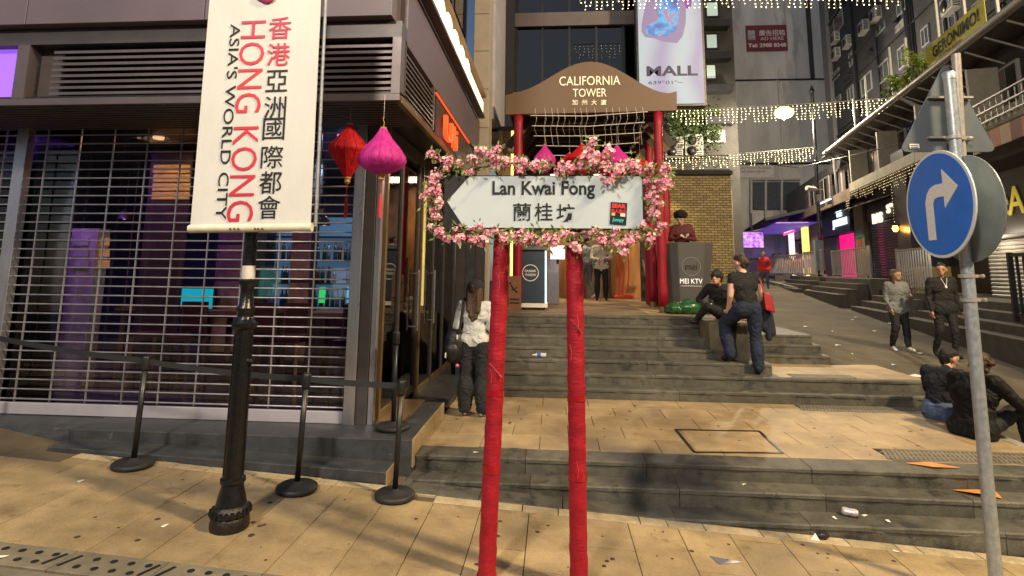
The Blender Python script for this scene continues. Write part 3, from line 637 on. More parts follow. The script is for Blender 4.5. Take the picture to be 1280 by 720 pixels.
# ------------------------------------------------------------------ queue barrier
postme = MB(); postme.tube([(0, 0, .04), (0, 0, .86)], .024, 12); postme = postme.mesh('post', blkM)
headme = MB(); headme.lathe((0, 0, .83), [(.034, 0), (.036, .02), (.036, .11), (.03, .125)], 14); headme = headme.mesh('belt_head', blkM)
baseme = MB(); baseme.lathe((0, 0, 0), [(.165, 0), (.17, .012), (.168, .032), (.15, .044), (.04, .05), (.03, .07)], 28); baseme = baseme.mesh('base', mat('rubber_black', (.02, .02, .02), .55, var=.3, bump=.2, bscale=40))
def stanchion(x, y, z, lab, lean=0):
    t = thing('queue_post', lab, 'barrier post', (x, y, z), 'black queue posts', True); t.rotation_euler = (0, lean, 0)
    inst('base', baseme, (0, 0, 0), (0, 0, 0), t); inst('post', postme, (0, 0, 0), (0, 0, 0), t); inst('belt_head', headme, (0, 0, 0), (0, 0, 0), t); return t
SP = [(-3.75, 4.97), (-2.17, 4.84), (-1.34, 4.90)]
for (x, y), l in zip(SP, ('black queue post left of the lamp post', 'black queue post just right of the lamp post', 'black queue post in front of the plinth corner, right of the lamp post')): stanchion(x, y, pav(x)+.004, l, .03)
stanchion(-1.62, 5.95-.18, .155, 'black queue post up on the plinth beside the glass doors')
heads = [Vector((x+.03, y, pav(x)+.91)) for x, y in SP]
beltM = mat('belt_webbing', (.018, .02, .026), .75, var=.2)
far0 = heads[0]+Vector((-2.1, .35, .17))
def belt(a, c, sag, lab):
    b = MB(); n = 10; d = (c-a).normalized(); pts = [a.lerp(c, i/n)-Vector((0, 0, sag*4*(i/n)*(1-i/n))) for i in range(n+1)]
    vs = []; nrm = Vector((-d.y, d.x, 0))*.0015
    for p in pts: vs += [p-nrm-Vector((0, 0, .025)), p+nrm-Vector((0, 0, .025)), p+nrm+Vector((0, 0, .025)), p-nrm+Vector((0, 0, .025))]
    fs = []
    for i in range(n):
        for k in range(4): fs.append((4*i+k, 4*i+(k+1) % 4, 4*i+4+(k+1) % 4, 4*i+4+k))
    b.add(vs, fs); tag(b.build('barrier_belt', beltM), lab, 'barrier belt', 'black belts of the queue barrier')
belt(far0, heads[0], .02, 'black retractable belt running out of the picture at the left')
belt(heads[0], heads[1], .02, 'black retractable belt passing behind the lamp post')
belt(heads[1], heads[2], .01, 'black retractable belt between the two right queue posts')
stanchion(far0.x, far0.y, pav(far0.x)+.004, 'black queue post beyond the left edge of the picture')

# ------------------------------------------------------------------ iron lamp post with its banner
PX, PY, PZ = -2.33, 4.12, pav(-2.33)
lpst = thing('lamp_post', 'old black iron lamp post with peeling paint carrying the banner', 'lamp post', (PX, PY, PZ))
zz = lambda y: at(300, y, PY).z
b = MB(); b.lathe((PX, PY, PZ), [(0.1320, 0), (0.1344, .035), (0.1280, .07), (0.1200, .085), (0.1320, .10), (0.1240, .135), (0.0960, .16), (0.1000, .165)], 28); b.build('base_ring', rustM, lpst)
b = MB(); b.lathe((PX, PY, PZ), [(0.1040, .162), (0.0920, .22), (0.0784, .27), (0.0752, .30), (0.0864, .31), (0.0864, .335), (0.0720, .345)], 28); b.build('base_bell', ironM, lpst)
for k in range(20):
    a = 2*math.pi*k/20; MB().ball((PX+.127*math.cos(a), PY+.127*math.sin(a), PZ+.115), .021, 6, 4, (1, 1, 1.2)).build('rope_bead', ironM, lpst)
zt1 = zz(412)
b = MB(); b.lathe((PX, PY, 0), [(0.0704, PZ+.34), (0.0624, zt1-.03), (0.0624, zt1)], 28); b.build('shaft', ironM, lpst)
for k in range(8):
    a = 2*math.pi*k/8; MB().bar((PX+.0675*math.cos(a), PY+.0675*math.sin(a), PZ+.36), (PX+.0615*math.cos(a), PY+.0615*math.sin(a), zt1-.03), .012).build('flute', ironM, lpst)
b = MB(); b.lathe((PX, PY, zt1), [(0.0640, 0), (0.0896, .025), (0.0920, .05), (0.0680, .075), (0.0576, .09), (0.0560, .13), (0.0664, .15), (0.0664, .165), (0.0496, .185), (0.0464, .30), (0.0520, .33), (0.0616, .345), (0.0616, .365), (0.0480, .38), (0.0384, .40)], 28); b.build('collar', ironM, lpst)
b = MB(); b.tube([(PX, PY, zt1+.39), (PX, PY, 6.4)], .047, 20); b.build('upper_shaft', ironM, lpst)
b = MB(); b.lathe((PX, PY, 0), [(.0475, zz(348)-.02), (.0485, zz(348)-.02), (.0485, zz(332)), (.0475, zz(332))], 20, False); b.build('tape_band', mat('tape', (.55, .52, .5), .6), lpst)
b = MB(); b.tube([(PX+.055, PY-.02, zz(450)), (PX+.10, PY-.02, zz(450))], .02, 8); b.build('bolt', ironM, lpst)
YB = PY-.12
bn = thing('street_banner', 'white vertical banner with red and black lettering on the lamp post', 'banner', (PX, YB, 2.1))
c0, c1, c2, c3 = at(238, 281, YB), at(388, 279, YB), at(262, 0, YB), at(401, 0, YB)
ex = 1.25
t0 = c0.lerp(c2, ex); t1 = c1.lerp(c3, ex)
b = MB(); n = 26; vs = []
for i in range(n+1):
    l, r = c0.lerp(t0, i/n), c1.lerp(t1, i/n); w = .0015*math.sin(i*1.1)
    for k in range(7):
        p = l.lerp(r, k/6); yy = w*math.sin(k*1.3); vs += [(p.x, p.y+yy, p.z), (p.x, p.y+yy+.006, p.z)]
fs = []
for i in range(n):
    for k in range(6):
        q = (i*7+k)*2; fs += [(q, q+2, q+16, q+14), (q+1, q+15, q+17, q+3)]
    q = i*14; fs += [(q, q+14, q+15, q+1), (q+12, q+13, q+27, q+26)]
b.add(vs, fs, True); clothB = mat('banner_cloth', (.62, .62, .61), .65, var=.06, scale=2.2, bump=.35, bscale=5, stretch=(1, 1, .45)); b.build('banner_sheet', clothB, bn)
b = MB(); b.tube([c0+Vector((-.01, .01, -.03)), c1+Vector((.01, .01, -.03))], .032, 14); b.build('bottom_rod', mat('rod_cream', (.62, .58, .48), .4), bn)
b = MB(); b.tube([c1+Vector((.018, .05, -.02)), t1+Vector((.018, .05, 0))], .013, 8); b.build('side_rod', galvM, bn)
for zk in (c1.z+.1, 4.9): MB().bar((PX, PY, zk), (c1.x+.06, PY-.06, zk), .03).build('bracket', blkM, bn)
for x in (287, 292, 297, 318, 322, 327):
    p = at(x, 286, YB-.033); MB().box(p.x-.006, p.x+.006, YB-.03, YB-.024, p.z-.005, p.z+.005).build('fixing_hole', blackM, bn)
axU = (c2-c0).normalized(); axR = (c1-c0).normalized()
def bfr(x, y): return frame(at(x, y, YB-.0045), -axU, axR)      # reading downwards
# gradient print of the big red words
grM_ = bpy.data.materials.new('red_gradient_print'); grM_.use_nodes = True; g = grM_.node_tree; L = g.links.new
gp = g.nodes.new('ShaderNodeNewGeometry'); sx = g.nodes.new('ShaderNodeSeparateXYZ'); L(gp.outputs['Position'], sx.inputs[0]); mr = g.nodes.new('ShaderNodeMapRange'); mr.inputs['From Min'].default_value = 2.2; mr.inputs['From Max'].default_value = 4.1; L(sx.outputs['Z'], mr.inputs['Value'])
rp = g.nodes.new('ShaderNodeValToRGB'); rp.color_ramp.elements[0].color = (.55, .02, .05, 1); rp.color_ramp.elements[1].color = (.36, .025, .12, 1); e = rp.color_ramp.elements.new(.55); e.color = (.66, .03, .05, 1); L(mr.outputs[0], rp.inputs[0]); L(rp.outputs[0], g.nodes['Principled BSDF'].inputs['Base Color'])
p0, p1 = at(319, 22, YB), at(303, 272, YB)
text('lettering', 'HONG KONG', bfr(308.5, 148), (p1-p0).length, .205, grM_, bn, -.004, .0012)
p0, p1 = at(296, 27, YB), at(279, 271, YB)
text('lettering', "ASIA'S WORLD CITY", bfr(285.5, 149), (p1-p0).length, .085, inkM, bn, .0, .0012)
for k, ch in enumerate('香港亞洲國際都會'):
    y = (35, 68, 101, 134, 161, 196, 228, 259)[k]; x = 350-(y-35)*14/224
    text('lettering', ch, frame(at(x, y, YB-.0045), axR, axU), .185 if k < 2 else .175, .185 if k < 2 else .175, grM_ if k < 2 else inkM, bn, .007 if k < 2 else .001, .0012)
b = MB()
for k in range(3):
    pts = [at(318+3*k+5*j, -2+1.6*math.sin(j*.9)+k*1.5-(j-2)**2*.5, YB-.012) for j in range(5)]; b.tube(pts, [.003, .010, .012, .009, .002], 6)
b.build('emblem', mat('emblem_purple', (.30, .03, .10), .6), bn)

# ------------------------------------------------------------------ arrow sign on two red wrapped posts
YN = 3.74
sg = thing('street_name_sign', 'white street name sign shaped as an arrow on two red wrapped posts', 'sign', (-.1, YN, pav(0)))
z_t, z_b = at(680, 219, YN).z, at(680, 287, YN).z; xl, xr = at(555, 250, YN).x, at(805, 250, YN).x
def rrect(x0, x1, z0, z1, r, y, n=5):
    pts = []
    for cx, cz, a0 in ((x1-r, z1-r, 0), (x0+r, z1-r, 90), (x0+r, z0+r, 180), (x1-r, z0+r, 270)):
        for i in range(n+1):
            a = R(a0+90*i/n); pts.append((cx+r*math.cos(a), y, cz+r*math.sin(a)))
    return pts
MB().prism(rrect(xl, xr, z_b, z_t, .03, YN), (0, .035, 0)).build('backboard', blkM, sg)
w = .008
xa = at(587, 221, YN).x; tip = at(559, 252, YN).x
pl_ = [(tip, YN-.006, (z_t+z_b)/2+.005), (xa-.03, YN-.006, z_b+w+.004), (xr-.04, YN-.006, z_b+w), (xr-.022, YN-.006, z_b+w+.006), (xr-w-.003, YN-.006, z_b+.035), (xr-w-.003, YN-.006, z_t-.035), (xr-.022, YN-.006, z_t-w-.006), (xr-.04, YN-.006, z_t-w), (xa, YN-.006, z_t-w)]
MB().prism(pl_, (0, .0055, 0)).build('arrow_face', mat('sign_white', (.50, .58, .63), .35, var=.03, scale=4), sg)
fr_ = frame(at(679, 237.5, YN-.007), (1, 0, 0), (0, 0, 1))
p0, p1 = at(615, 237, YN), at(743, 238, YN)
text('lettering', 'Lan Kwai Fong', fr_, p1.x-p0.x, .125, inkM, sg, .022, .002)
for k, ch in enumerate('蘭桂坊'):
    p = at((652.5, 679.5, 707)[k], (265, 265, 266)[k], YN-.007); text('lettering', ch, frame(p, (1, 0, 0), (0, 0, 1)), .122, .122, inkM, sg, .006, .002)
st = thing('sticker', 'black sticker with red and turquoise lettering on the arrow sign', 'sticker', at(773, 267, YN))
a, c = at(763, 253, YN-.007), at(784, 281, YN-.007); tl = Matrix.Translation(at(773, 267, YN-.009)) @ Matrix.Rotation(R(4), 4, 'Y')
MB(tl).box(-(c.x-a.x)/2, (c.x-a.x)/2, -.001, .0015, -(a.z-c.z)/2, (a.z-c.z)/2).build('sticker_sheet', inkM, st)
ff = lambda z: tl @ frame((0, -.0022, z), (1, 0, 0), (0, 0, 1))
sred = mat('sticker_red', (.75, .05, .05), .5, var=0); steal = mat('sticker_teal', (.05, .5, .55), .5, var=0)
hgt = a.z-c.z; wd = c.x-a.x
text('lettering', 'SEAR', ff(hgt*.34), wd*.86, hgt*.2, sred, st, .05, .001); text('lettering', '由人会山', ff(hgt*.11), wd*.88, hgt*.2, sred, st, .03, .001); text('lettering', 'Jumpy', ff(-hgt*.30), wd*.72, hgt*.2, steal, st, .04, .001)
MB(tl).box(wd*.12, wd*.42, -.002, -.001, -.018, .006).build('white_patch', whiteP, st); MB(tl).box(-wd*.42, -wd*.2, -.002, -.001, -.016, .006).build('yellow_patch', mat('sticker_yellow', (.55, .50, .18), .5, var=0), st)
for (xb, xt) in ((608.5, 627.5), (723.5, 718)):
    bx = at(xb, 715, YN+.1); tx = at(xt, 300, YN+.1); bz = pav(bx.x); d = (tx-bx)
    n = 34; top = z_t+.0
    bot = bx + d*((bz-bx.z)/d.z); tp = bx + d*((top-.05-bx.z)/d.z)
    b = MB(); N, K_ = 110, 22; ax = (tp-bot).normalized(); e1 = ax.cross(Vector((0, 1, 0))).normalized(); e2 = ax.cross(e1); vs = []; rr = random.Random(int(xb)); Ls = (tp-bot).length
    for i in range(N+1):
        for k2 in range(K_):
            th = 2*math.pi*k2/K_; ph = (i/N*Ls/.15+th/(2*math.pi)+.25*math.sin(i*.13)) % 1.0
            rad_ =   .0555+.0036*ph**2+.0007*math.sin(th*3+i*.7)+.0024*max(0, math.sin(th*2-i*.37)*math.sin(i*.21+th)) + (.010 if i < 2 else 0)
            vs.append(bot+ax*(Ls*i/N)+(e1*math.cos(th)+e2*math.sin(th))*rad_)
    b.add(vs, [(i*K_+k2, i*K_+(k2+1) % K_, (i+1)*K_+(k2+1) % K_, (i+1)*K_+k2) for i in range(N) for k2 in range(K_)], True); po = b.build('wrapped_post', redM, sg, auto=False)
    for f_, w_ in ((.25, .05), (.44, .035)):      # adhesive tape holding the wrapping
        q2 = bot.lerp(tp, f_); b = MB(); vs = [q2+ax*(w_*(0, 1)[r_]+.012*math.sin(t_*1.0))+(e1*math.cos(t_)+e2*math.sin(t_))*.0612 for r_ in (0, 1) for t_ in [2*math.pi*k2/24 for k2 in range(24)]]; b.add(vs, [(k2, (k2+1) % 24, 24+(k2+1) % 24, 24+k2) for k2 in range(24)], True); b.build('tape_band', mat('red_tape', (.30, .004, .012), .22, var=.1, spec=.6), po)
    b = MB()
    for k2 in range(5):
        th = rr.uniform(3.4, 6); p_ = bot.lerp(tp, rr.uniform(.15, .9))+(e1*math.cos(th)-Vector((0, abs(math.sin(th)), 0)))*.066; b.tube([p_, p_+Vector((.012, -.004, -.05)), p_+Vector((.006, -.006, -.10))], .0011, 4)
    tag(b.build('loose_thread', mat('cloth_edge', (.62, .10, .12), .5), po), None, None, None, 'stuff')
    q = bot.lerp(tp, .62 if xb > 700 else .5); b = MB(); b.bar(q+Vector((-.035, -.0655, .07)), q+Vector((.045, -.058, -.02)), .014, .002).build('pale_tape', mat('pink_tape', (.45, .12, .15), .5), po)

# ------------------------------------------------------------------ blossom garland round the sign
pk = [mat('blossom_%d' % i, c, .6, var=.12, scale=30) for i, c in enumerate(((.80, .36, .44), (.86, .55, .60), (.70, .20, .33)))]
lfM = mat('leaf_green', (.16, .22, .05), .5, var=.35, scale=30); twM = mat('twig_brown', (.12, .07, .04), .8)
def flower(b, c, nrm, r):
    nrm = nrm.normalized(); a = nrm.cross(Vector((0.3, .5, .81))).normalized(); e = nrm.cross(a); t0 = random.random()*6
    b.use(random.choice((0, 0, 0, 1, 1, 2)))
    for k in range(5):
        t = t0+k*1.2566; d = a*math.cos(t)+e*math.sin(t); s = a*math.cos(t+1.57)+e*math.sin(t+1.57)
        b.add([c, c+d*r*.6+s*r*.42+nrm*r*.22, c+d*r*1.05+nrm*r*.38, c+d*r*.6-s*r*.42+nrm*r*.22], [(0, 1, 2), (0, 2, 3)])
def cluster_mesh(R0, nf, nl):
    b = MB()
    for _ in range(nf):
        d = Vector((random.gauss(0, 1), random.gauss(0, .8)-.35, random.gauss(0, 1))).normalized(); flower(b, d*R0*random.uniform(.45, 1), d+Vector((0, -.5, 0)), random.uniform(.011, .017))
    b.use(3)
    for _ in range(nl):
        d = Vector((random.gauss(0, 1), random.gauss(0, .6), random.gauss(0, 1))).normalized(); c = d*R0*random.uniform(.8, 1.25); s = d.cross(Vector((.2, .9, .3))).normalized()*.007
        b.add([c, c+d*.018+s, c+d*.04, c+d*.018-s], [(0, 1, 2, 3)])
    return b.mesh('blossom_cluster', pk+[lfM])
cms = [cluster_mesh(.040, 26, 5) for _ in range(5)]+[cluster_mesh(.028, 14, 7) for _ in range(3)]+[cluster_mesh(.05, 36, 5) for _ in range(2)]
gl = thing('blossom_garland', 'pink artificial blossom garland tied all round the arrow sign', 'garland', (0, YN, (z_t+z_b)/2))
path = []
def edge(p, q, n, bul):
    for i in range(n):
        f_ = i/n; path.append((p[0]+(q[0]-p[0])*f_+bul[0]*math.sin(f_*9)*3, p[1]+(q[1]-p[1])*f_+bul[1]*math.sin(f_*7)*3))
edge((550, 208), (690, 207), 15, (0, 1)); edge((690, 207), (815, 210), 15, (0, 1)); edge((815, 210), (818, 290), 11, (1, 0)); edge((815, 292), (690, 296), 17, (0, 1)); edge((690, 296), (550, 290), 18, (0, 1)); edge((543, 290), (540, 215), 10, (1, 0))
tw = MB(); tw.tube([at(x, y, YN+.0) for x, y in path]+[at(*path[0], YN)], .006, 5, False)
for x, y in path:
    for _ in range(2):
        if random.random() < .72:
            p = at(x+random.gauss(0, 4.5), y+random.gauss(0, 3.0), YN+random.uniform(-.035, .03)); inst('blossom_cluster', random.choice(cms), p, (random.uniform(-.4, .4), random.uniform(0, 6.28), random.uniform(-.5, .5)), gl, [random.uniform(.45, .9)]*3)
for x, y in ((734, 195), (741, 203), (727, 207), (712, 210), (700, 214), (765, 211), (768, 222), (774, 215), (792, 208), (760, 222), (744, 196), (760, 190), (738, 188), (785, 203), (656, 204), (668, 208), (650, 212), (590, 200), (574, 205), (561, 201), (547, 240), (541, 225), (540, 238), (826, 232), (822, 252), (818, 268), (805, 282), (786, 302), (775, 305), (716, 306), (722, 312), (574, 298), (590, 299), (603, 300), (548, 292), (693, 302), (752, 301), (645, 296), (630, 300), (617, 196), (632, 203), (780, 311), (834, 228), (813, 298)):
    p = at(x, y, YN+random.uniform(-.05, -.015)); inst('blossom_cluster', random.choice(cms[:5]+cms[8:]), p, (0, random.uniform(0, 6.28), 0), gl, [random.uniform(.7, 1.1)]*3)
for (a, c, k) in (((592, 205), (622, 186), 2), ((830, 225), (832, 208), 1), ((736, 190), (741, 176), 2), ((560, 205), (538, 192), 2), ((545, 235), (530, 246), 1), ((770, 300), (780, 316), 1), ((832, 222), (834, 213), 1), ((612, 190), (598, 188), 1)):
    pa, pc_ = at(*a, YN), at(*c, YN-.05); tw.tube([pa, pa.lerp(pc_, .5)+Vector((0, -.02, .01)), pc_], .003, 4)
    for i in range(k+1): inst('blossom_cluster', random.choice(cms[5:8]), pa.lerp(pc_, 1-.35*i), (0, random.uniform(0, 6), 0), gl)
tw.build('twig', twM, gl)
lb = MB()
for _ in range(420):
    x, y = random.choice(path); p = at(x+random.gauss(0, 6), y+random.gauss(0, 6), YN+random.uniform(-.08, .05)); d = Vector((random.gauss(0, 1), random.gauss(0, .5), random.gauss(0, 1))).normalized(); s = d.cross(Vector((.1, 1, .2))).normalized()*.008
    lb.add([p, p+d*.02+s, p+d*.045, p+d*.02-s], [(0, 1, 2, 3)])
tag(lb.build('leaves', lfM, gl), None, None, None, 'stuff')
# ------------------------------------------------------------------ silk lanterns
def silk(name, col, e=.0): return mat(name, col, .6, var=.38, scale=22, bump=.55, bscale=34, stretch=(1, 1, .3), emit=col if e else None, es=e, spec=.25)
lred, lmag = silk('lantern_red', (.40, .006, .010), .05), silk('lantern_magenta', (.42, .022, .21), .07)
woodL = mat('lantern_wood', (.40, .20, .07), .5, var=.2)
def lantern(c, r, top, bot, m, label, shape, wire, tassel=True, group=None):
    c = Vector(c); t = thing('silk_lantern', label, 'lantern', c, group)
    prof = {'diamond': [(.14, 1), (.30, .78), (.66, .40), (.97, .10), (1, .0), (.95, -.09), (.6, -.46), (.22, -.92), (.15, -1)],
            'onion': [(.14, 1), (.2, .86), (.42, .52), (.72, .18), (.96, -.2), (1, -.4), (.94, -.58), (.66, -.82), (.3, -.96), (.15, -1)],
            'bulb': [(.12, 1), (.2, .8), (.55, .45), (.92, .1), (1, -.12), (.9, -.35), (.5, -.75), (.15, -1)],
            'flat': [(.14, 1), (.5, .86), (.95, .2), (1, -.1), (.9, -.5), (.5, -.9), (.2, -1)]}[shape]
    b = MB(); b.lathe(c, [(r*a, (top if z > 0 else bot)*z) for a, z in prof], 24); o = b.build('lantern_body', m, t, auto=False)
    ribs = MB()
    for k in range(12):
        a = 2*math.pi*k/12+.2; ribs.tube([c+Vector((r*p*1.008*math.cos(a), r*p*1.008*math.sin(a), (top if z > 0 else bot)*z)) for p, z in prof], .0032, 4, False)
    ribs.build('rib', m, t)
    b = MB(); b.lathe(c+Vector((0, 0, top)), [(.03, -.01), (.032, .012), (.01, .02)], 10); b.tube([c+Vector((0, 0, top+.01)), c+Vector((.006, 0, top+.06)), c+Vector((-.006, 0, top+.09)), c+Vector((0, 0, top+.12))], .004, 5); b.build('cap', woodL, t)
    b = MB(); b.tube([c+Vector((0, 0, top+.1)), Vector((c.x, c.y, wire))], .0022, 4); b.build('hanging_wire', mat('thin_wire', (.35, .34, .33), .4, metal=.5, var=0), t)
    if tassel:
        z = -bot; b = MB(); b.lathe(c+Vector((0, 0, z-.07)), [(.012, 0), (.03, .02), (.026, .045), (.035, .055), (.035, .07)], 12); b.build('bead', woodL, t)
        b = MB(); b.tube([c+Vector((0, 0, z-.07)), c+Vector((0, 0, z-.19))], .0035, 5); b.lathe(c+Vector((0, 0, z-.40)), [(.014, 0), (.017, .1), (.012, .19), (.006, .22)], 10); b.build('tassel', mat('tassel_red', (.55, .02, .03), .7, var=.2), t)
    return t
p = at(436, 188, 5.15); lantern(p, .195, .255, .265, lred, 'glossy red diamond silk lantern hanging under the bar overhang', 'diamond', z0)
p = at(478, 190, 4.8); lantern(p, .215, .215, .20, lmag, 'magenta onion shaped silk lantern hanging beside the red diamond one', 'onion', z0)
GL = 'silk lanterns under the entrance canopy'
for x, yt, yb, w, m, shp, lab in ((681, 181, 216, 28, lmag, 'bulb', 'magenta silk lantern at the left end of the row under the canopy'),
        (728, 181, 218, 42, lred, 'diamond', 'large bright red silk lantern second in the row under the canopy'),
        (712, 192, 220, 36, lred, 'diamond', 'red silk lantern half hidden behind the second one under the canopy'),
        (757, 187, 220, 34, lred, 'diamond', 'dark red silk lantern between the bright red and the right magenta lantern'),
        (771, 183, 212, 34, lmag, 'onion', 'magenta silk lantern on the right of the row under the canopy'),
        (800, 200, 215, 34, lred, 'flat', 'flat red silk lantern at the right end of the row under the canopy')):
    Yd = 10.55 + (0.25 if lab.startswith(('red silk', 'dark red')) else 0)
    pt_, pb_ = at(x, yt, Yd), at(x, yb, Yd); hh = (pt_.z-pb_.z)/2; r = (at(x+w/2, yt, Yd).x-at(x-w/2, yt, Yd).x)/2
    lantern((pt_.x, Yd, (pt_.z+pb_.z)/2), r, hh, hh, m, lab, shp, 4.75, False)

# ------------------------------------------------------------------ traffic signs on the right
TX, TY = atz(1243, 720, -.43).x, 4.25
TX = at(1226, 600, TY).x
ts = thing('traffic_sign', 'round blue turn right traffic sign on grey steel posts', 'traffic sign', (TX+.06, TY, -.42))
pb0 = Vector((at(1244, 718, TY).x, TY, -.43)); pt0 = at(1186, 92, TY)
b = MB(); b.tube([pb0, pt0], .040, 20); b.lathe(pt0, [(.043, -.05), (.044, 0), (.035, .012)], 16); b.build('post', galvM, ts)
q0, q1 = at(1213, 388, TY+.06), at(1195, 68, TY+.06)
b = MB(); b.tube([q0, q1], .030, 16); b.build('upper_post', galv2, ts)
for y in (172, 345, 375):
    c = at(1192+(y-172)*.09, y, TY); b = MB(); b.lathe(c, [(.044, -.012), (.048, -.012), (.048, .012), (.044, .012)], 16, False); b.bar(c+Vector((.04, 0, 0)), c+Vector((.13, .06, 0)), .022); b.ball(c+Vector((.135, .03, 0)), .016, 6, 4); b.build('clamp', galv2, ts)
nr = Vector((-.996, .05, 0)).normalized(); sx_ = Vector((nr.y*-1, nr.x, 0)) # in-plane horizontal
sx_ = Vector((-.05, -.996, 0)).normalized()
cz = at(1190, 255, TY); rad = .395
c0_ = Vector((cz.x-.03, TY, cz.z))+nr*.055
def disc(name, c, r, m, th, n=48, parent=ts):
    fr = frame(c, sx_, (0, 0, 1)); zs = 1 if (fr @ Vector((0, 0, 1))-fr @ Vector((0, 0, 0))).dot(nr) > 0 else -1
    pts = [fr @ Vector((r*math.cos(2*math.pi*i/n), r*math.sin(2*math.pi*i/n), 0)) for i in range(n)]
    return MB().prism(pts, nr*th).build(name, m, parent, .002)
disc('sign_disc', c0_, rad, mat('sign_rim_white', (.62, .66, .70), .35, var=.06), .012)
disc('blue_face', c0_+nr*.0125, rad*.945, blueM, .003)
# white arrow: up, then bent to the right as the driver sees it
rt = -sx_ if False else sx_
def ap(u, v): return c0_+nr*.0158+rt*(u*rad)+Vector((0, 0, v*rad))
out = [(-.34, -.66), (-.12, -.66), (-.12, .02), (-.06, .10), (.04, .12), (.22, .12), (.22, -.10), (.62, .25), (.22, .62), (.22, .36), (-.02, .36), (-.16, .32), (-.27, .22), (-.34, .06)]
MB().prism([ap(u, v) for u, v in out], nr*.003).build('white_arrow', mat('arrow_white', (.66, .66, .66), .4, var=.10, scale=16, stretch=(1, 1, 6)), ts)
c1_ = Vector((cz.x+.02, TY, cz.z-.035))-nr*.075
disc('rear_disc', c1_, rad*.99, mat('rear_disc_grey', (.20, .24, .26), .45, metal=.25, var=.15, scale=7, wear=(.32, .34, .35), wscale=18, wamt=.68), .01)
tv_ = thing('warning_sign', 'grey back of a triangular traffic sign on the steel posts', 'traffic sign', at(1186, 150, TY+.10))
A_, B_, C_ = at(1182, 76, TY+.10), at(1124, 190, TY+.10), at(1247, 190, TY+.10)
def rpoly(ps, r, n=4):
    o = []
    for i, p in enumerate(ps):
        a, c = (ps[i-1]-p).normalized(), (ps[(i+1) % len(ps)]-p).normalized()
        for k in range(n+1):
            t = k/n; o.append(p+a*r*(1-t)**2+c*r*t*t)
    return o
MB().prism(rpoly([A_, B_, C_], .07), (0, .012, 0)).build('sign_plate', greyM, tv_, .002)
p = at(1142, 183, TY+.095); MB().box(p.x-.028, p.x+.042, TY+.0945, TY+.0985, p.z-.014, p.z+.02).build('maker_label', whiteP, tv_)
for yy in (-.008, .006): MB().box(p.x-.022, p.x+.03, TY+.0935, TY+.0943, p.z+yy-.003, p.z+yy+.003).build('printed_line', inkM, tv_)
for y in (122, 172): MB().bar(at(1160, y, TY+.085), at(1215, y, TY+.085), .03, .015).build('bracket', galv2, tv_)

# ------------------------------------------------------------------ tower entrance canopy
YC = 10.9
cp = thing('entrance_canopy', 'brown arched entrance canopy on red wrapped columns', 'canopy', (.75, YC, .98))
woodC = mat('canopy_brown', (.125, .076, .048), .5, var=.06, scale=2.5, bump=.05)
arch = [(632, 143), (632, 119), (641, 117)]
for i in range(21):
    u = i/20; x = 641+u*(836-641); s = 2*u-1; y = 116-39*(.5+.5*math.cos(math.pi*s))**.92
    arch.append((x, y+(u-.5)*1))
arch += [(846, 114), (846, 138)]
MB().prism([at(x, y, YC) for x, y in arch], (0, .10, 0)).build('arched_fascia', woodC, cp)
zsb = at(740, 141, YC).z; xcl, xcr = at(633, 130, YC).x, at(845, 130, YC).x
rf = MB(); pts = [at(x, y+2, YC) for x, y in arch[1:-1]]
for a, c in zip(pts, pts[1:]): rf.hexa([a+Vector((0, .10, -.05)), c+Vector((0, .10, -.05)), c+Vector((0, 4.2, -.05)), a+Vector((0, 4.2, -.05)), a+Vector((0, .10, 0)), c+Vector((0, .10, 0)), c+Vector((0, 4.2, 0)), a+Vector((0, 4.2, 0))])
rf.build('roof_shell', mat('canopy_roof', (.10, .06, .04), .6), cp)
tw_ = at(738, 100, YC-.004); wl = glow('canopy_letter', (1, .78, .56), .35)
fl = lambda x, y: frame(at(x, y, YC-.004), (1, 0, 0), (0, 0, 1))
text('lettering', 'CALIFORNIA', fl(737, 101), at(775, 101, YC).x-at(699, 101, YC).x, .19, wl, cp, -.004, .012); text('lettering', 'TOWER', fl(737, 116), at(758, 116, YC).x-at(716, 116, YC).x, .17, wl, cp, -.004, .012)
for k, ch in enumerate('加州大廈'): text('lettering', ch, fl(718.5+12*k, 128), None, .11, wl, cp, .0, .012)
slatC = mat('canopy_slat', (.16, .10, .07), .5, var=.3, scale=4); slatD = mat('canopy_slat_dark', (.045, .032, .028), .6, var=.2)
for s_ in (-1, 1):       # slanting timber lattice hanging under both sides of the vault
    for k in range(7):
        y = YC+.3+.5*k; xo = xcl+.02 if s_ < 0 else xcr-.02
        MB().bar((xo, y, zsb-.62), (xo-s_*.45, y+.22, zsb+.02), .16, .03, (0, 1, 0)).build('lattice_board', slatC if k % 2 else slatD, cp)
    xo = at(650 if s_ < 0 else 829, 150, YC).x
    MB().bar((xo, YC+.25, zsb-.05), (xo, YC+3.9, zsb-.05), .12, .16).build('side_beam', slatD, cp)
for k in range(6):
    y = YC+.5+.6*k; MB().box(xcl+.3, xcr-.3, y, y+.1, zsb+.1, zsb+.22).build('cross_beam', slatD, cp)
MB().box(xcl+.1, xcr-.1, YC+.3, YC+4, zsb+.4, zsb+.43).build('ceiling_board', slatD, cp)
redc = []
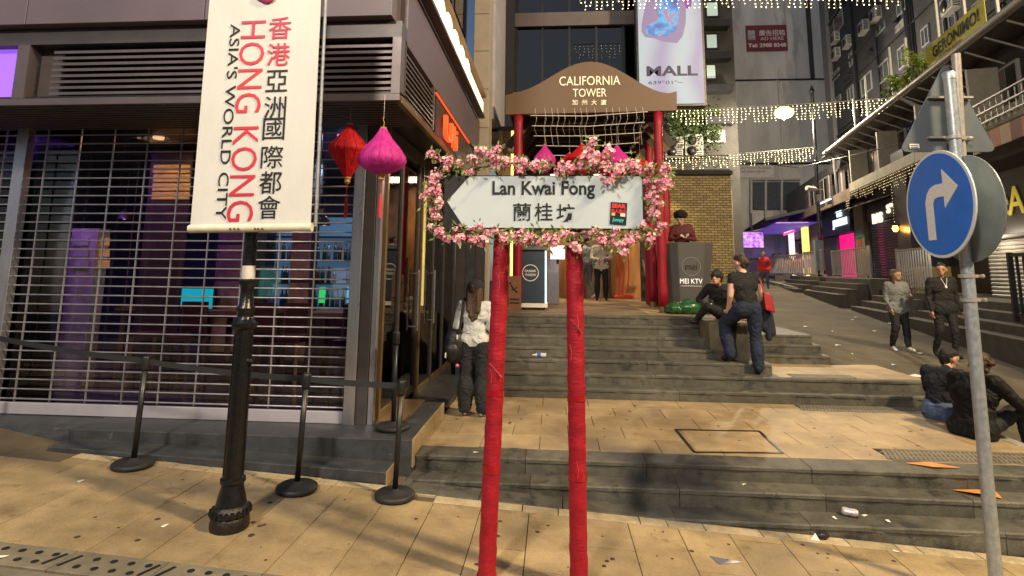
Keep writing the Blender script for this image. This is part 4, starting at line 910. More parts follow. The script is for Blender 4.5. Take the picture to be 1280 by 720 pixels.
for (x, Y, lab) in ((646, YC+.02, 0), (830, YC+.02, 1), (652, YC+1.75, 2), (815, YC+1.75, 3)):
    p = at(x, 386 if Y < 11.5 else 383, Y); t_ = zsb+.02 if Y < 11.5 else zsb-.1
    px = p.x if Y < 11.5 else at(x, 300, Y).x
    b = MB(); n = 14; b.tube([(px+.004*math.sin(i*2), Y+.08, 1.10+(t_-1.10)*i/n) for i in range(n+1)], [.09+.004*math.sin(i*1.9) for i in range(n+1)], 16); b.build('wrapped_column', redM if Y < 0 else dredM, cp, auto=False)
    b = MB(); b.tube([(px, Y+.08, .98), (px, Y+.08, 1.18)], .075, 14); b.build('column_foot', goldM, cp)
gr = thing('wire_grid', 'white wire grid hung under the canopy for the lanterns', 'wire grid', (.7, 11.3, 4.6))
wireM = mat('white_wire', (.55, .54, .52), .5, var=.1)
gx0, gx1 = at(664, 152, 11.2).x, at(805, 152, 11.2).x
for k in range(5):
    z = at(740, 151+9.5*k, 11.2).z; i_ = .03*k; b = MB(); b.tube([(gx0+i_, 10.75+.2*k, z), ((gx0+gx1)/2, 10.75+.2*k, z-.02+random.uniform(-.01, .01)), (gx1-i_, 10.75+.2*k, z+.05)], .009, 6); b.build('wire', wireM, gr)
for k in range(15):
    x = gx0+.1+(gx1-gx0-.2)*k/14+random.uniform(-.06, .06); z = at(740, 150, 11.2).z; zb_ = z-random.choice((.35, .55, .65)); b = MB(); b.tube([(x, 10.72, z+.12), (x+.03, 10.75, z-.1), (x-.02, 10.9, z-.25), (x+.03, 11.1, zb_)], .0045, 5); b.build('wire', wireM, gr)

# ------------------------------------------------------------------ things on the landing
ki = thing('reception_desk', 'dark blue reception desk with round white logo behind the arrow sign', 'desk', (-.38, 11.1, .98))
p, q = at(652, 307, 11.05), at(681, 385, 11.05)
deskM = mat('desk_blue', (.035, .055, .085), .4, var=.1)
MB().box(p.x, q.x, 11.05, 11.5, 1.12, p.z-.09).build('desk_body', deskM, ki, .008); MB().box(p.x-.02, q.x+.06, 11.0, 11.55, p.z-.088, p.z+.0).build('desk_top', greyM, ki, .008)
MB().box(q.x+.002, q.x+.03, 11.06, 11.48, 1.13, p.z-.1).build('edge_light', glow('edge_light', (.55, .85, 1), 1.2), ki)
MB().box(p.x+.0, q.x+.05, 11.03, 11.5, 1.04, 1.118).build('desk_foot', whiteP, ki)
for x in (p.x+.05, q.x-.02):
    b = MB(); b.tube([(x-.02, 11.1, 1.015), (x+.02, 11.1, 1.015)], .033, 12); b.build('caster', blkM, ki)
c = at(663, 341, 11.048); b = MB()
b.add([tuple(c+Vector((r*math.cos(2*math.pi*i/28), y, r*math.sin(2*math.pi*i/28)))) for r in (.165, .150) for y in (0, -.004) for i in range(28)],
      [(28*a+i, 28*a+(i+1) % 28, 28*d+(i+1) % 28, 28*d+i) for a, d in ((0, 1), (1, 3), (3, 2), (2, 0)) for i in range(28)]); b.build('logo_ring', whiteM, ki)
for k, s_ in enumerate(('BOOKBOOK', 'YUANDISCO')):
    text('lettering', 'IUUMIIW' if k == 0 else 'YUUIIDIW', frame(c+Vector((0, -.001, .035-.075*k)), (1, 0, 0), (0, 0, 1)), .22, .05, whiteM, ki, .02, .003)
bx = thing('floor_board', 'brown slip hazard board leaning left of the reception desk', 'notice board', at(643, 388, 10.7))
p, q = at(636, 345, 10.7), at(651, 388, 10.7)
MB().box(p.x, q.x, 10.7, 10.74, .985, p.z).build('board', mat('kraft_board', (.20, .10, .06), .7, var=.1), bx)
b = MB(); m0 = at(643, 362, 10.696); b.tube([m0+Vector((-.06, 0, .09)), m0+Vector((0, 0, 0)), m0+Vector((.06, 0, -.05))], .012, 5); b.tube([m0+Vector((-.05, 0, 0)), m0, m0+Vector((.05, 0, .05))], .01, 5); b.ball(m0+Vector((-.075, 0, .12)), .016, 8, 5); b.build('falling_figure', inkM, bx)
for k in range(2): MB().box(p.x+.03, q.x-.03, 10.696, 10.699, .985+.14+.07*k, .985+.165+.07*k).build('printed_line', inkM, bx)
sr = thing('steel_counter', 'brushed steel counter with a small white screen behind the desk', 'counter', (.1, 13.2, .98))
p, q = at(683, 322, 13), at(699, 374, 13); MB().box(p.x, q.x, 13, 13.6, .99, p.z).build('counter_body', alumM, sr, .01)
p, q = at(688, 307, 12.95), at(706, 324, 12.95); MB().box(p.x, q.x, 12.95, 12.98, q.z, p.z).build('white_screen', glow('white_screen', (.85, .95, 1), 1.1), sr); MB().bar(((p.x+q.x)/2, 12.99, q.z), ((p.x+q.x)/2, 13.02, q.z-.1), .05).build('screen_stand', blkM, sr)
kt = thing('podium', 'dark grey tapered podium with round logo and white lettering', 'podium', (3.0, 11.4, .98))
Yp_ = 11.3
tl_, tr_, bl_, br_ = at(836, 303, Yp_), at(892, 305, Yp_), at(842, 388, Yp_), at(884, 388, Yp_)
rl, rr_ = at(847, 304, Yp_-.12), at(881, 305, Yp_-.12); ql, qr_ = at(851, 389, Yp_-.08), at(876, 389, Yp_-.08)
podM = mat('podium_grey', (.075, .072, .075), .45, var=.12, scale=3)
zt_p = tl_.z; zb_p = .985
foot = [(bl_.x, Yp_+.5, zb_p), (bl_.x, Yp_, zb_p), (ql.x, Yp_-.1, zb_p), (qr_.x, Yp_-.1, zb_p), (br_.x, Yp_, zb_p), (br_.x, Yp_+.5, zb_p)]
head = [(tl_.x, Yp_+.6, zt_p), (tl_.x, Yp_, zt_p), (rl.x, Yp_-.14, zt_p), (rr_.x, Yp_-.14, zt_p), (tr_.x, Yp_, zt_p), (tr_.x, Yp_+.6, zt_p)]
MB().add(foot+head, [tuple(range(5, -1, -1)), tuple(range(6, 12))]+[(i, (i+1) % 6, 6+(i+1) % 6, 6+i) for i in range(6)]).build('podium_body', podM, kt, .012)
mid = lambda z: -.1-.04*(z-zb_p)/(zt_p-zb_p)
tilt = math.atan(.04/(zt_p-zb_p)); up_ = Vector((0, -math.sin(tilt), math.cos(tilt)))
c = at(864, 333, Yp_-.128); c.y = Yp_+mid(c.z)-.001
fp = frame(c, (1, 0, 0), up_)
b = MB(fp); b.add([(r*math.cos(2*math.pi*i/32), r*math.sin(2*math.pi*i/32), z) for r in (.185, .172) for z in (0, .006) for i in range(32)], [(32*a+i, 32*a+(i+1) % 32, 32*d+(i+1) % 32, 32*d+i) for a, d in ((0, 1), (1, 3), (3, 2), (2, 0)) for i in range(32)]); silvM = mat('dull_silver', (.30, .29, .29), .35, metal=.6, var=.05); b.build('logo_ring', silvM, kt)
text('lettering', 'mei', fp @ Matrix.Translation((0, 0, .0)), .22, .13, mat('dark_letter', (.03, .03, .03), .3, var=0), kt, -.01, .01)
c = at(864, 351.5, Yp_-.12); c.y = Yp_+mid(c.z)-.001; text('lettering', 'MEI KTV', frame(c, (1, 0, 0), up_), at(878, 351, Yp_-.12).x-at(850, 351, Yp_-.12).x, .095, glow('podium_letter', (1, .93, .85), .45), kt, .0, .006)
c = at(864, 357.5, Yp_-.12); c.y = Yp_+mid(c.z)-.003; MB().box(c.x-.2, c.x+.2, c.y-.003, c.y+.02, c.z-.004, c.z+.004).build('underline', whiteM, kt)
# crumpled green bags at the foot of the podium
gb = thing('green_bags', 'shiny dark green plastic bags heaped at the foot of the podium', 'plastic bag', (2.85, 10.9, .99))
bgM = mat('green_plastic', (.012, .075, .02), .2, var=.4, scale=9, bump=.5, bscale=30, spec=.7)
for k, (x, y, sx, sz) in enumerate(((846, 390, .40, .16), (862, 388, .46, .21), (879, 391, .40, .17))):
    c = at(x, y, 10.75); b = MB(); b.ball((c.x, 10.75-.05*(k % 2), 1.0+sz*.45), 1, 18, 12, (sx*.55, .2, sz*.75))
    for i, v in enumerate(b.v): b.v[i] = (v[0]+.02*math.sin(v[2]*60+k), v[1]+.02*math.sin(v[0]*45), max(.985, v[2]+.022*math.sin(v[0]*38+k)*math.cos(v[1]*30)))
    b.build('bag', bgM, gb, auto=False)
# lobby behind the canopy
lob = thing('tower_lobby', 'warm lit timber lined lobby of the tower behind the canopy', 'lobby', (.6, 15, .98))
orM = mat('lobby_timber', (.34, .16, .055), .4, var=.35, scale=5, stretch=(1, 1, .15))
for k in range(8): MB().box(-1.3+.5*k+.004, -1.3+.5*k+.496, 16.6, 16.66, .98, 4.4).build('timber_panel', orM if k in (2, 3, 6, 7) else mat('lobby_dark', (.10, .06, .05), .4, var=.3), lob)
MB().box(-1.3, 2.7, 14.9, 16.6, 4.4, 4.5).build('lobby_ceiling', slatD, lob); MB().box(-1.35, -1.3, 13, 16.6, .98, 4.4).build('side_wall', mat('lobby_dark', None), lob)
MB().box(2.15, 2.75, 13.1, 13.3, .98, 4.3).build('drape_column', dredM, lob, .05); MB().box(2.32, 2.8, 14.9, 15.1, .98, 4.4).build('jamb', blkM, lob)
dc = glow('downlight', (1, .78, .5), 6)
for (x, y) in ((0, 15.2), (1.2, 15.2), (.6, 16)):
    b = MB(); b.lathe((x, y, 4.37), [(.07, 0), (.08, .029)], 12); b.build('downlight', dc, lob)
lamp('lobby_light', 'AREA', (.6, 15.4, 4.3), 75, (1, .72, .42), 1.6, (0, 0, 0), lob, sy=1)
gd_ = thing('red_ribbon_display', 'red ribbon display glowing at the right of the lobby', 'decoration', (2.0, 15, .98))
b = MB()
for x in (774, 779, 785): b.tube([at(x, 318, 14.6), at(x+1, 345, 14.6), at(x-2, 371, 14.6)], .018, 6)
for x in (772, 780, 787): b.ball(at(x, 371, 14.6), .09, 8, 5, (1.3, .8, .5))
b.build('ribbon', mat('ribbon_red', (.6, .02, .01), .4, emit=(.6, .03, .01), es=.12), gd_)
ls = thing('side_stair', 'pale metal stair beyond the right hand canopy columns', 'stair', (2.5, 13.4, .98))
for k in range(7): MB().box(2.38, 2.98, 13.4+.28*k, 13.68+.28*k, .99+.17*k, 1.02+.17*k).build('tread', alumM, ls)
MB().bar((2.36, 13.4, 1.0), (2.36, 15.2, 2.2), .04, .12).build('stringer', alumM, ls)
# ------------------------------------------------------------------ tower above the canopy
tw2 = thing('glass_tower', 'dark glass tower front with string lights mirrored, above the canopy', 'building', (.8, 15, 5))
YT = 15.0
gx = [at(x, 100, YT).x for x in (645, 678, 712, 746, 780, 803)]
spanM = mat('tower_spandrel', (.13, .105, .10), .45, metal=.3, var=.1)
MB().box(gx[0]-.6, gx[-1]+.1, YT+.14, YT+5, 4.5, 14).build('core', mat('tower_core', (.03, .03, .036), .9), tw2)
zb1, zb2 = at(700, 34, YT).z, at(700, 17, YT).z
lvl = [4.6, zb1, zb2, 11.2, 11.9, 14]
for a, c in ((lvl[0], lvl[1]), (lvl[2], lvl[3]), (lvl[4], lvl[5])):
    for i in range(5): MB().box(gx[i]+.03, gx[i+1]-.03, YT+.02, YT+.05, a, c).build('window_pane', winG, tw2)
    for x in gx: MB().box(x-.028, x+.028, YT-.02, YT+.1, a, c).build('mullion', blkM, tw2)
for a, c in ((zb1, zb2), (11.2, 11.9)): MB().box(gx[0]-.1, gx[-1]+.05, YT-.10, YT+.1, a+.003, c-.003).build('spandrel', spanM, tw2)
MB().box(gx[0]-.62, gx[0]-.032, YT-.3, YT+3, 4.6, 14).build('edge_pier', mat('tower_core', None), tw2)
ld = thing('led_screen', 'tall bright advertising screen on the tower corner showing a pale mask', 'screen', (3.1, 13.9, 6))
YL = 13.8
p, q = at(800, 130, YL), at(881, 130, YL); zl0 = p.z; zlt = zl0+6.2
MB().box(p.x-.05, q.x+.06, YL+.03, YL+.35, zl0-.05, zlt+.05).build('screen_case', blkM, ld)
sm = bpy.data.materials.new('led_picture'); sm.use_nodes = True; g = sm.node_tree; L = g.links.new; bs = g.nodes['Principled BSDF']
gp = g.nodes.new('ShaderNodeNewGeometry'); wv = g.nodes.new('ShaderNodeTexWave'); wv.inputs['Scale'].default_value = .35; wv.inputs['Distortion'].default_value = 7; wv.inputs['Detail'].default_value = 3; wv.inputs['Detail Scale'].default_value = .6; L(gp.outputs['Position'], wv.inputs['Vector'])
rp = g.nodes.new('ShaderNodeValToRGB'); ce = rp.color_ramp.elements; ce[0].color = (.50, .42, .70, 1); ce[1].color = (.62, .78, .82, 1); e = ce.new(.35); e.color = (.52, .62, .74, 1); e = ce.new(.7); e.color = (.68, .66, .80, 1); L(wv.outputs['Fac'], rp.inputs[0]); L(rp.outputs[0], bs.inputs['Emission Color']); bs.inputs['Emission Strength'].default_value = .58; bs.inputs['Base Color'].default_value = (.05, .05, .05, 1)
MB().box(p.x, q.x, YL, YL+.028, zl0, zlt).build('screen_panel', sm, ld)
fl2 = lambda x, y: frame(at(x, y, YL-.004), (1, 0, 0), (0, 0, 1))
inkE = mat('screen_ink', (.02, .015, .05), .5, var=.3, scale=9, emit=(.05, .03, .12), es=.15)
text('lettering', 'MALL', fl2(840, 88.5), at(872, 88, YL).x-at(808, 88, YL).x, .27, inkE, ld, .03, .004); text('lettering', '639°01"~', fl2(832, 103), at(854, 103, YL).x-at(811, 103, YL).x, .09, inkE, ld, .0, .004)
# the picture on the screen: a lilac face in goggles, as flat shapes
def blob(name, pts, m, off): MB().prism([at(x, y, YL-off) for x, y in pts], (0, .002, 0)).build(name, m, ld)
def ring(cx, cy, rx, ry, n=26, a0=0): return [(cx+rx*math.cos(R(a0)+2*math.pi*i/n), cy+ry*math.sin(R(a0)+2*math.pi*i/n)) for i in range(n)]
lil = mat('lilac_light', (.06, .05, .08), .5, var=.1, emit=(.50, .36, .66), es=.42)
blob('picture_shape', [(802, 30), (812, -20), (852, -30), (858, 0), (857, 30), (853, 46), (846, 54), (830, 52), (818, 48), (806, 46), (802, 40)], lil, .004)
ph = bpy.data.materials.new('goggle_picture'); ph.use_nodes = True; g = ph.node_tree; L = g.links.new; bs = g.nodes['Principled BSDF']; gp = g.nodes.new('ShaderNodeNewGeometry'); vz = g.nodes.new('ShaderNodeTexNoise'); vz.inputs['Scale'].default_value = 3.2; vz.inputs['Detail'].default_value = 6; L(gp.outputs['Position'], vz.inputs['Vector'])
rp = g.nodes.new('ShaderNodeValToRGB'); ce = rp.color_ramp.elements; ce[0].position = .34; ce[0].color = (.03, .05, .35, 1); ce[1].position = .68; ce[1].color = (.45, .75, .9, 1); e = ce.new(.46); e.color = (.05, .25, .7, 1); e = ce.new(.55); e.color = (.1, .55, .85, 1); e = ce.new(.60); e.color = (.55, .12, .35, 1); L(vz.outputs['Fac'], rp.inputs[0]); L(rp.outputs[0], bs.inputs['Emission Color']); bs.inputs['Base Color'].default_value = (.03, .03, .04, 1); bs.inputs['Emission Strength'].default_value = .75
blob('picture_shape', [(806, 36), (812, 30), (822, 26), (826, -30), (850, -30), (849, 20), (845, 38), (834, 45), (818, 45), (808, 42)], ph, .007)
blob('picture_shape', ring(860, 3, 4.5, 8), mat('plum_light', (.1, .02, .15), .5, emit=(.16, .03, .28), es=.7), .007)
lamp('screen_light', 'AREA', ((p.x+q.x)/2, YL-.15, zl0+3), 60, (.75, .82, 1), 1.5, (R(-90), 0, 0), ld, sy=5)

# ------------------------------------------------------------------ lit brick wall behind the podium
bw = bpy.data.materials.new('lit_brick'); bw.use_nodes = True; g = bw.node_tree; L = g.links.new; bs = g.nodes['Principled BSDF']; gp = g.nodes.new('ShaderNodeNewGeometry'); mp = g.nodes.new('ShaderNodeMapping'); mp.inputs['Rotation'].default_value = (R(90), 0, 0); L(gp.outputs['Position'], mp.inputs['Vector'])
bk = g.nodes.new('ShaderNodeTexBrick'); bk.inputs['Scale'].default_value = 1; bk.inputs['Brick Width'].default_value = .23; bk.inputs['Row Height'].default_value = .09; bk.inputs['Mortar Size'].default_value = .011; bk.inputs['Color1'].default_value = (.36, .28, .14, 1); bk.inputs['Color2'].default_value = (.22, .17, .09, 1); bk.inputs['Mortar'].default_value = (.05, .04, .025, 1); L(mp.outputs[0], bk.inputs['Vector'])
L(bk.outputs['Color'], bs.inputs['Base Color']); bp = g.nodes.new('ShaderNodeBump'); bp.inputs['Strength'].default_value = .8; bp.inputs['Distance'].default_value = .03; L(bk.outputs['Fac'], bp.inputs['Height']); bp.invert = True; L(bp.outputs[0], bs.inputs['Normal']); bs.inputs['Roughness'].default_value = .8
bwt = thing('brick_wall', 'yellow lit brick wall behind the podium with iron scrollwork on top', 'wall', (4.6, 20.2, .9))
MB().box(2.6, 6.4, 20.2, 20.6, .7, 5.25).build('brick_face', bw, bwt); MB().box(2.6, 6.45, 20.1, 20.65, 5.253, 5.4).build('coping', darkW, bwt)
b = MB()
for k in range(9):
    cx = 3.6+.33*k; b.tube([(cx+.13*math.cos(a*.7), 20.3, 5.72+.17*math.sin(a*.7)) for a in range(10)], .02, 5)
for z in (5.46, 5.98): b.tube([(3.3, 20.3, z), (6.4, 20.3, z)], .025, 5)
b.build('iron_scrollwork', mat('scroll_iron', (.14, .14, .13), .6), bwt)
b = MB(); b.tube([(3.9, 20.1, 5.15), (3.9, 19.7, 5.2)], .03, 6); b.lathe((3.9, 19.65, 5.05), [(.12, 0), (.05, .15)], 12); b.build('wall_spotlight', blkM, bwt)
lamp('wall_light', 'SPOT', (4.0, 18.9, 4.6), 95, (1, .74, .26), .1, (R(28), 0, R(-4)), bwt, spot=110)
# ------------------------------------------------------------------ back building with ivy and air conditioners
bbk = thing('rear_building', 'dark rear building with ivy and air conditioners beyond the screen', 'building', (6, 27, 2))
MB().box(1.5, 9.0, 27, 33, 1, 22).build('wall', mat('rear_wall', (.06, .058, .055), .9, var=.4, scale=1.2), bbk)
lp_ = glow('pale_window', (.62, .85, .78), .22)
for (xa, ya, xb, yb) in ((883, 4, 897, 20), (883, 44, 896, 60), (883, 82, 894, 98)):
    p, q = at(xa, ya, 26.97), at(xb, yb, 26.97); f_ = MB().box(p.x-.08, q.x+.08, 26.94, 26.99, q.z-.08, p.z+.08).build('window_frame', blkM, bbk); MB().box(p.x, q.x, 26.92, 26.938, q.z, p.z).build('pane', lp_, f_)
for k in range(4):
    p = at(880, 30+40*k, 26.7); MB().box(7.3, 8.7, 26.4, 27, p.z-.25, p.z+.1).build('balcony_slab', darkW, bbk)
acm = MB(); acm.box(-.42, .42, -.3, 0, -.3, .3); acm = acm.mesh('ac_case', mat('ac_white', (.42, .42, .40), .5, var=.15, scale=4, wear=(.25, .23, .2), wscale=4))
acg = MB(); acg.lathe((0, 0, 0), [(.05, 0), (.22, .0), (.24, .012), (.24, 0.03)], 16); fanm = acg.mesh('fan_grille', blkM)
acs = MB()
for k in range(5): acs.box(.12, .38, -.312, -.301, -.2+.09*k, -.16+.09*k)
for k in range(6): acs.box(.4205, .43, -.26, -.05, -.22+.085*k, -.18+.085*k)
acs = acs.mesh('vent_slats', blkM)
def ac(loc, rot, label, sc=1):
    t = thing('air_conditioner', label, 'air conditioner', loc, 'air conditioners on the back walls', True, rot)
    inst('ac_case', acm, (0, 0, 0), (0, 0, 0), t, [sc]*3); inst('fan_grille', fanm, (-.12*sc, -.301*sc, 0), (R(90), 0, 0), t, [sc]*3); inst('vent_slats', acs, (0, 0, 0), (0, 0, 0), t, [sc]*3); return t
for (x, y), lab in zip(((842, 180), (866, 177), (866, 190), (841, 191), (893, 172)), ('second from the left in the upper row', 'third in the upper row beside the ivy', 'lower one below the third', 'lowest at the left beside the red column', 'right hand one by the concrete building')):
    ac(at(x, y, 26.99), 0, 'white air conditioner on the ivy wall, '+lab)
ivM = mat('ivy_green', (.04, .065, .015), .6, var=.5, scale=3)
iv = thing('ivy', 'ivy hanging down the rear wall behind the string lights', 'plant', at(870, 165, 26.9)); b = MB()
for _ in range(1700):
    x = random.uniform(836, 900); y = 150+random.gauss(0, 1)*9+(random.random()**2)*22
    p = at(x, y, 26.9-random.random()*.35); d = Vector((random.gauss(0, 1), random.gauss(-.5, .5), random.gauss(0, 1))).normalized(); s = d.cross(Vector((.2, 1, .1))).normalized()*.045; d = d*.13; b.add([p, p+d*.5+s, p+d, p+d*.5-s], [(0, 1, 2, 3)])
b.build('ivy_foliage', ivM, iv)
# ------------------------------------------------------------------ pale concrete building in the middle distance
cb = thing('concrete_building', 'tall pale blank concrete building with slanted fins on its left side', 'building', (14, 34, 2))
YB2 = 39.5
xl2, xr2 = at(919, 120, YB2).x, at(1010, 120, YB2).x
MB().box(xl2, 34, YB2, 58, 1, 34).build('blank_wall', concM, cb)
for k in range(4):
    zz_ = 3+7.5*k; b = MB(); b.tube([(xl2+2.2+.8*k, YB2-.06, zz_), (xl2+2.2+.8*k, YB2-.06, zz_+5)], .04, 5); b.build('wall_conduit', mat('conduit', (.33, .32, .31), .7, var=.1), cb)
zj = at(960, 100, YB2).z
MB().box(xl2-.03, 34, YB2-.04, YB2-.003, zj-.06, zj+.06).build('wall_joint', blkM, cb)
zj2 = at(960, 205, YB2).z; MB().box(xl2-.03, 34, YB2-.05, YB2-.003, zj2-.05, zj2+.1).build('wall_joint', blkM, cb)
MB().box(at(1013, 100, YB2).x, at(1018, 100, YB2).x, YB2-.12, YB2-.003, zj+.07, 34).build('drain_pipe', darkW, cb)
MB().box(xl2-.35, xl2-.15, YB2-.1, YB2+.1, 1, 34).build('corner_pipe', mat('pipe_grey', (.30, .29, .28), .6, var=.1), cb)
for k in range(10):      # slanted concrete fins and dark recesses on the left return
    z = 5.6+2.5*k
    MB().hexa([(xl2-2.4, YB2+.2, z-.2), (xl2-.4, YB2+.2, z+1.1), (xl2-.4, YB2+4, z+1.1), (xl2-2.4, YB2+4, z-.2), (xl2-2.4, YB2+.2, z+1.0), (xl2-.4, YB2+.2, z+2.2), (xl2-.4, YB2+4, z+2.2), (xl2-2.4, YB2+4, z+1.0)]).build('slanted_fin', concM, cb)
MB().box(xl2-2.2, xl2-.02, YB2+.6, YB2+5, 1, 34).build('recess_wall', darkW, cb)
MB().box(xl2-2.5, xl2-2.35, YB2+.1, YB2+.25, 1, 34).build('fin_post', mat('pipe_grey', None), cb)
p, q = at(932, 32, YB2-.1), at(985, 63, YB2-.1)
bb = thing('billboard', 'dark red advertising board high on the concrete wall', 'billboard', (p.x, YB2, q.z))
MB().box(p.x, q.x, YB2-.1, YB2-.02, q.z, p.z).build('board', mat('board_maroon', (.12, .018, .03), .6, var=.35, scale=.7, emit=(.12, .02, .03), es=.03), bb)
tcol = mat('board_letter', (.50, .44, .42), .6, var=0, emit=(.5, .42, .4), es=.03); fb = lambda x, y: frame(at(x, y, YB2-.105), (1, 0, 0), (0, 0, 1)); wpx = (q.x-p.x)/53
text('lettering', '廣告招租', fb(965, 41), 34*wpx, None, tcol, bb, .01, .01); text('lettering', 'AD HERE', fb(965, 48), 30*wpx, 4.6*wpx, tcol, bb, .0, .01); text('lettering', 'Tel: 2988 8348', fb(959, 56.5), 49*wpx, 5.6*wpx, tcol, bb, .03, .01)
MB().box(at(934, 40, YB2).x, at(943, 40, YB2).x, YB2-.112, YB2-.103, at(934, 51, YB2).z, at(934, 39, YB2).z).build('logo_patch', mat('board_patch', (.30, .30, .30), .6, var=.6, scale=3), bb)
p, q = at(922, 207, YB2-.15), at(968, 222, YB2-.15)
b2 = thing('wall_banner', 'faded white banner with purple lettering low on the concrete wall', 'banner', (p.x, YB2, q.z)); MB().box(p.x, q.x, YB2-.15, YB2-.06, q.z, p.z).build('banner_sheet', mat('faded_white', (.40, .40, .40), .7, var=.2), b2)
pur = mat('faded_purple', (.22, .12, .18), .6, var=0); fb2 = lambda x, y: frame(at(x, y, YB2-.155), (1, 0, 0), (0, 0, 1))
text('lettering', 'Gold Moon Package', fb2(943, 210), 42*wpx, 3.2*wpx, pur, b2, .0, .01); text('lettering', 'Tel: 6459 6314', fb2(940, 214.5), 32*wpx, 3*wpx, pur, b2, .02, .01)
# dark box volume with frames below it, left shop bits
p, q = at(941, 228, YB2-.1), at(1000, 262, YB2-.1); f_ = MB().box(p.x-.1, q.x, YB2-.3, YB2-.01, q.z, p.z).build('window_box', mat('box_glass', (.05, .06, .08), .3), cb)
for x in (939, 957, 977): MB().bar(at(x, 224, YB2-.4), at(x, 285, YB2-.4), .13).build('window_frame', mat('pipe_grey', None), cb)
MB().bar(at(939, 224, YB2-.4), at(1000, 224, YB2-.4), .13).build('window_frame', mat('pipe_grey', None), cb)
ln = thing('stepped_shops', 'small shop fronts stepping up the lane beside the brick wall', 'building', (8, 25, 1.5))
for k in range(5):
    x0_ = 6.5+.5*k; MB().box(x0_, x0_+.48, 24+.9*k, 30, 1, 4.6+.35*k).build('shop_front', (mat('timber_front', (.30, .22, .13), .7, var=.35, scale=3) if k % 2 == 0 else mat('beige_front', (.26, .19, .15), .7, var=.3)), ln)
    for j in range(4): MB().box(x0_+.04, x0_+.44, 23.97+.9*k, 23.995+.9*k, 2.0+.6*j, 2.5+.6*j).build('shutter_board', mat('shop_board_%d' % (k % 2), ((.36, .24, .15), (.30, .16, .12))[k % 2], .7, var=.3, scale=4), ln)
lamp('lane_light', 'POINT', (6.9, 22.6, 4.2), 60, (1, .75, .4), .1, None, ln)
FARP = []
# ------------------------------------------------------------------ right hand row of bars (o: away from the street, s: along it)
DV, MV = Vector((math.sin(ANG), math.cos(ANG), 0)), Vector((math.cos(ANG), -math.sin(ANG), 0))
def ato(x, y, o):
    v = ray(x, y); t = (o-(CAM-A0).dot(MV))/v.dot(MV); p = CAM+v*t; return (p-A0).dot(DV), p.z
def wo(o, s, z): return A0+MV*o+DV*s+Vector((0, 0, z))
def B(): return MB(XR)
def fo(o, s, z): return frame(wo(o, s, z), -DV, (0, 0, 1))
FA = .8
row = thing('bar_row_building', 'low row of bars with deep eaves and lit fronts along the right kerb', 'building', wo(2, 8, 1))
rwall = mat('row_wall', (.06, .057, .06), .8, var=.3, scale=1.2); beam = mat('cream_beam', (.33, .30, .23), .7, var=.2, scale=4, wear=(.22, .19, .15), wscale=5)
navy = mat('navy_front', (.018, .026, .05), .5, var=.2); slate = mat('shutter_slate', (.11, .115, .15), .5, metal=.3, var=.12)
B().box(FA, 2.4, -6, 26.5, 3.9, 6.9).build('upper_wall', rwall, row)
B().box(2.0, 2.4, -6, 26.5, .2, 3.898).build('rear_wall', blkM, row)
B().box(FA+.02, 2.3, -6, 26.5, 3.84, 3.896).build('shop_ceiling', rwall, row)
# terrace blocks with steps in front of each shop
stM = mat('terrace_block', (.085, .075, .06), .75, var=.35, scale=3, bump=.2)
for (s0, s1, z, o0) in ((-5, 2.7, 1.22, -.3), (2.72, 6.2, 1.28, -.5), (6.22, 11.6, 1.60, -.7), (11.62, 17.6, 1.62, -.9), (17.62, 26.6, 1.62, -1.6)):
    B().box(o0, 2.0, s0, s1, 0, z).build('shop_terrace', stM, row, .01)
    for k in range(3):
        zz_ = z-.17*(k+1)
        if zz_ > .6: B().box(o0-.3*(k+1), o0-.3*k-.003, s0+.3, s1-.3, 0, zz_).build('terrace_step', stM, row, .008)
# balcony beam, windows and boards of the first floor
z_a, z_b = 4.84, 5.16
for k in range(5): B().box(-.04, .06, -5+3.0*k+.004, -5+3.0*k+2.996, z_a, z_b).build('balcony_beam', beam, row, .006)
for k in range(4): B().box(-.02, .06, 10.02+3.0*k+.004, 10.02+3.0*k+2.996, z_a-.25, z_b-.15).build('balcony_beam', mat('brown_beam', (.16, .12, .09), .7, var=.3), row, .006)
B().box(.07, FA, -6, 24, z_a+.02, z_a+.10).build('balcony_floor', rwall, row)
wfr = mat('window_frame_white', (.34, .34, .33), .5, var=.1); cur = mat('dim_pane', (.13, .10, .095), .3, var=.5, scale=1.5)
s = -3.6
k = 0
while s < 20:
    f_ = B().box(FA-.08, FA-.003, s, s+.9, 5.25, 6.45).build('window', wfr if k % 3 else darkW, row)
    for j in range(2): B().box(FA-.095, FA-.082, s+.07+.4*j, s+.43+.4*j, 5.32, 6.38).build('pane', cur if (k+j) % 2 else winG, f_)
    s += 1.02; k += 1
for s in (1.2, 4.1, 7.2, 10.2): B().box(.1, FA-.1, s-.05, s+.05, z_b, 6.5).build('balcony_post', beam, row)
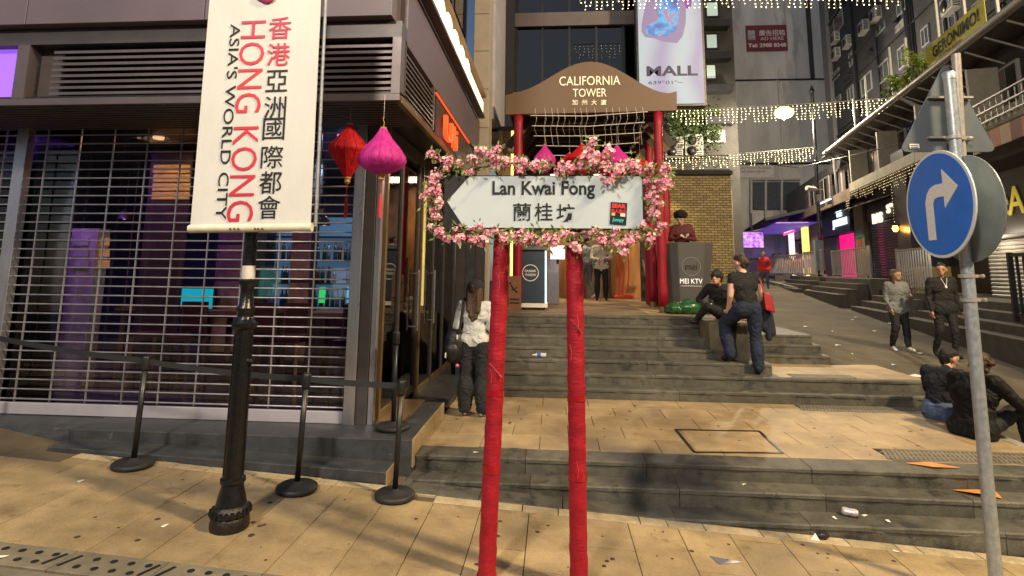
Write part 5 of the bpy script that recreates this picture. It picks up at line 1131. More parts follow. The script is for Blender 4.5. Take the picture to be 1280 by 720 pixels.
# corrugated eaves and gutter
corr = mat('eave_sheet', (.20, .19, .18), .6, metal=.2, var=.3, scale=3)
for k in range(22):
    B().hexa([(-.03, -5+.85*k, 6.88), (1.5, -5+.85*k, 7.2), (1.5, -5+.85*k+.84, 7.2), (-.03, -5+.85*k+.84, 6.88), (-.03, -5+.85*k, 6.91), (1.5, -5+.85*k, 7.23), (1.5, -5+.85*k+.84, 7.23), (-.03, -5+.85*k+.84, 6.91)]).build('eave_sheet', corr, row)
    B().bar((.0, -5+.85*k, 6.85), (.75, -5+.85*k, 6.5), .035).build('eave_bracket', wfr, row)
b = B(); b.tube([(-.08, -5, 6.98), (-.08, 13.0, 6.98)], .075, 10); b.build('gutter_pipe', mat('gutter_white', (.38, .36, .31), .5, var=.15, scale=6), row)
b = B(); b.tube([(-.08, 4.6, 6.95), (.3, 4.5, 6.6), (FA-.1, 4.4, 6.3), (FA-.1, 4.4, 5.2)], .06, 8); b.build('down_pipe', wfr, row)
b = B(); b.tube([(-.08, 12.8, 6.95), (.2, 12.7, 6.7), (.25, 12.7, 5.0)], .05, 8); b.build('down_pipe', wfr, row)
for s, z1 in ((8.9, 8.2), (7.5, 8.6), (5.2, 8.7), (4.0, 8.5), (2.05, 8.9), (.75, 8.7), (-.5, 8.6)): B().box(-.02, .03, s-.025, s+.025, 7.0, z1).build('roof_pole', wfr, row)
# shop fronts
sp = thing('roller_shutter', 'closed grey roller shutter between the hazard striped pillar and the pink bar', 'shutter', wo(FA, 8.7, 1.6))
sme = MB(); sme.hexa([(-.02, -.5, 0), (.02, -.5, 0), (.02, .5, 0), (-.02, .5, 0), (-.03, -.5, .05), (.02, -.5, .09), (.02, .5, .09), (-.03, .5, .05)]); sme = sme.mesh('shutter_slat', slate)
for k in range(22):
    o = inst('shutter_slat', sme, wo(FA, 8.75, 1.62+.095*k), (0, 0, -ANG), sp, (1, 3.9, 1))
B().box(FA-.05, FA+.03, 6.6, 6.78, 1.6, 4.2).build('guide_rail', darkW, sp); B().box(FA-.05, FA+.03, 10.72, 10.9, 1.6, 4.2).build('guide_rail', darkW, sp)
B().box(FA-.08, FA+.03, 6.785, 10.715, 3.72, 4.4).build('fascia_panel', mat('shop_fascia', (.06, .055, .06), .6), sp)
s_, z_ = ato(1105, 267, FA-.1)
sgn = thing('lit_shop_sign', 'lit cream lettering over the closed grey roller shutter', 'sign', wo(FA-.1, s_, z_)); text('lettering', 'BAS', fo(FA-.1, s_+.62, z_-.1), 1.0, .38, glow('warm_letter', (1, .88, .66), 1.1), sgn, .04, .05); text('lettering', 'S"', fo(FA-.1, s_-.62, z_+.12), .5, .32, glow('warm_letter', None, 3), sgn, .03, .05)
pil = thing('hazard_pillar', 'dark shop pillar with yellow and black hazard stripes at its foot', 'pillar', wo(.4, 5.65, 1.2))
B().box(.1, FA+.4, 5.15, 6.15, 1.0, 5.5).build('pillar_shaft', blkM, pil)
yel = mat('hazard_yellow', (.45, .34, .10), .6, var=.25)
hb = B(); hb.box(.088, .098, 5.15, 6.15, 1.28, 1.98); hb.box(.09, 1.2, 5.135, 5.147, 1.28, 1.98); hb.build('hazard_plate', yel, pil)
for k in range(6):
    z = 1.3+.12*k; hb = B(); hb.prism([(.086, 5.17, z), (.086, 6.13, min(1.97, z+.3) if False else z+.0), (.086, 6.13, z+.055), (.086, 5.17, z+.055)], (.0015, 0, 0)) if False else hb.hexa([(.084, 5.17, z+.06), (.0865, 5.17, z+.06), (.0865, 5.65, z-.02), (.084, 5.65, z-.02), (.084, 5.17, z+.115), (.0865, 5.17, z+.115), (.0865, 5.65, z+.035), (.084, 5.65, z+.035)]); hb.hexa([(.084, 5.652, z-.02), (.0865, 5.652, z-.02), (.0865, 6.13, z+.06), (.084, 6.13, z+.06), (.084, 5.652, z+.035), (.0865, 5.652, z+.035), (.0865, 6.13, z+.115), (.084, 6.13, z+.115)]); hb.build('hazard_stripe', blkM, pil)
wl_ = thing('wall_lantern', 'small amber wall lantern on the dark pillar', 'lamp', wo(.05, 6.0, 3.1)); b = B(); b.lathe((0, 5.95, 3.05), [(.05, 0), (.09, .1), (.06, .18)], 10); b.build('lamp_glass', glow('amber_lamp', (1, .45, .06), 8), wl_); B().box(-.1, .099, 5.9, 6.0, 3.235, 3.27).build('bracket', blkM, wl_)
lamp('lantern_light', 'POINT', wo(-.15, 5.9, 3.1), 14, (1, .5, .12), .06, None, wl_)
gp_ = thing('mossy_pillar', 'dull green pillar with a small red notice beside the pink bar', 'pillar', wo(FA, 11.4, 1.6)); B().box(.62, FA+.3, 10.95, 12.1, 1.5, 4.6).build('pillar_shaft', mat('moss_pillar', (.12, .105, .06), .7, var=.3), gp_); B().box(.605, .618, 11.3, 11.8, 2.5, 3.1).build('notice', mat('notice_red', (.22, .05, .03), .6), gp_); B().box(.603, .618, 11.1, 12.0, 3.2, 3.5).build('green_plate', mat('plate_green', (.07, .16, .12), .5), gp_)
# pink bar
pkb = thing('pink_bar', 'small bar glowing hot pink behind a navy front with white lettering', 'bar', wo(FA, 14.5, 1.6))
B().box(FA-.25, FA+.1, 12.4, 17.5, 3.5, 4.95).build('navy_fascia', navy, pkb); B().box(FA-.1, FA+.02, 15.1, 17.5, 1.62, 3.498).build('navy_panel', navy, pkb); B().box(FA-.1, FA+.2, 12.15, 12.5, 1.62, 3.498).build('navy_panel', navy, pkb)
B().box(1.7, 1.75, 12.4, 21, 1.62, 3.8).build('pink_glow_wall', mat('pink_glow_wall', (.5, .03, .15), .6, emit=(1, .01, .22), es=.9), pkb)  # pink light of the bar put into the wall as emission
lamp('pink_light', 'AREA', wo(1.2, 13.7, 3.5), 90, (1, .03, .25), 1, (0, 0, 0), pkb, sy=1)
s_, z_ = ato(1050, 277, FA-.27); wlet = glow('white_letter', (.78, .93, 1), 1.1)
ps = thing('pink_bar_sign', 'white lit lettering on the navy front over the pink bar', 'sign', wo(FA-.27, s_, z_)); text('lettering', 'THE', fo(FA-.27, s_, z_+.34), .8, .26, wlet, ps, .02, .05); text('lettering', 'JORFIAN', fo(FA-.27, s_, z_-.08), 2.1, .42, wlet, ps, .02, .05)
for dx in (-.8, .3): B().box(FA-.9, FA-.3, s_+dx-.35, s_+dx+.35, z_+.86, z_+.90).build('sign_lamp', wlet, ps)
ck = thing('checker_panel', 'cream and black harlequin panel at the foot of the pink bar', 'panel', wo(.0, 12.6, 1.5))
B().box(-.62, -.55, 11.9, 14.6, 1.25, 1.72).build('panel_board', mat('panel_cream', (.5, .44, .32), .6), ck)
for k in range(6):
    c = 12.12+.45*k; B().prism([(-.626, c-.22, 1.485), (-.626, c, 1.27), (-.626, c+.22, 1.485), (-.626, c, 1.70)], (.0055, 0, 0)).build('diamond', inkM, ck)
# awning with stripes over the shutter
aw = thing('striped_awning', 'grey striped awning over the closed roller shutter', 'awning', wo(.3, 9, 4.4))
for k in range(14): B().hexa([(-.35, 6.5+.33*k, 4.12), (FA, 6.5+.33*k, 4.5), (FA, 6.5+.33*k+.325, 4.5), (-.35, 6.5+.33*k+.325, 4.12), (-.35, 6.5+.33*k, 4.14), (FA, 6.5+.33*k, 4.52), (FA, 6.5+.33*k+.325, 4.52), (-.35, 6.5+.33*k+.325, 4.14)]).build('awning_strip', (blkM, mat('awning_grey', (.20, .20, .21), .7))[k % 2], aw)
# far bar with purple ceiling, yellow columns, pink sign and screen
fb_ = thing('purple_bar', 'open bar at the top of the street with purple ceiling and yellow lit columns', 'bar', wo(1, 24, 1.6))
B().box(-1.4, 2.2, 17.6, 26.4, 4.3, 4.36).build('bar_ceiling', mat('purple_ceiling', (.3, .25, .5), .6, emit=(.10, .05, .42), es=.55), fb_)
B().box(2.1, 2.2, 17.6, 26.4, 1.6, 4.3).build('bar_back', mat('bar_back_dark', (.05, .035, .06), .6), fb_)
for k in range(4): B().box(1.2, 1.3, 18.5+2*k, 19.6+2*k, 1.62, 3.6).build('dark_opening', blkM, fb_)
ycol = glow('yellow_column', (1, .82, .18), 1.1)
for (x, w) in ((1008, 4.5), (990.5, 3), (963.5, 2.2)):
    s_, z_ = ato(x, 320, .5); wd = abs(ato(x+w/2, 320, .5)[0]-ato(x-w/2, 320, .5)[0])
    B().box(.4, .6, s_-wd/2, s_+wd/2, 1.62, 4.28).build('lit_column', ycol if x != 990.5 else glow('pinkish_column', (1, .7, .55), 1.2), fb_)
sA, sB = ato(1022, 300, .45)[0], ato(1012, 300, .45)[0]; B().box(.45, .55, min(sA, sB), max(sA, sB), 1.62, 4.28).build('timber_panel', mat('timber_front', None), fb_)
s_, z_ = ato(985, 286, .3)
pks = thing('pink_neon_sign', 'pink neon sign over the far open bar', 'sign', wo(.3, s_, z_)); B().box(.3, .36, s_-1.6, s_+1.6, z_-.32, z_+.32).build('sign_box', glow('pink_sign', (1, .05, .22), 1.6), pks); text('lettering', 'CALLIOS', fo(.295, s_, z_), 2.6, .4, glow('pink_letter', (1, .6, .55), 2.5), pks, .02, .02)
lamp('purple_light', 'AREA', wo(.3, 24, 4.2), 60, (.42, .25, 1), 3, (0, 0, 0), fb_, sy=6)
tvt = thing('television', 'large bright screen with purple picture at the far open bar', 'screen', at(941, 299, 31))
p, q = at(927, 290, 31), at(955, 309.5, 31)
tm = bpy.data.materials.new('screen_picture'); tm.use_nodes = True; g = tm.node_tree; L = g.links.new; bs = g.nodes['Principled BSDF']; gpn = g.nodes.new('ShaderNodeNewGeometry'); nz = g.nodes.new('ShaderNodeTexNoise'); nz.inputs['Scale'].default_value = 5; nz.inputs['Detail'].default_value = 6; L(gpn.outputs['Position'], nz.inputs['Vector']); rp = g.nodes.new('ShaderNodeValToRGB'); ce = rp.color_ramp.elements; ce[0].position = .35; ce[0].color = (.16, .05, .7, 1); ce[1].position = .68; ce[1].color = (1, .75, 1, 1); e = ce.new(.5); e.color = (.75, .25, .9, 1); L(nz.outputs['Fac'], rp.inputs[0]); L(rp.outputs[0], bs.inputs['Emission Color']); bs.inputs['Base Color'].default_value = (.03, .03, .04, 1); bs.inputs['Emission Strength'].default_value = .9
MB().box(p.x-.04, q.x+.04, 31.02, 31.1, q.z-.04, p.z+.04).build('screen_frame', blkM, tvt); MB().box(p.x, q.x, 31, 31.018, q.z, p.z).build('screen_panel', tm, tvt); MB().bar(((p.x+q.x)/2, 31.06, p.z), ((p.x+q.x)/2, 31.06, 5), .06).build('hanger', blkM, tvt)
rfx = thing('bar_canopy', 'dark sloping canopy over the far open bar', 'canopy', wo(-1, 24, 4.6)); 
p0, p1 = at(921, 292, 29), at(1002, 250, 29)
B().hexa([(-1.9, 17.6, 4.45), (.5, 17.6, 5.0), (.5, 26.4, 5.0), (-1.9, 26.4, 4.45), (-1.9, 17.6, 4.6), (.5, 17.6, 5.15), (.5, 26.4, 5.15), (-1.9, 26.4, 4.6)]).build('canopy_roof', darkW, rfx)
# near right: dark shop front with yellow script and pale shutter
ns_ = thing('dark_shop', 'dark shop front with yellow script lettering at the right edge', 'shop', wo(FA, 1, 1.2))
B().box(FA-.1, FA+.1, -5, 2.75, 2.62, 4.1).build('dark_fascia', mat('fascia_black', (.02, .02, .02), .5, var=.3), ns_)
yl = mat('yellow_letter', (.62, .50, .06), .5, var=0, emit=(.6, .45, .05), es=.15)
s_, z_ = ato(1270, 250, FA-.12); text('lettering', 'A', fo(FA-.12, s_, z_), None, .62, yl, ns_, .01, .02); s2, z2 = ato(1256, 257, FA-.12); text('lettering', 'e', fo(FA-.12, s2, z2), None, .42, mat('tan_letter', (.4, .28, .14), .6, var=0), ns_, -.01, .02)
b = B(); b.tube([(FA-.2, -4, 2.62), (FA-.2, 2.7, 2.62)], .05, 8); b.build('shutter_roll', mat('pipe_grey', None), ns_)
dl = thing('shop_lamp', 'small white lamp over the pale shutter at the right edge', 'lamp', wo(FA-.3, 1.7, 2.75)); b = B(); b.lathe((FA-.32, 1.7, 2.66), [(.03, 0), (.06, .04), (.03, .10)], 10); b.build('lamp_glass', glow('shop_lamp_glass', (1, .9, .75), 8), dl); B().box(FA-.34, FA-.1, 1.68, 1.72, 2.765, 2.79).build('bracket', blkM, dl); lamp('shop_light', 'POINT', wo(FA-.55, 1.7, 2.62), 38, (1, .84, .6), .05, None, dl)
psh = thing('pale_shutter', 'weathered pale roller shutter at the right edge behind the iron rail', 'shutter', wo(FA, .5, 1.2))
psm = MB(); psm.hexa([(-.02, -.5, 0), (.02, -.5, 0), (.02, .5, 0), (-.02, .5, 0), (-.035, -.5, .045), (.02, -.5, .085), (.02, .5, .085), (-.035, .5, .045)]); psm = psm.mesh('shutter_slat', mat('pale_slat', (.46, .44, .40), .55, metal=.1, var=.2, scale=2, wear=(.30, .27, .20), wscale=3, wamt=.56))
for k in range(15): inst('shutter_slat', psm, wo(FA, -.95, 1.24+.092*k), (0, 0, -ANG), psh, (1, 7.1, 1))
B().box(FA+.2, FA+.25, 2.75, 5.1, 1.2, 3.8).build('dark_doorway', blkM, ns_)
# patterned valance and lattice board above it
vl = thing('orange_valance', 'orange and red patterned valance strip at the right edge', 'awning', wo(.1, -1, 4.8)); sA, zA = ato(1240, 148, 0); sB, zB = ato(1280, 140, 0)
for k in range(12): B().hexa([(-.05, -3.5+.37*k, 4.42), (-.02, -3.5+.37*k, 4.42), (-.02, -3.5+.37*k+.365, 4.42), (-.05, -3.5+.37*k+.365, 4.42), (-.05, -3.5+.37*k, 4.80), (-.02, -3.5+.37*k, 4.80), (-.02, -3.5+.37*k+.365, 4.80), (-.05, -3.5+.37*k+.365, 4.80)]).build('valance_strip', (mat('valance_orange', (.42, .13, .04), .7, var=.3), mat('valance_maroon', (.16, .03, .03), .7, var=.3), mat('valance_sand', (.42, .28, .14), .7, var=.2))[k % 3], vl)
lt = thing('balcony_lattice', 'dark wire lattice panel along the balcony at the right edge', 'lattice', wo(-.1, -1, 5.2))
for k in range(26): B().bar((-.09, -4+.22*k, 5.0), (-.09, -4+.22*k, 5.45), .018).build('lattice_bar', galv2, lt)
for z in (5.0, 5.22, 5.45): B().bar((-.105, -4, z), (-.105, 1.5, z), .03).build('lattice_rail', galv2, lt)
# yellow banner
yb_ = thing('yellow_banner', 'yellow roof banner with black slab lettering ending in an exclamation mark', 'banner', wo(-.02, 1.3, 7.3))
B().box(-.03, -.02, -.12, 2.75, 7.03, 7.66).build('banner_sheet', mat('banner_yellow', (.52, .45, .04), .6, var=.15, scale=3), yb_)
text('lettering', 'GERONIMO!', fo(-.034, 1.25, 7.40), 2.25, .30, inkM, yb_, .025, .004); text('lettering', 'SHOT BAR', fo(-.034, 1.5, 7.14), 1.1, .11, mat('banner_brown', (.25, .08, .05), .6, var=0), yb_, .01, .004)
# roof plant
rp_ = thing('roof_plant', 'leafy green plant growing along the gutter beside the yellow banner', 'plant', wo(0, 3.8, 7))
plM = mat('plant_green', (.30, .40, .05), .5, var=.5, scale=12); lme = []
for _ in range(4):
    b = MB(); b.add([(0, 0, 0), (.035, .05, .012), (0, .15, -.02), (-.035, .05, .012), (0, .05, -.004)], [(0, 1, 4), (1, 2, 4), (2, 3, 4), (3, 0, 4)]); lme.append(b.mesh('leaf', plM))
stm = MB()
for k in range(16):
    s0 = 2.6+.16*k; h_ = random.uniform(.35, 1.0)*(1.0 if k < 9 else .75); base = wo(-.02, s0, 7.0); tip = base+Vector((random.uniform(-.35, .1), random.uniform(-.2, .3), h_)); md = base.lerp(tip, .5)+Vector((random.uniform(-.05, .05), 0, .08)); stm.tube([base, md, tip], [.012, .009, .004], 4)
    for j in range(15):
        f_ = .25+.75*j/15; p = base.lerp(md, f_*2) if f_ < .5 else md.lerp(tip, f_*2-1)
        inst('leaf', random.choice(lme), p, (random.uniform(-1.0, .3), random.uniform(-.5, .5), random.uniform(0, 6.28)), rp_, [random.uniform(.8, 1.7)]*3)
stm.build('stem', mat('stem_green', (.10, .12, .03), .7), rp_)

# ------------------------------------------------------------------ dark apartment block over the row
tb = thing('apartment_block', 'tall dark apartment block with white window frames above the bars', 'building', wo(4, 8, 7))
B().box(2.5, 9, -8, 21.5, 6.5, 24).build('wall', darkW, tb)
B().box(2.3, 2.497, 20.4, 21.5, 6.5, 24).build('corner_strip', mat('grey_strip', (.16, .155, .16), .8, var=.15), tb)
wf2 = mat('old_frame_white', (.22, .23, .24), .5, var=.12); pn2 = mat('night_pane', (.05, .055, .06), .15, var=.3, spec=.7); lit2 = mat('grey_pane', (.22, .22, .20), .4, var=.3)
def win(x0, y0, x1, y1, lit=False, o=2.5, cols=2):
    s0, za = ato((x0+x1)/2-(x1-x0)/2, (y0+y1)/2, o); s1, zb = ato(x1, (y0+y1)/2, o); zc = ato((x0+x1)/2, y0, o)[1]; zd = ato((x0+x1)/2, y1, o)[1]
    a, c = min(s0, s1), max(s0, s1); zc -= abs(c-a)*.12; zd += abs(c-a)*.12
    f_ = B(); f_.box(o-.06, o-.003, a, a+.05, zd, zc); f_.box(o-.06, o-.003, c-.05, c, zd, zc); f_.box(o-.06, o-.003, a+.05, c-.05, zc-.05, zc); f_.box(o-.06, o-.003, a+.05, c-.05, zd, zd+.05)
    for k in range(1, cols): m_ = a+(c-a)*k/cols; f_.box(o-.06, o-.003, m_-.022, m_+.022, zd+.05, zc-.05)
    f_ = f_.build('window', wf2, tb)
    for k in range(cols): B().box(o-.03, o-.004, a+.05+(c-a-.1)*k/cols+.02, a+.05+(c-a-.1)*(k+1)/cols-.02, zd+.052, zc-.052).build('pane', lit2 if lit else pn2, f_)
for w_ in ((1077, 88, 1091, 122), (1099, 72, 1113, 106), (1124, 54, 1134, 88), (1153, 30, 1163, 60), (1180, 12, 1197, 44), (1033, 8, 1055, 55), (1120, 24, 1132, 40, True), (1216, -8, 1240, 12), (1040, 118, 1052, 135), (1060, 105, 1068, 130), (1095, 25, 1108, 45), (1062, 60, 1070, 84), (1122, -6, 1134, 20), (1040, 85, 1050, 104)): win(*w_)
for x in (1067, 1138, 1141):
    s_ = ato(x, 60, 2.4)[0]; b = B(); b.tube([(2.42, s_, 6.6), (2.42, s_, 24)], .06, 6); b.build('drain_pipe', blkM, tb)
for k, y in enumerate((118, 60)):
    s0, z0_ = ato(1040, y, 2.45)
for (x, y), lab in zip(((1092, 19), (1077, 35), (1057, 53), (1043, 68), (1042, 48), (1185, 6)), ('highest, in the middle', 'second highest, beside the drain pipe', 'above the concrete corner, right one', 'lowest of the left stack', 'upper of the left stack', 'nearest, at the top right')):
    s_, z_ = ato(x, y, 2.3); ac(wo(2.5, s_, z_), -ANG-R(90)+R(0), 'white air conditioner on the dark apartment block, '+lab, .9)
for z in (9.3, 12.6, 15.9): B().box(2.42, 2.497, -8, 20.38, z, z+.12).build('storey_ledge', darkW, tb)

# ------------------------------------------------------------------ string light curtains across the street
bulbG = glow('fairy_bulb', (1, .80, .38), 8); wireD = mat('dark_wire', (.05, .05, .045), .6, var=0); wireW = mat('pale_wire', (.4, .38, .33), .6, var=0)
def curtain(P, Q, sag, n, drop, label, r=.018, step=.095, w=wireW):
    t = thing('string_lights', label, 'string lights', P.lerp(Q, .5)); c = MB(); b = MB(); dw = MB(); N = 24
    f_ = lambda u: P.lerp(Q, u)-Vector((0, 0, sag*4*u*(1-u)))
    c.tube([f_(i/N) for i in range(N+1)], .012, 5)
    for i in range(n):
        u = (i+.5)/n; p = f_(u); L_ = drop*random.choice((.55, .75, 1, 1)); k = 0; dw.tube([p, p-Vector((random.uniform(-.03, .03), 0, L_))], .004, 3, False)
        z = .06
        while z < L_:
            b_ = p+Vector((random.uniform(-.025, .025), random.uniform(-.02, .02), -z)); rr = r*random.uniform(.7, 1.15)
            b.add([b_+Vector(v)*rr for v in ((1, 0, 0), (-1, 0, 0), (0, 1, 0), (0, -1, 0), (0, 0, 1), (0, 0, -1))], [(0, 2, 4), (2, 1, 4), (1, 3, 4), (3, 0, 4), (2, 0, 5), (1, 2, 5), (3, 1, 5), (0, 3, 5)]); z += step
    c.build('cable', w, t); tag(dw.build('drop_wire', w, t), None, None, None, 'stuff'); tag(b.build('bulbs', bulbG, t), None, None, None, 'stuff')
    return t
curtain(at(838, 137, 19), at(1116, 122, 19.5), .06, 52, .62, 'upper curtain of string lights in front of the street lamp')
curtain(at(830, 197, 23.5), at(1018, 184, 23.5), .05, 44, .62, 'lower curtain of string lights crossing the concrete wall')
curtain(at(722, -8, 13.4), at(1125, -10, 13.4), -.06, 58, .46, 'highest curtain of string lights along the top of the picture', .015)
ic = thing('icicle_lights', 'warm icicle lights under the cream balcony beam', 'string lights', wo(-.1, 6, 4.8)); b = MB(); dw = MB()
for i in range(70):
    s_ = 1.5+.13*i+random.uniform(-.04, .04); L_ = random.uniform(.2, .55)*(1 if s_ < 6.5 else .9)
    if i in (20, 33): L_ = 1.5
    zt0 = 4.83 if s_ < 10 else 4.58; dw.tube([wo(-.06, s_, zt0), wo(-.06, s_, zt0-L_)], .006, 3, False); z = .05
    while z < L_:
        p = wo(-.06, s_+random.uniform(-.02, .02), zt0-z); rr = .014
        b.add([p+Vector(v)*rr for v in ((1, 0, 0), (-1, 0, 0), (0, 1, 0), (0, -1, 0), (0, 0, 1), (0, 0, -1))], [(0, 2, 4), (2, 1, 4), (1, 3, 4), (3, 0, 4), (2, 0, 5), (1, 2, 5), (3, 1, 5), (0, 3, 5)]); z += .09
tag(dw.build('drop_wire', wireD, ic), None, None, None, 'stuff'); tag(b.build('bulbs', glow('icicle_bulb', (1, .72, .35), 1.6), ic), None, None, None, 'stuff')

# ------------------------------------------------------------------ far lamp post, railings, bunting
fl_ = thing('street_lamp', 'slim black street lamp with one lit globe in front of the concrete wall', 'street lamp', (11.2, 24.2, 1.25))
b0, t0_ = at(1028, 352, 24.2), at(1015, 116, 24.2)
b = MB(); n = 12; b.tube([b0.lerp(t0_, i/n) for i in range(n+1)], [.17, .13, .10, .09]+[.07]*(n-3), 10); b.build('pole', ironM, fl_)
b = MB(); b.lathe(b0+Vector((0, 0, -.2)), [(.3, -.2), (.3, .15), (.22, .2), (.24, .3), (.16, .36)], 14); b.lathe(b0.lerp(t0_, .145), [(.1, 0), (.2, .05), (.2, .12), (.1, .2)], 12); b.lathe(b0.lerp(t0_, .62), [(.07, 0), (.12, .05), (.07, .12)], 10); b.lathe(t0_, [(.05, 0), (.11, .05), (.02, .35)], 10); b.build('pole_ring', ironM, fl_)
gl_ = at(980, 141, 24.2); b = MB(); b.tube([b0.lerp(t0_, .93), gl_+Vector((.4, 0, .34)), gl_+Vector((0, 0, .30))], .035, 6); b.build('lamp_arm', ironM, fl_)
b = MB(); b.ball(gl_, .33, 16, 10, (1.25, 1, .8)); b.build('lamp_globe', glow('lamp_globe', (1, .68, .22), 3.2), fl_); b = MB(); b.lathe(gl_+Vector((0, 0, .17)), [(.26, .06), (.1, .16), (.05, .2)], 14); b.build('lamp_hood', blkM, fl_)
lamp('lamp_light', 'POINT', gl_-Vector((0, .1, .34)), 3400, (1, .84, .60), .2, None, fl_)
c = b0.lerp(t0_, .13); MB().box(c.x-.30, c.x+.04, 24.0, 24.15, c.z-.6, c.z+.65).build('control_box', mat('box_blue_grey', (.22, .27, .32), .5, var=.15), fl_)
camG = mat('camera_grey', (.34, .33, .31), .5, var=.1); cc = at(1016, 236, 24.1); cam_ = thing('security_camera', 'white security camera on the far lamp post', 'camera', cc); b = MB(); b.tube([cc+Vector((-.3, -.1, .02)), cc+Vector((.1, 0, -.02))], .1, 10); b.build('camera_body', camG, cam_); MB().box(cc.x+.1, cc.x+.42, cc.y-.03, cc.y+.05, cc.z-.05, cc.z).build('bracket', camG, cam_); MB().box(cc.x+.12, cc.x+.25, cc.y-.1, cc.y, cc.z-.55, cc.z-.25).build('junction_box', camG, cam_)
def rail(o, s0, s1, z, h, label, m, n, thick=.03, o1=None):
    o1 = o if o1 is None else o1
    t = thing('railing', label, 'railing', wo(o, (s0+s1)/2, z))
    for zz_ in (z+h, z+.12): B().bar((o, s0, zz_), (o1, s1, zz_), thick*1.4).build('rail', m, t)
    me = MB().box(-thick/2, thick/2, -thick/2, thick/2, 0, h-.12).mesh('rail_bar', m)
    for k in range(n+1):
        inst('rail_bar', me, wo(o+(o1-o)*k/n, s0+(s1-s0)*k/n, z+.12), (0, 0, -ANG), t)
    for s_ in (s0, s1): B().box((o if s_ == s0 else o1)-thick, (o if s_ == s0 else o1)+thick, s_-thick, s_+thick, z, z+h+.05).build('rail_post', m, t)
railM = mat('rail_grey', (.36, .35, .34), .5, metal=.5, var=.2)
rail(-.45, 14.6, 26, 1.6, 1.05, 'long grey railing in front of the purple bar', railM, 40, .05, -1.7)
rail(-.75, 11.7, 14.9, 1.6, 1.1, 'grey railing in front of the pink bar', railM, 16)
rail(-.65, 6.4, 10.6, 1.6, 1.0, 'grey railing in front of the closed roller shutter', railM, 22)
rail(-.35, 2.9, 5.0, 1.28, 1.15, 'grey railing behind the round blue sign', railM, 13)
rail(-.9, -4.6, -1.76, .95, 1.15, 'black iron railing at the right edge of the picture', blkM, 14, .035)
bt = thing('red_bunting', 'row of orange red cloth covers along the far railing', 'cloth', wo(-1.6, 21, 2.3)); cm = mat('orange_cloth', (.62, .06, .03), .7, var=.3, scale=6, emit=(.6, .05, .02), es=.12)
for k in range(16):
    s_ = 14.9+.66*k; u = -.38-1.2*(s_-14.6)/11.4; b = B(); b.hexa([(u+.02, s_, 2.02+.05*math.sin(k*2)), (u+.09, s_, 2.02), (u+.03, s_+.60, 2.05), (u-.04, s_+.60, 2.02+.04*math.cos(k)), (u+.06, s_+.02, 2.42), (u+.10, s_+.02, 2.42), (u+.04, s_+.58, 2.40), (u, s_+.58, 2.42)]); b.build('cloth_cover', cm, bt)

for k, (s0, z0_, s1, z1_) in enumerate(((-4, 7.9, 14, 8.3), (-4, 9.0, 20, 9.6), (2, 11.2, 20, 11.6))):
    b = B(); b.tube([(2.40, s0+(s1-s0)*i/10, z0_+(z1_-z0_)*i/10-.12*math.sin(math.pi*i/10)) for i in range(11)], .022, 5); b.build('wall_cable', blkM, tb)
for k in range(7):
    s_ = -2+3.1*k; b = B(); b.tube([(2.44, s_, 6.6), (2.44, s_, 24)], .035, 5); b.build('waste_pipe', darkW, tb)
    for j in range(2): B().box(2.2, 2.49, s_+.5, s_+1.5, 8.5+3.3*j, 8.56+3.3*j).build('window_hood', darkW, tb)
b = MB(); b.tube([wo(-.1, 3, 5.3), wo(-2, 9, 5.7), at(870, 195, 22)], .012, 4); tag(b.build('overhead_cable', blkM), 'thin black cable slung across the street to the brick wall', 'cable')

for k, (x, y, Y, lab) in enumerate(((975, 322, 33.4, 'seated drinker in white behind the red covers of the far railing'), (984, 322, 32.6, 'seated drinker in black behind the red covers, beneath the pink sign'), (998, 322, 31.0, 'dark haired drinker sitting between the two right hand lit columns'), (966, 322, 34.4, 'seated drinker in grey nearest the far screen'))):
    FARP.append((x, y, Y, lab))

# the other side of the street, behind the camera: what the glass mirrors
ob = thing('opposite_building', 'dark building across the street with scattered lit windows', 'building', (-4, -16, -1)); MB().box(-26, 14, -22, -16, -2, 12).build('wall', darkW, ob)
lw = [glow('opposite_window_%d' % k, c, 1.2) for k, c in enumerate(((1, .78, .45), (.7, .85, 1), (.75, .3, 1), (.2, .8, .7)))]; rr = random.Random(4)
for k in range(20):
    for j in range(4):
        if rr.random() < .45: continue
        x = -25+1.95*k; f_ = MB().box(x, x+1.3, -15.99, -15.95, .2+2.7*j, 1.9+2.7*j).build('window', darkW, ob); MB().box(x+.08, x+1.22, -15.945, -15.94, .3+2.7*j, 1.8+2.7*j).build('pane', rr.choice(lw) if rr.random() < .5 else pn2, f_)
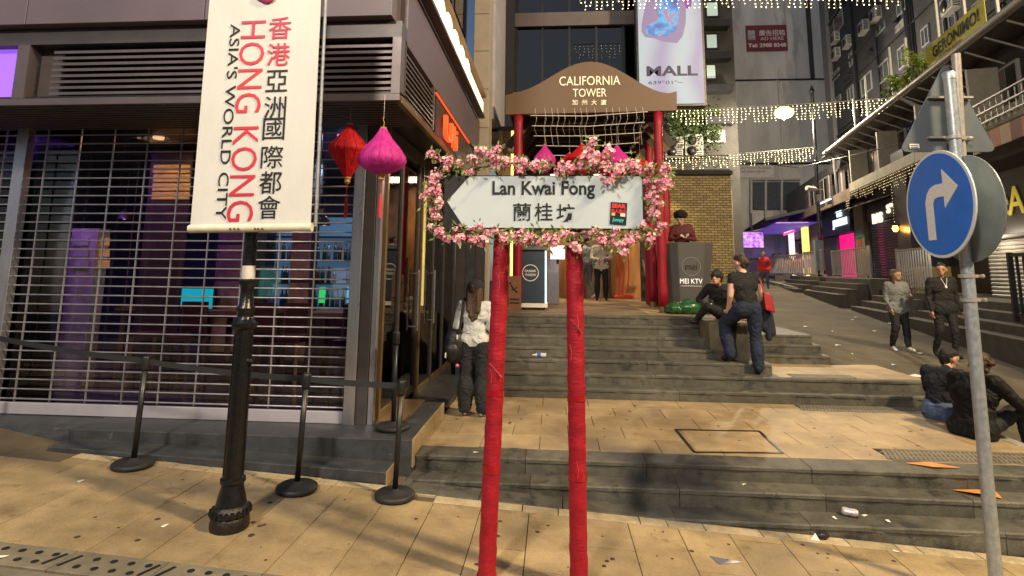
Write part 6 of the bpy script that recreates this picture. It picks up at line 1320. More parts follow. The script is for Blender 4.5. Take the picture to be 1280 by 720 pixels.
# ------------------------------------------------------------------ people: one continuous skin grown over a posed set of tapered capsules
import numpy as np
def capsule_mesh(caps, vox, name, mats, smooth=4, cloth=None):
    b = MB()
    for p0, r0, p1, r1, *_ in caps:
        p0, p1 = Vector(p0), Vector(p1); d = p1-p0; L_ = d.length; n = 12; m = 4
        if L_ < 1e-5: d = Vector((0, 0, 1)); L_ = 1e-4
        d = d.normalized(); a = d.cross(Vector((.3, .2, .93))).normalized(); e = d.cross(a); rings = []
        for i in range(m+1):
            t = math.pi/2*(1-i/m); rings.append((p0-d*r0*math.sin(t), r0*math.cos(t)))
        for i in range(m+1):
            t = math.pi/2*i/m; rings.append((p1+d*r1*math.sin(t), r1*math.cos(t)))
        vs = []; fs = []
        for c, r in rings:
            for k in range(n): vs.append(c+(a*math.cos(2*math.pi*k/n)+e*math.sin(2*math.pi*k/n))*max(r, 1e-4))
        for i in range(len(rings)-1):
            for k in range(n): fs.append((i*n+k, i*n+(k+1) % n, (i+1)*n+(k+1) % n, (i+1)*n+k))
        fs += [tuple(range(n-1, -1, -1)), tuple((len(rings)-1)*n+k for k in range(n))]
        b.add(vs, fs)
    me = b.mesh(name+'_raw', mats); o = bpy.data.objects.new(name+'_raw', me); COL.objects.link(o)
    md = o.modifiers.new('r', 'REMESH'); md.mode = 'VOXEL'; md.voxel_size = vox; md.use_smooth_shade = True
    if smooth: sm_ = o.modifiers.new('s', 'SMOOTH'); sm_.factor = .5; sm_.iterations = smooth
    out = bpy.data.meshes.new_from_object(o.evaluated_get(bpy.context.evaluated_depsgraph_get())); out.name = name
    bpy.data.objects.remove(o)
    out.materials.clear()
    for m_ in mats: out.materials.append(m_)
    n = len(out.polygons); c = np.empty(n*3); out.polygons.foreach_get('center', c); c = c.reshape(-1, 3); best = np.full(n, 1e9); idx = np.zeros(n, int)
    for cp_ in caps:
        p0, r0, p1, r1, k = np.array(cp_[0]), cp_[1], np.array(cp_[2]), cp_[3], cp_[4]
        d = p1-p0; t = np.clip(((c-p0)@d)/max(d@d, 1e-9), 0, 1); dist = np.linalg.norm(c-(p0+t[:, None]*d), axis=1)-(r0+t*(r1-r0)); w = dist < best; best[w] = dist[w]; idx[w] = k
    if cloth is not None:      # drape: relax every vertex that is not skin
        nv = len(out.vertices); co = np.empty(nv*3); out.vertices.foreach_get('co', co); co = co.reshape(-1, 3)
        ne = len(out.edges); ed = np.empty(ne*2, np.int64); out.edges.foreach_get('vertices', ed); ed = ed.reshape(-1, 2)
        lp = np.empty(len(out.loops), np.int64); out.loops.foreach_get('vertex_index', lp); tot = np.empty(n, np.int64); out.polygons.foreach_get('loop_total', tot)
        sk_ = np.zeros(nv, bool); sk_[lp[np.repeat(idx == cloth, tot)]] = True
        deg = np.bincount(ed.ravel(), minlength=nv)[:, None].clip(1)
        for _ in range(16):
            a = np.zeros_like(co); np.add.at(a, ed[:, 0], co[ed[:, 1]]); np.add.at(a, ed[:, 1], co[ed[:, 0]]); a /= deg; co[~sk_] += .6*(a-co)[~sk_]
        out.vertices.foreach_set('co', co.ravel()); out.update()
        nm = np.empty(nv*3); out.vertices.foreach_get('normal', nm); nm = nm.reshape(-1, 3); am = np.zeros(nv)
        from mathutils import noise as NZ
        for i in np.nonzero(~sk_)[0]:      # creases and folds of the cloth
            x, y, z = co[i]; w = NZ.noise((x*9, y*9, z*5))*.5; am[i] = (abs(NZ.noise((x*13+w*2, y*13, z*17+w*4)))-.22)*.020+NZ.noise((x*5, y*5, z*6))*.008
        co += nm*(am*(vox/.010)**0)[:, None]; out.vertices.foreach_set('co', co.ravel()); out.update()
    out.polygons.foreach_set('material_index', idx.astype(np.int32)); out.polygons.foreach_set('use_smooth', np.ones(n, bool)); return out
def person(label, base, rot, top, trousers, shoes, skin=skinM, hair=hairK, pose=None, H=1.7, vox=.011, sleeve='long', hairstyle='short', fat=1.0, legw=1.0, cuff=1.0, hem=0, neck_open=False, cat='person', face=True, group=None, kids=()):
    """facing +y; joints in metres for a 1.7 m figure"""
    J = dict(pel=(0, 0, .93), chest=(0, .0, 1.25), neck=(0, -.01, 1.43), head=(0, .03, 1.575),
             hl=(-.09, 0, .90), kl=(-.105, .015, .49), al=(-.11, -.02, .09), tl=(-.125, .13, .03), hr=(.09, 0, .90), kr=(.105, .015, .49), ar=(.11, -.02, .09), tr=(.125, .13, .03),
             sl=(-.17, -.005, 1.38), el=(-.225, -.03, 1.10), wl=(-.235, .05, .86), sr=(.17, -.005, 1.38), er=(.225, -.03, 1.10), wr=(.235, .05, .86), look=(0, 1, -.05), fl=(-.02, .05, -1), fr=(.02, .05, -1))
    if pose: J.update(pose)
    k = H/1.7; V = {n: Vector(v)*(k if n not in ('look', 'fl', 'fr') else 1) for n, v in J.items()}
    T, P, S_, K = 0, 1, 2, 3; caps = []
    def cap(a, r0, b, r1, t): caps.append((tuple(a), r0*k, tuple(b), r1*k, t))
    R_ = (V['sr']-V['sl']); R_ = R_.normalized(); Rh = (V['hr']-V['hl']).normalized()
    up_ = (V['neck']-V['pel']).normalized(); fw = R_.cross(up_).normalized()*-1
    fw = up_.cross(R_).normalized()
    pel, che, nek = V['pel'], V['chest'], V['neck']; mid_ = pel.lerp(che, .5)
    cap(pel-Rh*.07*k, .118*fat, pel+Rh*.07*k, .118*fat, P if not hem else T)
    cap(pel-Rh*.075*k-Vector((0, 0, .045))*k, .105*fat, pel+Rh*.075*k-Vector((0, 0, .045))*k, .105*fat, P)
    cap(mid_-R_*.055*k, .108*fat, mid_+R_*.055*k, .108*fat, T); cap(che-R_*.08*k, .115*fat, che+R_*.08*k, .115*fat, T); cap(che.lerp(nek, .5)-R_*.09*k, .095*fat, che.lerp(nek, .5)+R_*.09*k, .095*fat, T)
    cap(pel+up_*.08*k, .112*fat, che, .118*fat, T); cap(V['sl']*.92+V['sr']*.08, .062*fat, V['sr']*.92+V['sl']*.08, .062*fat, T)
    cap(nek-up_*.04*k, .072, nek+up_*.0*k, .06, K if neck_open else T); cap(nek, .052, V['head']-Vector((0, 0, .05))*k, .05, K)
    lk = V['look'].normalized(); hd = V['head']; sid = lk.cross(Vector((0, 0, 1))).normalized(); hu = sid.cross(lk).normalized()
    cap(hd-lk*.028*k+hu*.022*k, .083, hd+lk*.025*k+hu*.03*k, .076, K); cap(hd+hu*-.02*k+lk*.02*k, .07, hd-hu*.072*k+lk*.045*k, .040, K)
    cap(hd+lk*.088*k-hu*.005*k, .012, hd+lk*.108*k-hu*.028*k, .016, K)     # nose
    for s_ in (-1, 1): cap(hd+sid*s_*.08*k-lk*.005*k+hu*.01*k, .016, hd+sid*s_*.086*k-lk*.012*k-hu*.025*k, .012, K); cap(hd+lk*.07*k+sid*s_*.033*k+hu*.032*k, .014, hd+lk*.075*k+sid*s_*.015*k+hu*.03*k, .012, K)
    cap(hd+lk*.078*k-hu*.062*k-sid*.014*k, .012, hd+lk*.078*k-hu*.062*k+sid*.014*k, .012, K)
    ch_ = K if sleeve == 'none' else T
    for a in 'lr':
        s_, e_, w_ = V['s'+a], V['e'+a], V['w'+a]; sc = 1.0 if sleeve == 'none' else 1.18
        cap(s_, .058*sc*fat, e_, .043*sc, ch_ if sleeve != 'short' else T)
        if sleeve == 'short': cap(s_.lerp(e_, .55), .045, e_, .042, K)
        if sleeve == 'none': cap(s_, .066, s_.lerp(e_, .28), .062, T)
        cap(e_, .042*sc, w_, .031*sc, K if sleeve in ('short', 'none') else T)
        f_ = V['f'+a].normalized(); hsgn = -1 if a == 'l' else 1; ax = f_.cross(Vector((hsgn, .2, .1))).normalized(); inn = f_.cross(ax)
        pm = w_+f_*.045*k; cap(w_+f_*.012*k, .026, pm+ax*.014*k, .024, K); cap(w_+f_*.03*k, .024, pm-ax*.016*k+f_*.02*k, .022, K)
        for i, (off, ln) in enumerate(((-.027, .062), (-.009, .074), (.009, .070), (.026, .055))):
            r_ = pm+f_*.035*k+ax*off*k; m_ = r_+f_*ln*.5*k+inn*.008*k; cap(r_, .0105, m_, .0098, K); cap(m_, .0098, m_+f_*ln*.42*k+inn*(.02)*k, .0085, K)
        th = pm-f_*.01*k+ax*(.03 if True else 0)*k; cap(th, .013, th+f_*.03*k+ax*.024*k, .011, K); cap(th+f_*.03*k+ax*.024*k, .011, th+f_*.06*k+ax*.026*k, .009, K)
        h_, n_, an, to = V['h'+a], V['k'+a], V['a'+a], V['t'+a]
        cap(h_, .098*legw, n_, .066*legw, P); cap(n_, .066*legw, n_.lerp(an, .4), .062*legw*cuff, P); cap(n_.lerp(an, .4), .062*legw*cuff, an+(n_-an).normalized()*.02*k, .048*legw*cuff, P)
        d_ = (to-an); heel = an+Vector((0, 0, -.045))*k-d_.normalized()*.03*k; cap(heel, .036, an.lerp(to, .55)-Vector((0, 0, .02))*k, .040, S_); cap(an.lerp(to, .55)-Vector((0, 0, .02))*k, .040, to, .03, S_); cap(an, .042, heel, .036, S_)
    if hem:      # skirt of a jacket or loose shirt
        cap(pel-Rh*.085*k-up_*hem*k, .118*fat, pel+Rh*.085*k-up_*hem*k, .118*fat, T)
    me = capsule_mesh(caps, vox, 'body', [top, trousers, shoes, skin], 3, K)
    t = thing('person', label, cat, base, group, True, rot)
    inst('body', me, (0, 0, 0), (0, 0, 0), t)
    hc = []
    def hcap(a, r0, b, r1): hc.append((tuple(a), r0*k, tuple(b), r1*k, 0))
    hcap(hd-lk*.04*k+hu*.04*k, .088, hd+lk*.012*k+hu*.062*k, .076); hcap(hd-lk*.055*k-hu*.0*k, .074, hd-lk*.05*k-hu*.045*k, .058)
    if hairstyle == 'long':
        for o_, ln in ((-.06, .24), (-.03, .32), (0, .36), (.03, .33), (.06, .26)): hcap(hd-lk*.05*k+sid*o_*k, .052, nek+sid*o_*1.1*k-fw*.1*k-Vector((0, 0, ln-.14))*k, .030)
        for s_ in (-1, 1): hcap(hd+sid*s_*.072*k+hu*.02*k-lk*.01*k, .030, nek+sid*s_*.085*k+Vector((0, 0, -.04))*k+fw*.02*k, .028)
    if hairstyle == 'fringe':
        hcap(hd+lk*.07*k+hu*.055*k-sid*.04*k, .028, hd+lk*.07*k+hu*.052*k+sid*.04*k, .028); hcap(hd+hu*.05*k, .096, hd+hu*.045*k+lk*.02*k, .088)
        for s_ in (-1, 1): hcap(hd+sid*s_*.07*k+hu*.03*k, .035, hd+sid*s_*.078*k-hu*.015*k, .02)
    if hairstyle == 'curly':
        rr = random.Random(3)
        for _ in range(34):
            v = Vector((rr.gauss(0, 1), rr.gauss(0, 1), rr.gauss(.5, 1))).normalized()
            if v.dot(lk) > .55 and v.z < .5: continue
            hcap(hd+v*.085*k, .03, hd+v*.10*k, .026)
    if hairstyle == 'bun':
        hcap(hd-lk*.10*k+hu*.02*k, .045, hd-lk*.115*k-hu*.02*k, .04)
    if hairstyle != 'none':
        hm = capsule_mesh(hc, vox*.9, 'hair', [hair], 2)
        if hairstyle in ('curly', 'bun', 'fringe', 'short', 'long'):
            rr = random.Random(5)
            for v in hm.vertices: v.co += Vector((rr.uniform(-1, 1), rr.uniform(-1, 1), rr.uniform(-1, 1)))*.003
        inst('hair', hm, (0, 0, 0), (0, 0, 0), t)
    if face:
        for s_ in (-1, 1):
            b = MB(); c = hd+lk*.083*k+sid*s_*.031*k+hu*.008*k; b.ball(c, .0095*k, 8, 6); b.build('eye', mat('eye_dark', (.03, .02, .015), .2, var=0), t)
            b = MB(); c = hd+lk*.087*k+sid*s_*.032*k+hu*.030*k; b.tube([c-sid*.016*k, c+sid*.016*k+hu*.002*k], .0045*k, 5); b.build('eyebrow', hair, t)
        b = MB(); c = hd+lk*.0905*k-hu*.058*k; b.tube([c-sid*.022*k-lk*.006*k, c, c+sid*.022*k-lk*.006*k], [.003*k, .007*k, .003*k], 6); b.build('mouth', mat('lip', (.42, .16, .13), .5, var=0), t)
    return t, V, dict(hd=hd, lk=lk, hu=hu, sid=sid, k=k, up=up_, fw=fw)
shirtW = mat('white_shirt', (.50, .53, .54), .8, var=.10, scale=9, bump=.5, bscale=14)
shoeW = mat('white_shoe', (.62, .62, .62), .6, var=.1); shoeK = mat('black_shoe', (.015, .014, .013), .45, var=.2)
jeanK = mat('black_jean', (.016, .017, .022), .85, var=.35, scale=8, bump=.35, bscale=16); topK = mat('black_top', (.013, .013, .014), .85, var=.25, scale=9, bump=.5, bscale=18)
SITP = dict(pel=(0, 0, .55), chest=(0, .04, .86), neck=(0, .05, 1.03), head=(.0, .09, 1.17), hl=(-.10, .03, .53), kl=(-.14, .42, .54), al=(-.13, .40, .10), tl=(-.14, .55, .04), hr=(.10, .03, .53), kr=(.14, .42, .54), ar=(.13, .40, .10), tr=(.14, .55, .04),
            sl=(-.17, .03, .98), el=(-.24, .10, .72), wl=(-.12, .34, .80), sr=(.17, .03, .98), er=(.24, .10, .72), wr=(.12, .34, .80), fl=(.3, .8, .2), fr=(-.3, .8, .2))
# woman in the white top, seen from behind
p = atz(591, 520, .0); wb = Vector((p.x, p.y, 0))
t, V, q = person('woman in white long sleeved top and wide black trousers seen from behind', wb, R(-3), shirtW, jeanK, shoeW, hair=hairB, H=1.62, hairstyle='long', legw=1.2, cuff=1.55, vox=.009, neck_open=True, hem=-.02,
    pose=dict(al=(-.10, -.02, .09), ar=(.13, -.03, .09), wl=(-.20, .10, .93), el=(-.235, -.04, 1.12), wr=(.27, .06, .87), tl=(-.13, .12, .03), tr=(.19, .10, .03), look=(.15, 1, -.12)), face=True)
b = MB(); h = q['hd']; b.lathe(h+Vector((0, -.01, .035)), [(.105, -.035), (.108, 0), (.098, .05), (.06, .09), (.01, .10)], 20); b.box(h.x-.07, h.x+.07, h.y+.07, h.y+.19, h.z+.01, h.z+.022); b.build('cap', blkFab, t)
bg_ = thing('backpack', 'black backpack hanging from the left shoulder of the woman in white', 'bag', wb+Vector((-.24, -.05, .72)))
bc = wb+Vector((-.24, -.03, .82)); b = MB(); b.ball(bc, 1, 16, 10, (.135, .10, .22)); b.build('bag_body', mat('black_nylon', (.012, .012, .014), .4, var=.3, bump=.5, bscale=25), bg_); b = MB(); b.ball(bc+Vector((-.02, -.08, -.06)), 1, 12, 8, (.10, .05, .12)); b.build('front_pocket', mat('black_nylon', None), bg_)
b = MB(); b.tube([bc+Vector((.06, -.06, .16)), wb+Vector((-.155, -.115, 1.10)), wb+Vector((-.135, -.10, 1.30)), wb+Vector((-.13, -.02, 1.40)), wb+Vector((-.13, .07, 1.34)), wb+Vector((-.17, .10, 1.0)), bc+Vector((.02, .08, .1))], .016, 6); b.build('strap', blkFab, bg_)
b = MB(); b.ball(bc+Vector((.06, -.11, -.21)), .022, 8, 6); b.build('charm', mat('pink_charm', (.7, .15, .22), .5), bg_); b = MB().box(bc.x-.09, bc.x-.075, bc.y-.135, bc.y-.125, bc.z-.12, bc.z-.06); b.box(bc.x+.045, bc.x+.06, bc.y-.115, bc.y-.10, bc.z+.1, bc.z+.15); b.build('buckle', whiteP, bg_)
# woman on the steps, one foot up, seen from behind
fL, fR = Vector((2.60, 8.84, .42)), Vector((2.86, 8.56, .28)); bs_ = Vector((2.90, 8.60, .28))
t, V, q = person('woman in black sleeveless top and dark jeans with one foot up on the steps', bs_, R(10), topK, denim, shoeK, skin=mat('skin_lit', (.58, .36, .27), .5, var=.08), hair=mat('dark_brown_hair', (.05, .028, .018), .4, var=.4, scale=50, bump=.5), H=1.76, sleeve='none', hairstyle='bun', legw=1.22, cuff=1.32, fat=1.02, vox=.009, neck_open=True,
    pose=dict(pel=(-.02, 0, .93), chest=(-.05, .02, 1.24), neck=(-.045, .04, 1.42), head=(-.05, .09, 1.56), kl=(-.22, .33, .68), al=(-.20, .22, .235), tl=(-.235, .37, .17), hl=(-.11, .01, .90), hr=(.07, 0, .90), kr=(.10, .03, .49), ar=(.09, -.02, .09), tr=(.12, .13, .03),
              sl=(-.215, .03, 1.37), el=(-.26, .02, 1.09), wl=(-.23, .16, .88), sr=(.12, .0, 1.37), er=(.20, -.03, 1.10), wr=(.20, .12, .96), look=(-.45, 1, -.3)))
rb = thing('shoulder_bag', 'red leather shoulder bag on the right shoulder of the woman in jeans', 'bag', bs_+Vector((.22, -.05, 1.0))); rdL = mat('red_leather', (.30, .012, .02), .4, var=.2, bump=.2)
M_ = Matrix.Translation(bs_) @ Matrix.Rotation(R(10), 4, 'Z'); c = M_ @ Vector((.235, -.10, 1.06)); b = MB(); b.hexa([c+Vector(v) for v in ((-.05, -.07, -.13), (.10, -.05, -.17), (.10, .07, -.17), (-.05, .06, -.13), (-.06, -.03, .14), (.06, -.02, .10), (.06, .04, .10), (-.06, .03, .14))]); b.build('bag_body', rdL, rb, .02, 2)
b = MB(); b.tube([c+Vector((-.05, -.03, .12)), M_ @ Vector((.16, -.085, 1.34)), M_ @ Vector((.14, -.02, 1.445)), M_ @ Vector((.16, .09, 1.36)), c+Vector((-.02, .06, .10))], .013, 6); b.build('strap', rdL, rb)
ck_ = thing('folded_jacket', 'dark blue jacket hanging over the arm of the woman in jeans', 'jacket', bs_+Vector((.28, 0, .8))); c = M_ @ Vector((.27, .05, .78)); jc = capsule_mesh([((-.03, 0, .22), .06, (-.02, 0, -.1), .085, 0), ((.06, .02, .2), .05, (.08, .0, -.18), .07, 0), ((.02, -.03, .1), .06, (.03, -.03, -.26), .05, 0)], .012, 'jacket_cloth', [mat('navy_cloth', (.012, .016, .03), .85, var=.3, bump=.5, bscale=18)]); inst('jacket_cloth', jc, c, (0, 0, 0), ck_)
b = MB(); h = q['hd']; c = M_ @ (h-q['lk']*.125*q['k']); b.tube([c+Vector((-.04, 0, .02)), c+Vector((0, -.02, 0)), c+Vector((.035, 0, -.02))], .008, 6); o = b.build('hair_clip', mat('clip_tan', (.30, .2, .12), .4)); o.parent = t; o.matrix_parent_inverse = (Matrix.Translation(bs_) @ Matrix.Rotation(R(10), 4, 'Z')).inverted()
# seated man in black on the low wall
sb_ = Vector((2.86, 9.55, .985)); 
t, V, q = person('man in black with dark fringe sitting on the low granite wall', sb_, R(150), topK, mat('black_trouser', (.014, .014, .016), .8, var=.2), shoeK, hairstyle='fringe', H=1.72, vox=.010, fat=1.02,
    pose=dict(pel=(0, 0, .10), chest=(.04, .12, .40), neck=(.06, .20, .56), head=(.06, .29, .67), hl=(-.09, .02, .09), kl=(-.20, .42, .16), al=(-.18, .50, -.30), tl=(-.20, .66, -.36), hr=(.09, .02, .09), kr=(.20, .40, .22), ar=(.42, .28, -.02), tr=(.52, .36, -.03),
              sl=(-.13, .16, .52), el=(-.30, .22, .28), wl=(-.16, .42, .22), sr=(.23, .13, .52), er=(.42, .10, .30), wr=(.26, .32, .24), fl=(.3, .6, -.4), fr=(-.3, .6, -.3), look=(.15, 1, .12)))
# couple walking down the road
p1 = atz(1127, 440, road_z(6.4, 11)); p1.z = road_z(p1.x, p1.y)
cardG = mat('grey_cardigan', (.15, .155, .16), .9, var=.25, scale=9, bump=.5, bscale=22)
t, V, q = person('woman in grey cardigan and black trousers walking down the road with a drink', p1, R(180), cardG, mat('black_trouser', None), shoeW, skin=mat('skin_tan', (.40, .22, .14), .5, var=.08), hair=hairB, H=1.53, hairstyle='long', hem=.06, fat=1.08, legw=1.1, cuff=1.1, vox=.010, neck_open=True,
    pose=dict(kl=(-.10, .06, .50), al=(-.09, .10, .11), tl=(-.10, .25, .05), kr=(.10, .05, .49), ar=(.10, -.14, .10), tr=(.11, .0, .03), wl=(-.12, .30, 1.12), el=(-.235, .06, 1.10), wr=(.22, .16, .90), fl=(.3, .5, .4), look=(-.55, 1, 0)))
cu = thing('drink_cup', 'dark drink cup held by the woman in the grey cardigan', 'cup', p1+Vector((.11, -.32, 1.1))); b = MB(); b.lathe(p1+Vector((.09, -.36, 1.07)), [(.028, 0), (.038, .11)], 12); b.build('cup_body', mat('cup_brown', (.10, .06, .05), .3), cu); b = MB(); b.lathe(p1+Vector((.09, -.36, 1.18)), [(.04, 0), (.04, .012), (.02, .02)], 12); b.build('lid', blkM, cu)
p2 = atz(1186, 449, road_z(6.9, 10.6)); p2.z = road_z(p2.x, p2.y)
t, V, q = person('man in black jacket with a pendant walking down the road beside the woman in grey', p2, R(175), topK, mat('black_trouser', None), shoeK, skin=mat('skin_tan', None), H=1.68, hairstyle='short', hem=.05, fat=1.12, vox=.010,
    pose=dict(kl=(-.10, .10, .50), al=(-.10, .03, .11), tl=(-.12, .18, .05), kr=(.11, .02, .49), ar=(.12, -.16, .12), tr=(.13, -.02, .03), wr=(.25, .10, .86), wl=(-.27, .06, .86), look=(.55, 1, .0)))
b = MB(); k = q['k']; c = Vector((0, .135, 1.27))*k; b.ball(c, .02, 8, 6, (1, .6, 1.3)); b.tube([c, Vector((-.05, .09, 1.43))*k], .004, 5); b.tube([c, Vector((.05, .09, 1.43))*k], .004, 5); o = b.build('pendant', whiteP); o.parent = t
# two people sitting on the edge of the terrace, backs to us
t, V, q = person('person in navy jumper and blue jeans sitting on the terrace edge beside the sign post', (4.72, 7.42, .0), R(-62), mat('navy_jumper', (.010, .012, .02), .9, var=.25, bump=.4, bscale=22), mat('mid_denim', (.07, .105, .19), .85, var=.4, scale=9, bump=.25), shoeK, H=1.74, hairstyle='short', vox=.009, fat=1.16,
    pose=dict(pel=(0, 0, .10), chest=(0, .10, .40), neck=(0, .17, .57), head=(.0, .27, .69), hl=(-.10, .03, .09), kl=(-.16, .42, .30), al=(-.15, .50, -.02), tl=(-.16, .65, -.06), hr=(.10, .03, .09), kr=(.16, .40, .32), ar=(.15, .50, -.02), tr=(.16, .65, -.06),
              sl=(-.18, .12, .53), el=(-.27, .24, .29), wl=(-.12, .44, .30), sr=(.18, .12, .53), er=(.27, .24, .29), wr=(.12, .42, .32), fl=(.4, .8, .1), fr=(-.4, .8, .1), look=(.35, 1, -.35)))
t, V, q = person('curly haired person in black jacket sitting on the terrace edge', (4.60, 6.72, .0), R(-66), mat('black_jacket', (.009, .009, .0095), .7, var=.35, scale=6, bump=.4, bscale=30, spec=.25), mat('black_trouser', None), shoeK, hair=mat('curly_brown_hair', (.055, .032, .018), .45, var=.5, scale=40, bump=.6), H=1.80, hairstyle='curly', vox=.009, fat=1.22, hem=.04,
    pose=dict(pel=(0, 0, .11), chest=(0, .07, .42), neck=(0, .14, .60), head=(.0, .24, .71), hl=(-.10, .03, .09), kl=(-.18, .42, .34), al=(-.16, .50, -.04), tl=(-.17, .65, -.08), hr=(.10, .03, .09), kr=(.20, .42, .30), ar=(.18, .52, -.06), tr=(.19, .66, -.10),
              sl=(-.19, .09, .56), el=(-.30, .24, .32), wl=(-.14, .44, .36), sr=(.19, .09, .56), er=(.34, .26, .32), wr=(.22, .48, .36), fl=(.4, .8, .1), fr=(-.1, .9, .1), look=(-.2, 1, -.45)))
# doorman behind the podium
dp = at(846, 300, 12.05); st_ = thing('podium_step', 'low dark step behind the grey podium', 'step', (dp.x+.1, 12.05, .98)); MB().box(dp.x-.35, dp.x+.65, 11.95, 12.5, .982, 1.36).build('step_block', blkM, st_, .01)
maroon = mat('maroon_coat', (.085, .012, .018), .75, var=.25, bump=.3, bscale=30)
t, V, q = person('doorman in maroon tunic and black fur hat behind the podium looking at his phone', (dp.x+.12, 12.1, 1.36), R(172), maroon, blkFab, shoeK, skin=mat('skin_pale', (.52, .33, .25), .5, var=.06), H=1.66, hairstyle='none', vox=.010, fat=1.05,
    pose=dict(wr=(-.02, .30, 1.13), er=(.26, .05, 1.10), wl=(-.03, .32, 1.12), el=(-.26, .06, 1.10), head=(.02, .06, 1.56), look=(.35, 1, -.5), fl=(.3, .5, .3), fr=(-.3, .5, .3)))
b = MB(); h = q['hd']; hatm = capsule_mesh([(tuple(h+Vector((-.045, -.01, .085))), .10, tuple(h+Vector((.045, .0, .085))), .10, 0), (tuple(h+Vector((0, -.05, .10))), .10, tuple(h+Vector((0, .06, .09))), .10, 0)], .012, 'fur_hat', [mat('black_fur', (.012, .011, .010), .9, var=.4, scale=60, bump=1, bscale=120)], 1)
rr = random.Random(9)
for v in hatm.vertices: v.co += Vector((rr.uniform(-1, 1), rr.uniform(-1, 1), rr.uniform(-1, 1)))*.007
inst('fur_hat', hatm, (0, 0, 0), (0, 0, 0), t)
ph_ = thing('mobile_phone', 'dark phone in the hands of the doorman', 'phone', (dp.x+.14, 11.72, 2.5)); c = Matrix.Translation(Vector((dp.x+.12, 12.1, 1.36))) @ Matrix.Rotation(R(172), 4, 'Z') @ (Vector((-.02, .37, 1.17))*q['k']); MB().box(c.x-.035, c.x+.035, c.y-.006, c.y+.006, c.z-.06, c.z+.07).build('phone_body', blkM, ph_)
# people in the lobby, heads hidden by the arrow sign
p = at(752, 376, 15.2); t, V, q = person('person in cream jacket and black trousers standing in the lobby under the arrow sign', (p.x, 15.2, .98), R(178), mat('cream_jacket', (.50, .46, .40), .8, var=.12, bump=.3), blkFab, shoeK, H=1.76, hem=.06, vox=.014, legw=1.1, cuff=1.2, pose=dict(wl=(-.05, .24, 1.08), el=(-.26, .05, 1.08), wr=(.08, .26, 1.06), er=(.26, .06, 1.08)))
p = at(733, 372, 15.8); t, V, q = person('person in pale blue shirt and grey trousers stepping into the lobby behind the cream jacket', (p.x, 15.8, .98), R(30), mat('pale_blue_shirt', (.36, .46, .50), .8, var=.12), mat('grey_trouser', (.10, .10, .11), .8), shoeW, H=1.74, vox=.014, pose=dict(kl=(-.1, .12, .5), al=(-.1, .18, .1), tl=(-.1, .33, .06), ar=(.1, -.22, .13), kr=(.1, -.02, .5), tr=(.1, -.1, .04)))
# the far crowd
crowd = [(895, 352, 24.0, 1.72, 'person in denim jacket standing beside the podium, farther up the lane', (.10, .13, .18), (.12, .15, .2), 40), (905, 349, 26, 1.74, 'person in black seen beyond the seated man, facing the lane', (.02, .02, .022), (.02, .02, .02), 160), (914, 347, 27, 1.66, 'person in dark grey coat in the far crowd left of the screen', (.05, .05, .055), (.02, .02, .025), -30),
         (956, 346, 24.6, 1.70, 'person in bright red shirt in front of the far screen', (.42, .025, .03), (.07, .09, .14), 150), (924, 344, 28, 1.70, 'person in brown jacket under the left edge of the far screen', (.14, .08, .05), (.03, .03, .03), 80), 
         (678, 300, 0, 0, '', None, None, 0), (808, 374, 17.6, 1.72, 'person in black between the right hand columns', (.02, .02, .024), (.02, .02, .02), 20), (800, 374, 18.2, 1.68, 'person in slate jacket beside the side stair', (.06, .07, .09), (.02, .02, .02), 200), (888, 352, 23.4, 1.6, 'fair haired person right behind the podium corner', (.16, .15, .13), (.11, .14, .2), 170)]
for i, (x, y, Y, H_, lab, ct_, pc_2, rot) in enumerate(crowd):
    if not H_: continue
    p = at(x, y, Y); z = p.z
    z = 1.62 if y == 331 else (.98 if x in (808, 800) else road_z(p.x, Y))
    if x in (808, 800): p.x = at(x, 340, Y).x
    person(lab, (p.x, Y, z), R(rot), mat('crowd_top_%d' % i, ct_, .8, var=.2), mat('crowd_leg_%d' % i, pc_2, .8, var=.2), shoeW if i in (0, 3) else shoeK, H=H_, vox=.02, face=False, hairstyle='short', hair=hairB if i == 10 else hairK, hem=.03)

for k, (x, y, Y, lab) in enumerate(FARP):
    p = at(x, y, Y); person(lab, (p.x, Y, 1.62), R((150, 190, 120, 210)[k]), mat('bar_top_%d' % k, ((.45, .43, .40), (.02, .02, .02), (.03, .03, .04), (.14, .14, .15))[k], .8), blkFab, shoeK, H=1.68, vox=.02, face=False, hairstyle='short', pose=dict(SITP))
# ------------------------------------------------------------------ litter
cn = thing('drink_can', 'crushed white and red drink can lying on the lowest step', 'can', (2.51, 5.25, -2*RI)); Mx = Matrix.Translation((2.51, 5.22, -2*RI+.033)) @ Matrix.Rotation(R(-28), 4, 'Z') @ Matrix.Rotation(R(90), 4, 'Y') @ Matrix.Translation((0, 0, -.06))
canM = mat('can_print', (.58, .55, .56), .3, metal=.3, var=.1, wear=(.45, .04, .07), wscale=16, wamt=.5); b = MB(Mx); b.lathe((0, 0, 0), [(.024, 0), (.033, .012), (.033, .03), (.03, .055), (.033, .08), (.033, .105), (.025, .12)], 18); b.build('can_body', canM, cn); b = MB(Mx); b.lathe((0, 0, .1202), [(.025, 0), (.027, .004), (.02, .002), (.012, .001)], 18); b.build('can_lid', alumM, cn); b = MB(Mx); b.lathe((.006, 0, .1265), [(.008, 0), (.001, .001)], 10); b.build('can_opening', blackM, cn)
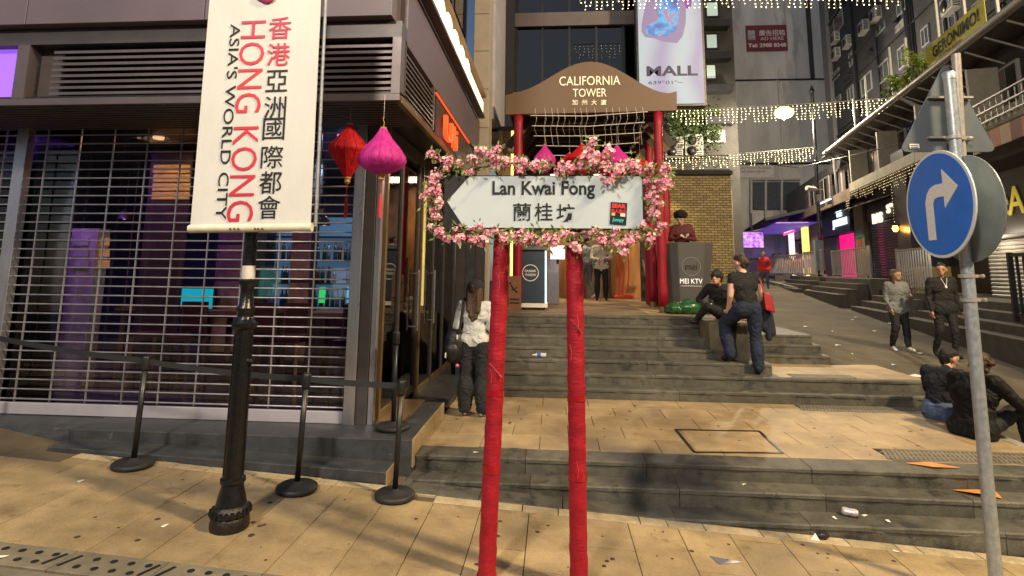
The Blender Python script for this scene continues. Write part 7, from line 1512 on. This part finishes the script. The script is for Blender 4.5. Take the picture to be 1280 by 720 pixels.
bt_ = thing('water_bottle', 'blue labelled plastic bottle lying on the upper steps', 'bottle', (-.25, 8.98, .42)); Mx = Matrix.Translation((-.32, 8.84, .42+.035)) @ Matrix.Rotation(R(4), 4, 'Z') @ Matrix.Rotation(R(90), 4, 'Y'); b = MB(Mx); b.lathe((0, 0, .06), [(.031, 0), (.034, .02), (.03, .05), (.034, .07), (.034, .13), (.03, .15)], 14); b.build('bottle_body', mat('clear_plastic', (.55, .58, .6), .15, var=.1, spec=.7), bt_); b = MB(Mx); b.lathe((0, 0, .03), [(.012, -.03), (.012, 0), (.031, .03)], 12); b.build('neck', whiteM, bt_); b = MB(Mx); b.lathe((0, 0, .07), [(.0355, 0), (.0355, .055)], 14, False); b.build('label', mat('label_blue', (.04, .10, .45), .4, var=.2), bt_)
orP = mat('orange_paper', (.62, .24, .07), .7, var=.2, scale=30)
def paper(pts, z, m, label, h=.012, name='paper_scrap', cat='paper'):
    c = Vector((sum(p[0] for p in pts)/len(pts), sum(p[1] for p in pts)/len(pts), z+h)); n = len(pts); b = MB(); vs = [Vector((p[0], p[1], z+.003+(h if i % 2 else .0))) for i, p in enumerate(pts)]+[c]
    b.add(vs+[v+Vector((0, 0, .0012)) for v in vs], [(i, (i+1) % n, n) for i in range(n)]+[(n+1+i, n+1+(i+1) % n, 2*n+1) for i in range(n)]+[(i, (i+1) % n, n+1+(i+1) % n, n+1+i) for i in range(n)]); return tag(b.build(name, m), label, cat)
paper([(3.28, 5.73), (3.50, 5.74), (3.72, 5.64), (3.45, 5.60)], 0, orP, 'torn orange paper lying on the top of the lower steps'); paper([(3.52, 5.50), (3.85, 5.46), (3.83, 5.34), (3.66, 5.34)], -RI, orP, 'folded orange paper on the middle step beside the sign post', .03)
bp_ = thing('black_wrapper', 'crumpled black and white wrapper at the foot of the lowest step', 'wrapper', (2.14, 4.98, -.37)); b = MB(); b.ball((2.16, 4.97, pav(2.16)+.03), 1, 10, 6, (.06, .035, .028)); b.build('wrapper_body', mat('foil_black', (.02, .02, .022), .25, var=.3, bump=.6, bscale=50), bp_); MB().add([(2.05, 4.93, pav(2.05)+.004), (2.10, 4.95, pav(2.1)+.05), (2.12, 4.92, pav(2.1)+.004)], [(0, 1, 2)]).build('white_corner', whiteP, bp_)
rn = random.Random(11); wp_spots = [(100, 601, 'pavement'), (205, 657, 'pavement')]
for k, (x, y) in enumerate(((101, 602), (206, 658), (1081, 645), (1120, 690), (3, 697), (648, 618), (655, 619), (595, 566), (930, 606), (1110, 652), (1043, 648))):
    v = ray(x, y)
    if x in (1081, 1110): z = -2*RI; 
    elif x in (648, 655, 1043): z = -2*RI
    elif x == 595: z = 0
    elif x == 930: z = -RI
    else: z = None
    pt_ = CAM+v*((z-CAM.z)/v.z) if z is not None else CAM+v*((-.24-.06*CAM.x-CAM.z)/(v.z+.06*v.x))
    zz2 = z if z is not None else pav(pt_.x)
    a = rn.uniform(0, 3); w1, w2 = rn.uniform(.018, .03), rn.uniform(.008, .015); ca, sa = math.cos(a), math.sin(a)
    lab_ = ('white paper scrap in front of the leftmost queue post', 'white paper scrap on the pavement left of the lamp post base', 'white paper scrap just right of the drink can on the lowest step', 'white paper scrap on the pavement right of the black wrapper', 'white paper scrap on the drain stones at the bottom left corner', 'white cigarette end on the lowest step left of the right red post', 'second white cigarette end on the lowest step by the right red post', 'white paper scrap on the terrace edge left of the left red post', 'white paper scrap on the middle lower step, left of the drink can', 'white paper scrap on the lowest step, farthest right of the drink can', 'white paper scrap on the lowest step just left of the drink can')[k]
    o = paper([(pt_.x+ca*w1*i-sa*w2*j, pt_.y+sa*w1*i+ca*w2*j) for i, j in ((-1, -1), (1, -1), (1, 1), (-1, 1))], zz2+.001, whiteP, lab_, .004); o['group'] = 'white paper scraps'
for k, (x, y, w1) in enumerate(((1151, 473, .16), (1105, 397, .07), (1065, 398, .06), (1008, 409, .06), (1048, 433, .05), (1250, 425, .1), (1258, 427, .08), (1112, 404, .09), (1150, 443, .06), (1090, 382, .06), (1064, 374, .05), (1118, 458, .04), (1065, 444, .03), (1070, 392, .05), (1040, 415, .04))):
    v = ray(x, y); z = .3
    for _ in range(6): q_ = CAM+v*((z-CAM.z)/v.z); z = road_z(q_.x, q_.y)
    a = rn.uniform(0, 3); ca, sa = math.cos(a), math.sin(a)
    paper([(q_.x+ca*w1*i-sa*w1*.5*j, q_.y+sa*w1*i+ca*w1*.5*j) for i, j in ((-1, -1), (.9, -1.1), (1, .8), (-.8, 1))], z+.012, whiteP, ('large flat white paper lying on the road nearest the steps', 'white paper on the road left of the grey cardigan, nearest her shoulder', 'white paper on the road at the middle of its far half', 'white paper on the road, nearest the woman with the red bag', 'small white paper on the road above the end of the short steps', 'white paper at the foot of the right kerb, behind the sign pole', 'second white paper at the right kerb, just right of the first', 'white paper on the road by the elbow of the woman in grey', 'white paper on the road between the feet of the walking couple', 'white paper near the far kerb left of the walking woman', 'white paper by the far kerb, highest up the road', 'small white paper on the road left of the walking woman\'s feet', 'smallest white paper on the road above the small landing', 'white paper on the road, level with the waist of the woman in grey', 'white paper on the road level with her knees, farther left')[k], .02)['group'] = 'white papers lying on the road'
# fallen chewing gum and stains pressed into the paving
for k in range(110):
    x = rn.uniform(-3.4, 2.6); y = rn.uniform(3.75, 4.85)
    if k > 70: x = rn.uniform(-1.2, 4.3); y = rn.uniform(5.9, 7.8)
    z = pav(x) if k <= 70 else 0; r = rn.uniform(.005, .024); b = MB(); b.lathe((x, y, z+.0005), [(r, 0), (r*.8, .002), (.001, .0025)], 9)
    b.build('gum_spot', mat('gum_dark', (.05, .035, .025), .8, var=.2), pave if k <= 70 else terr)
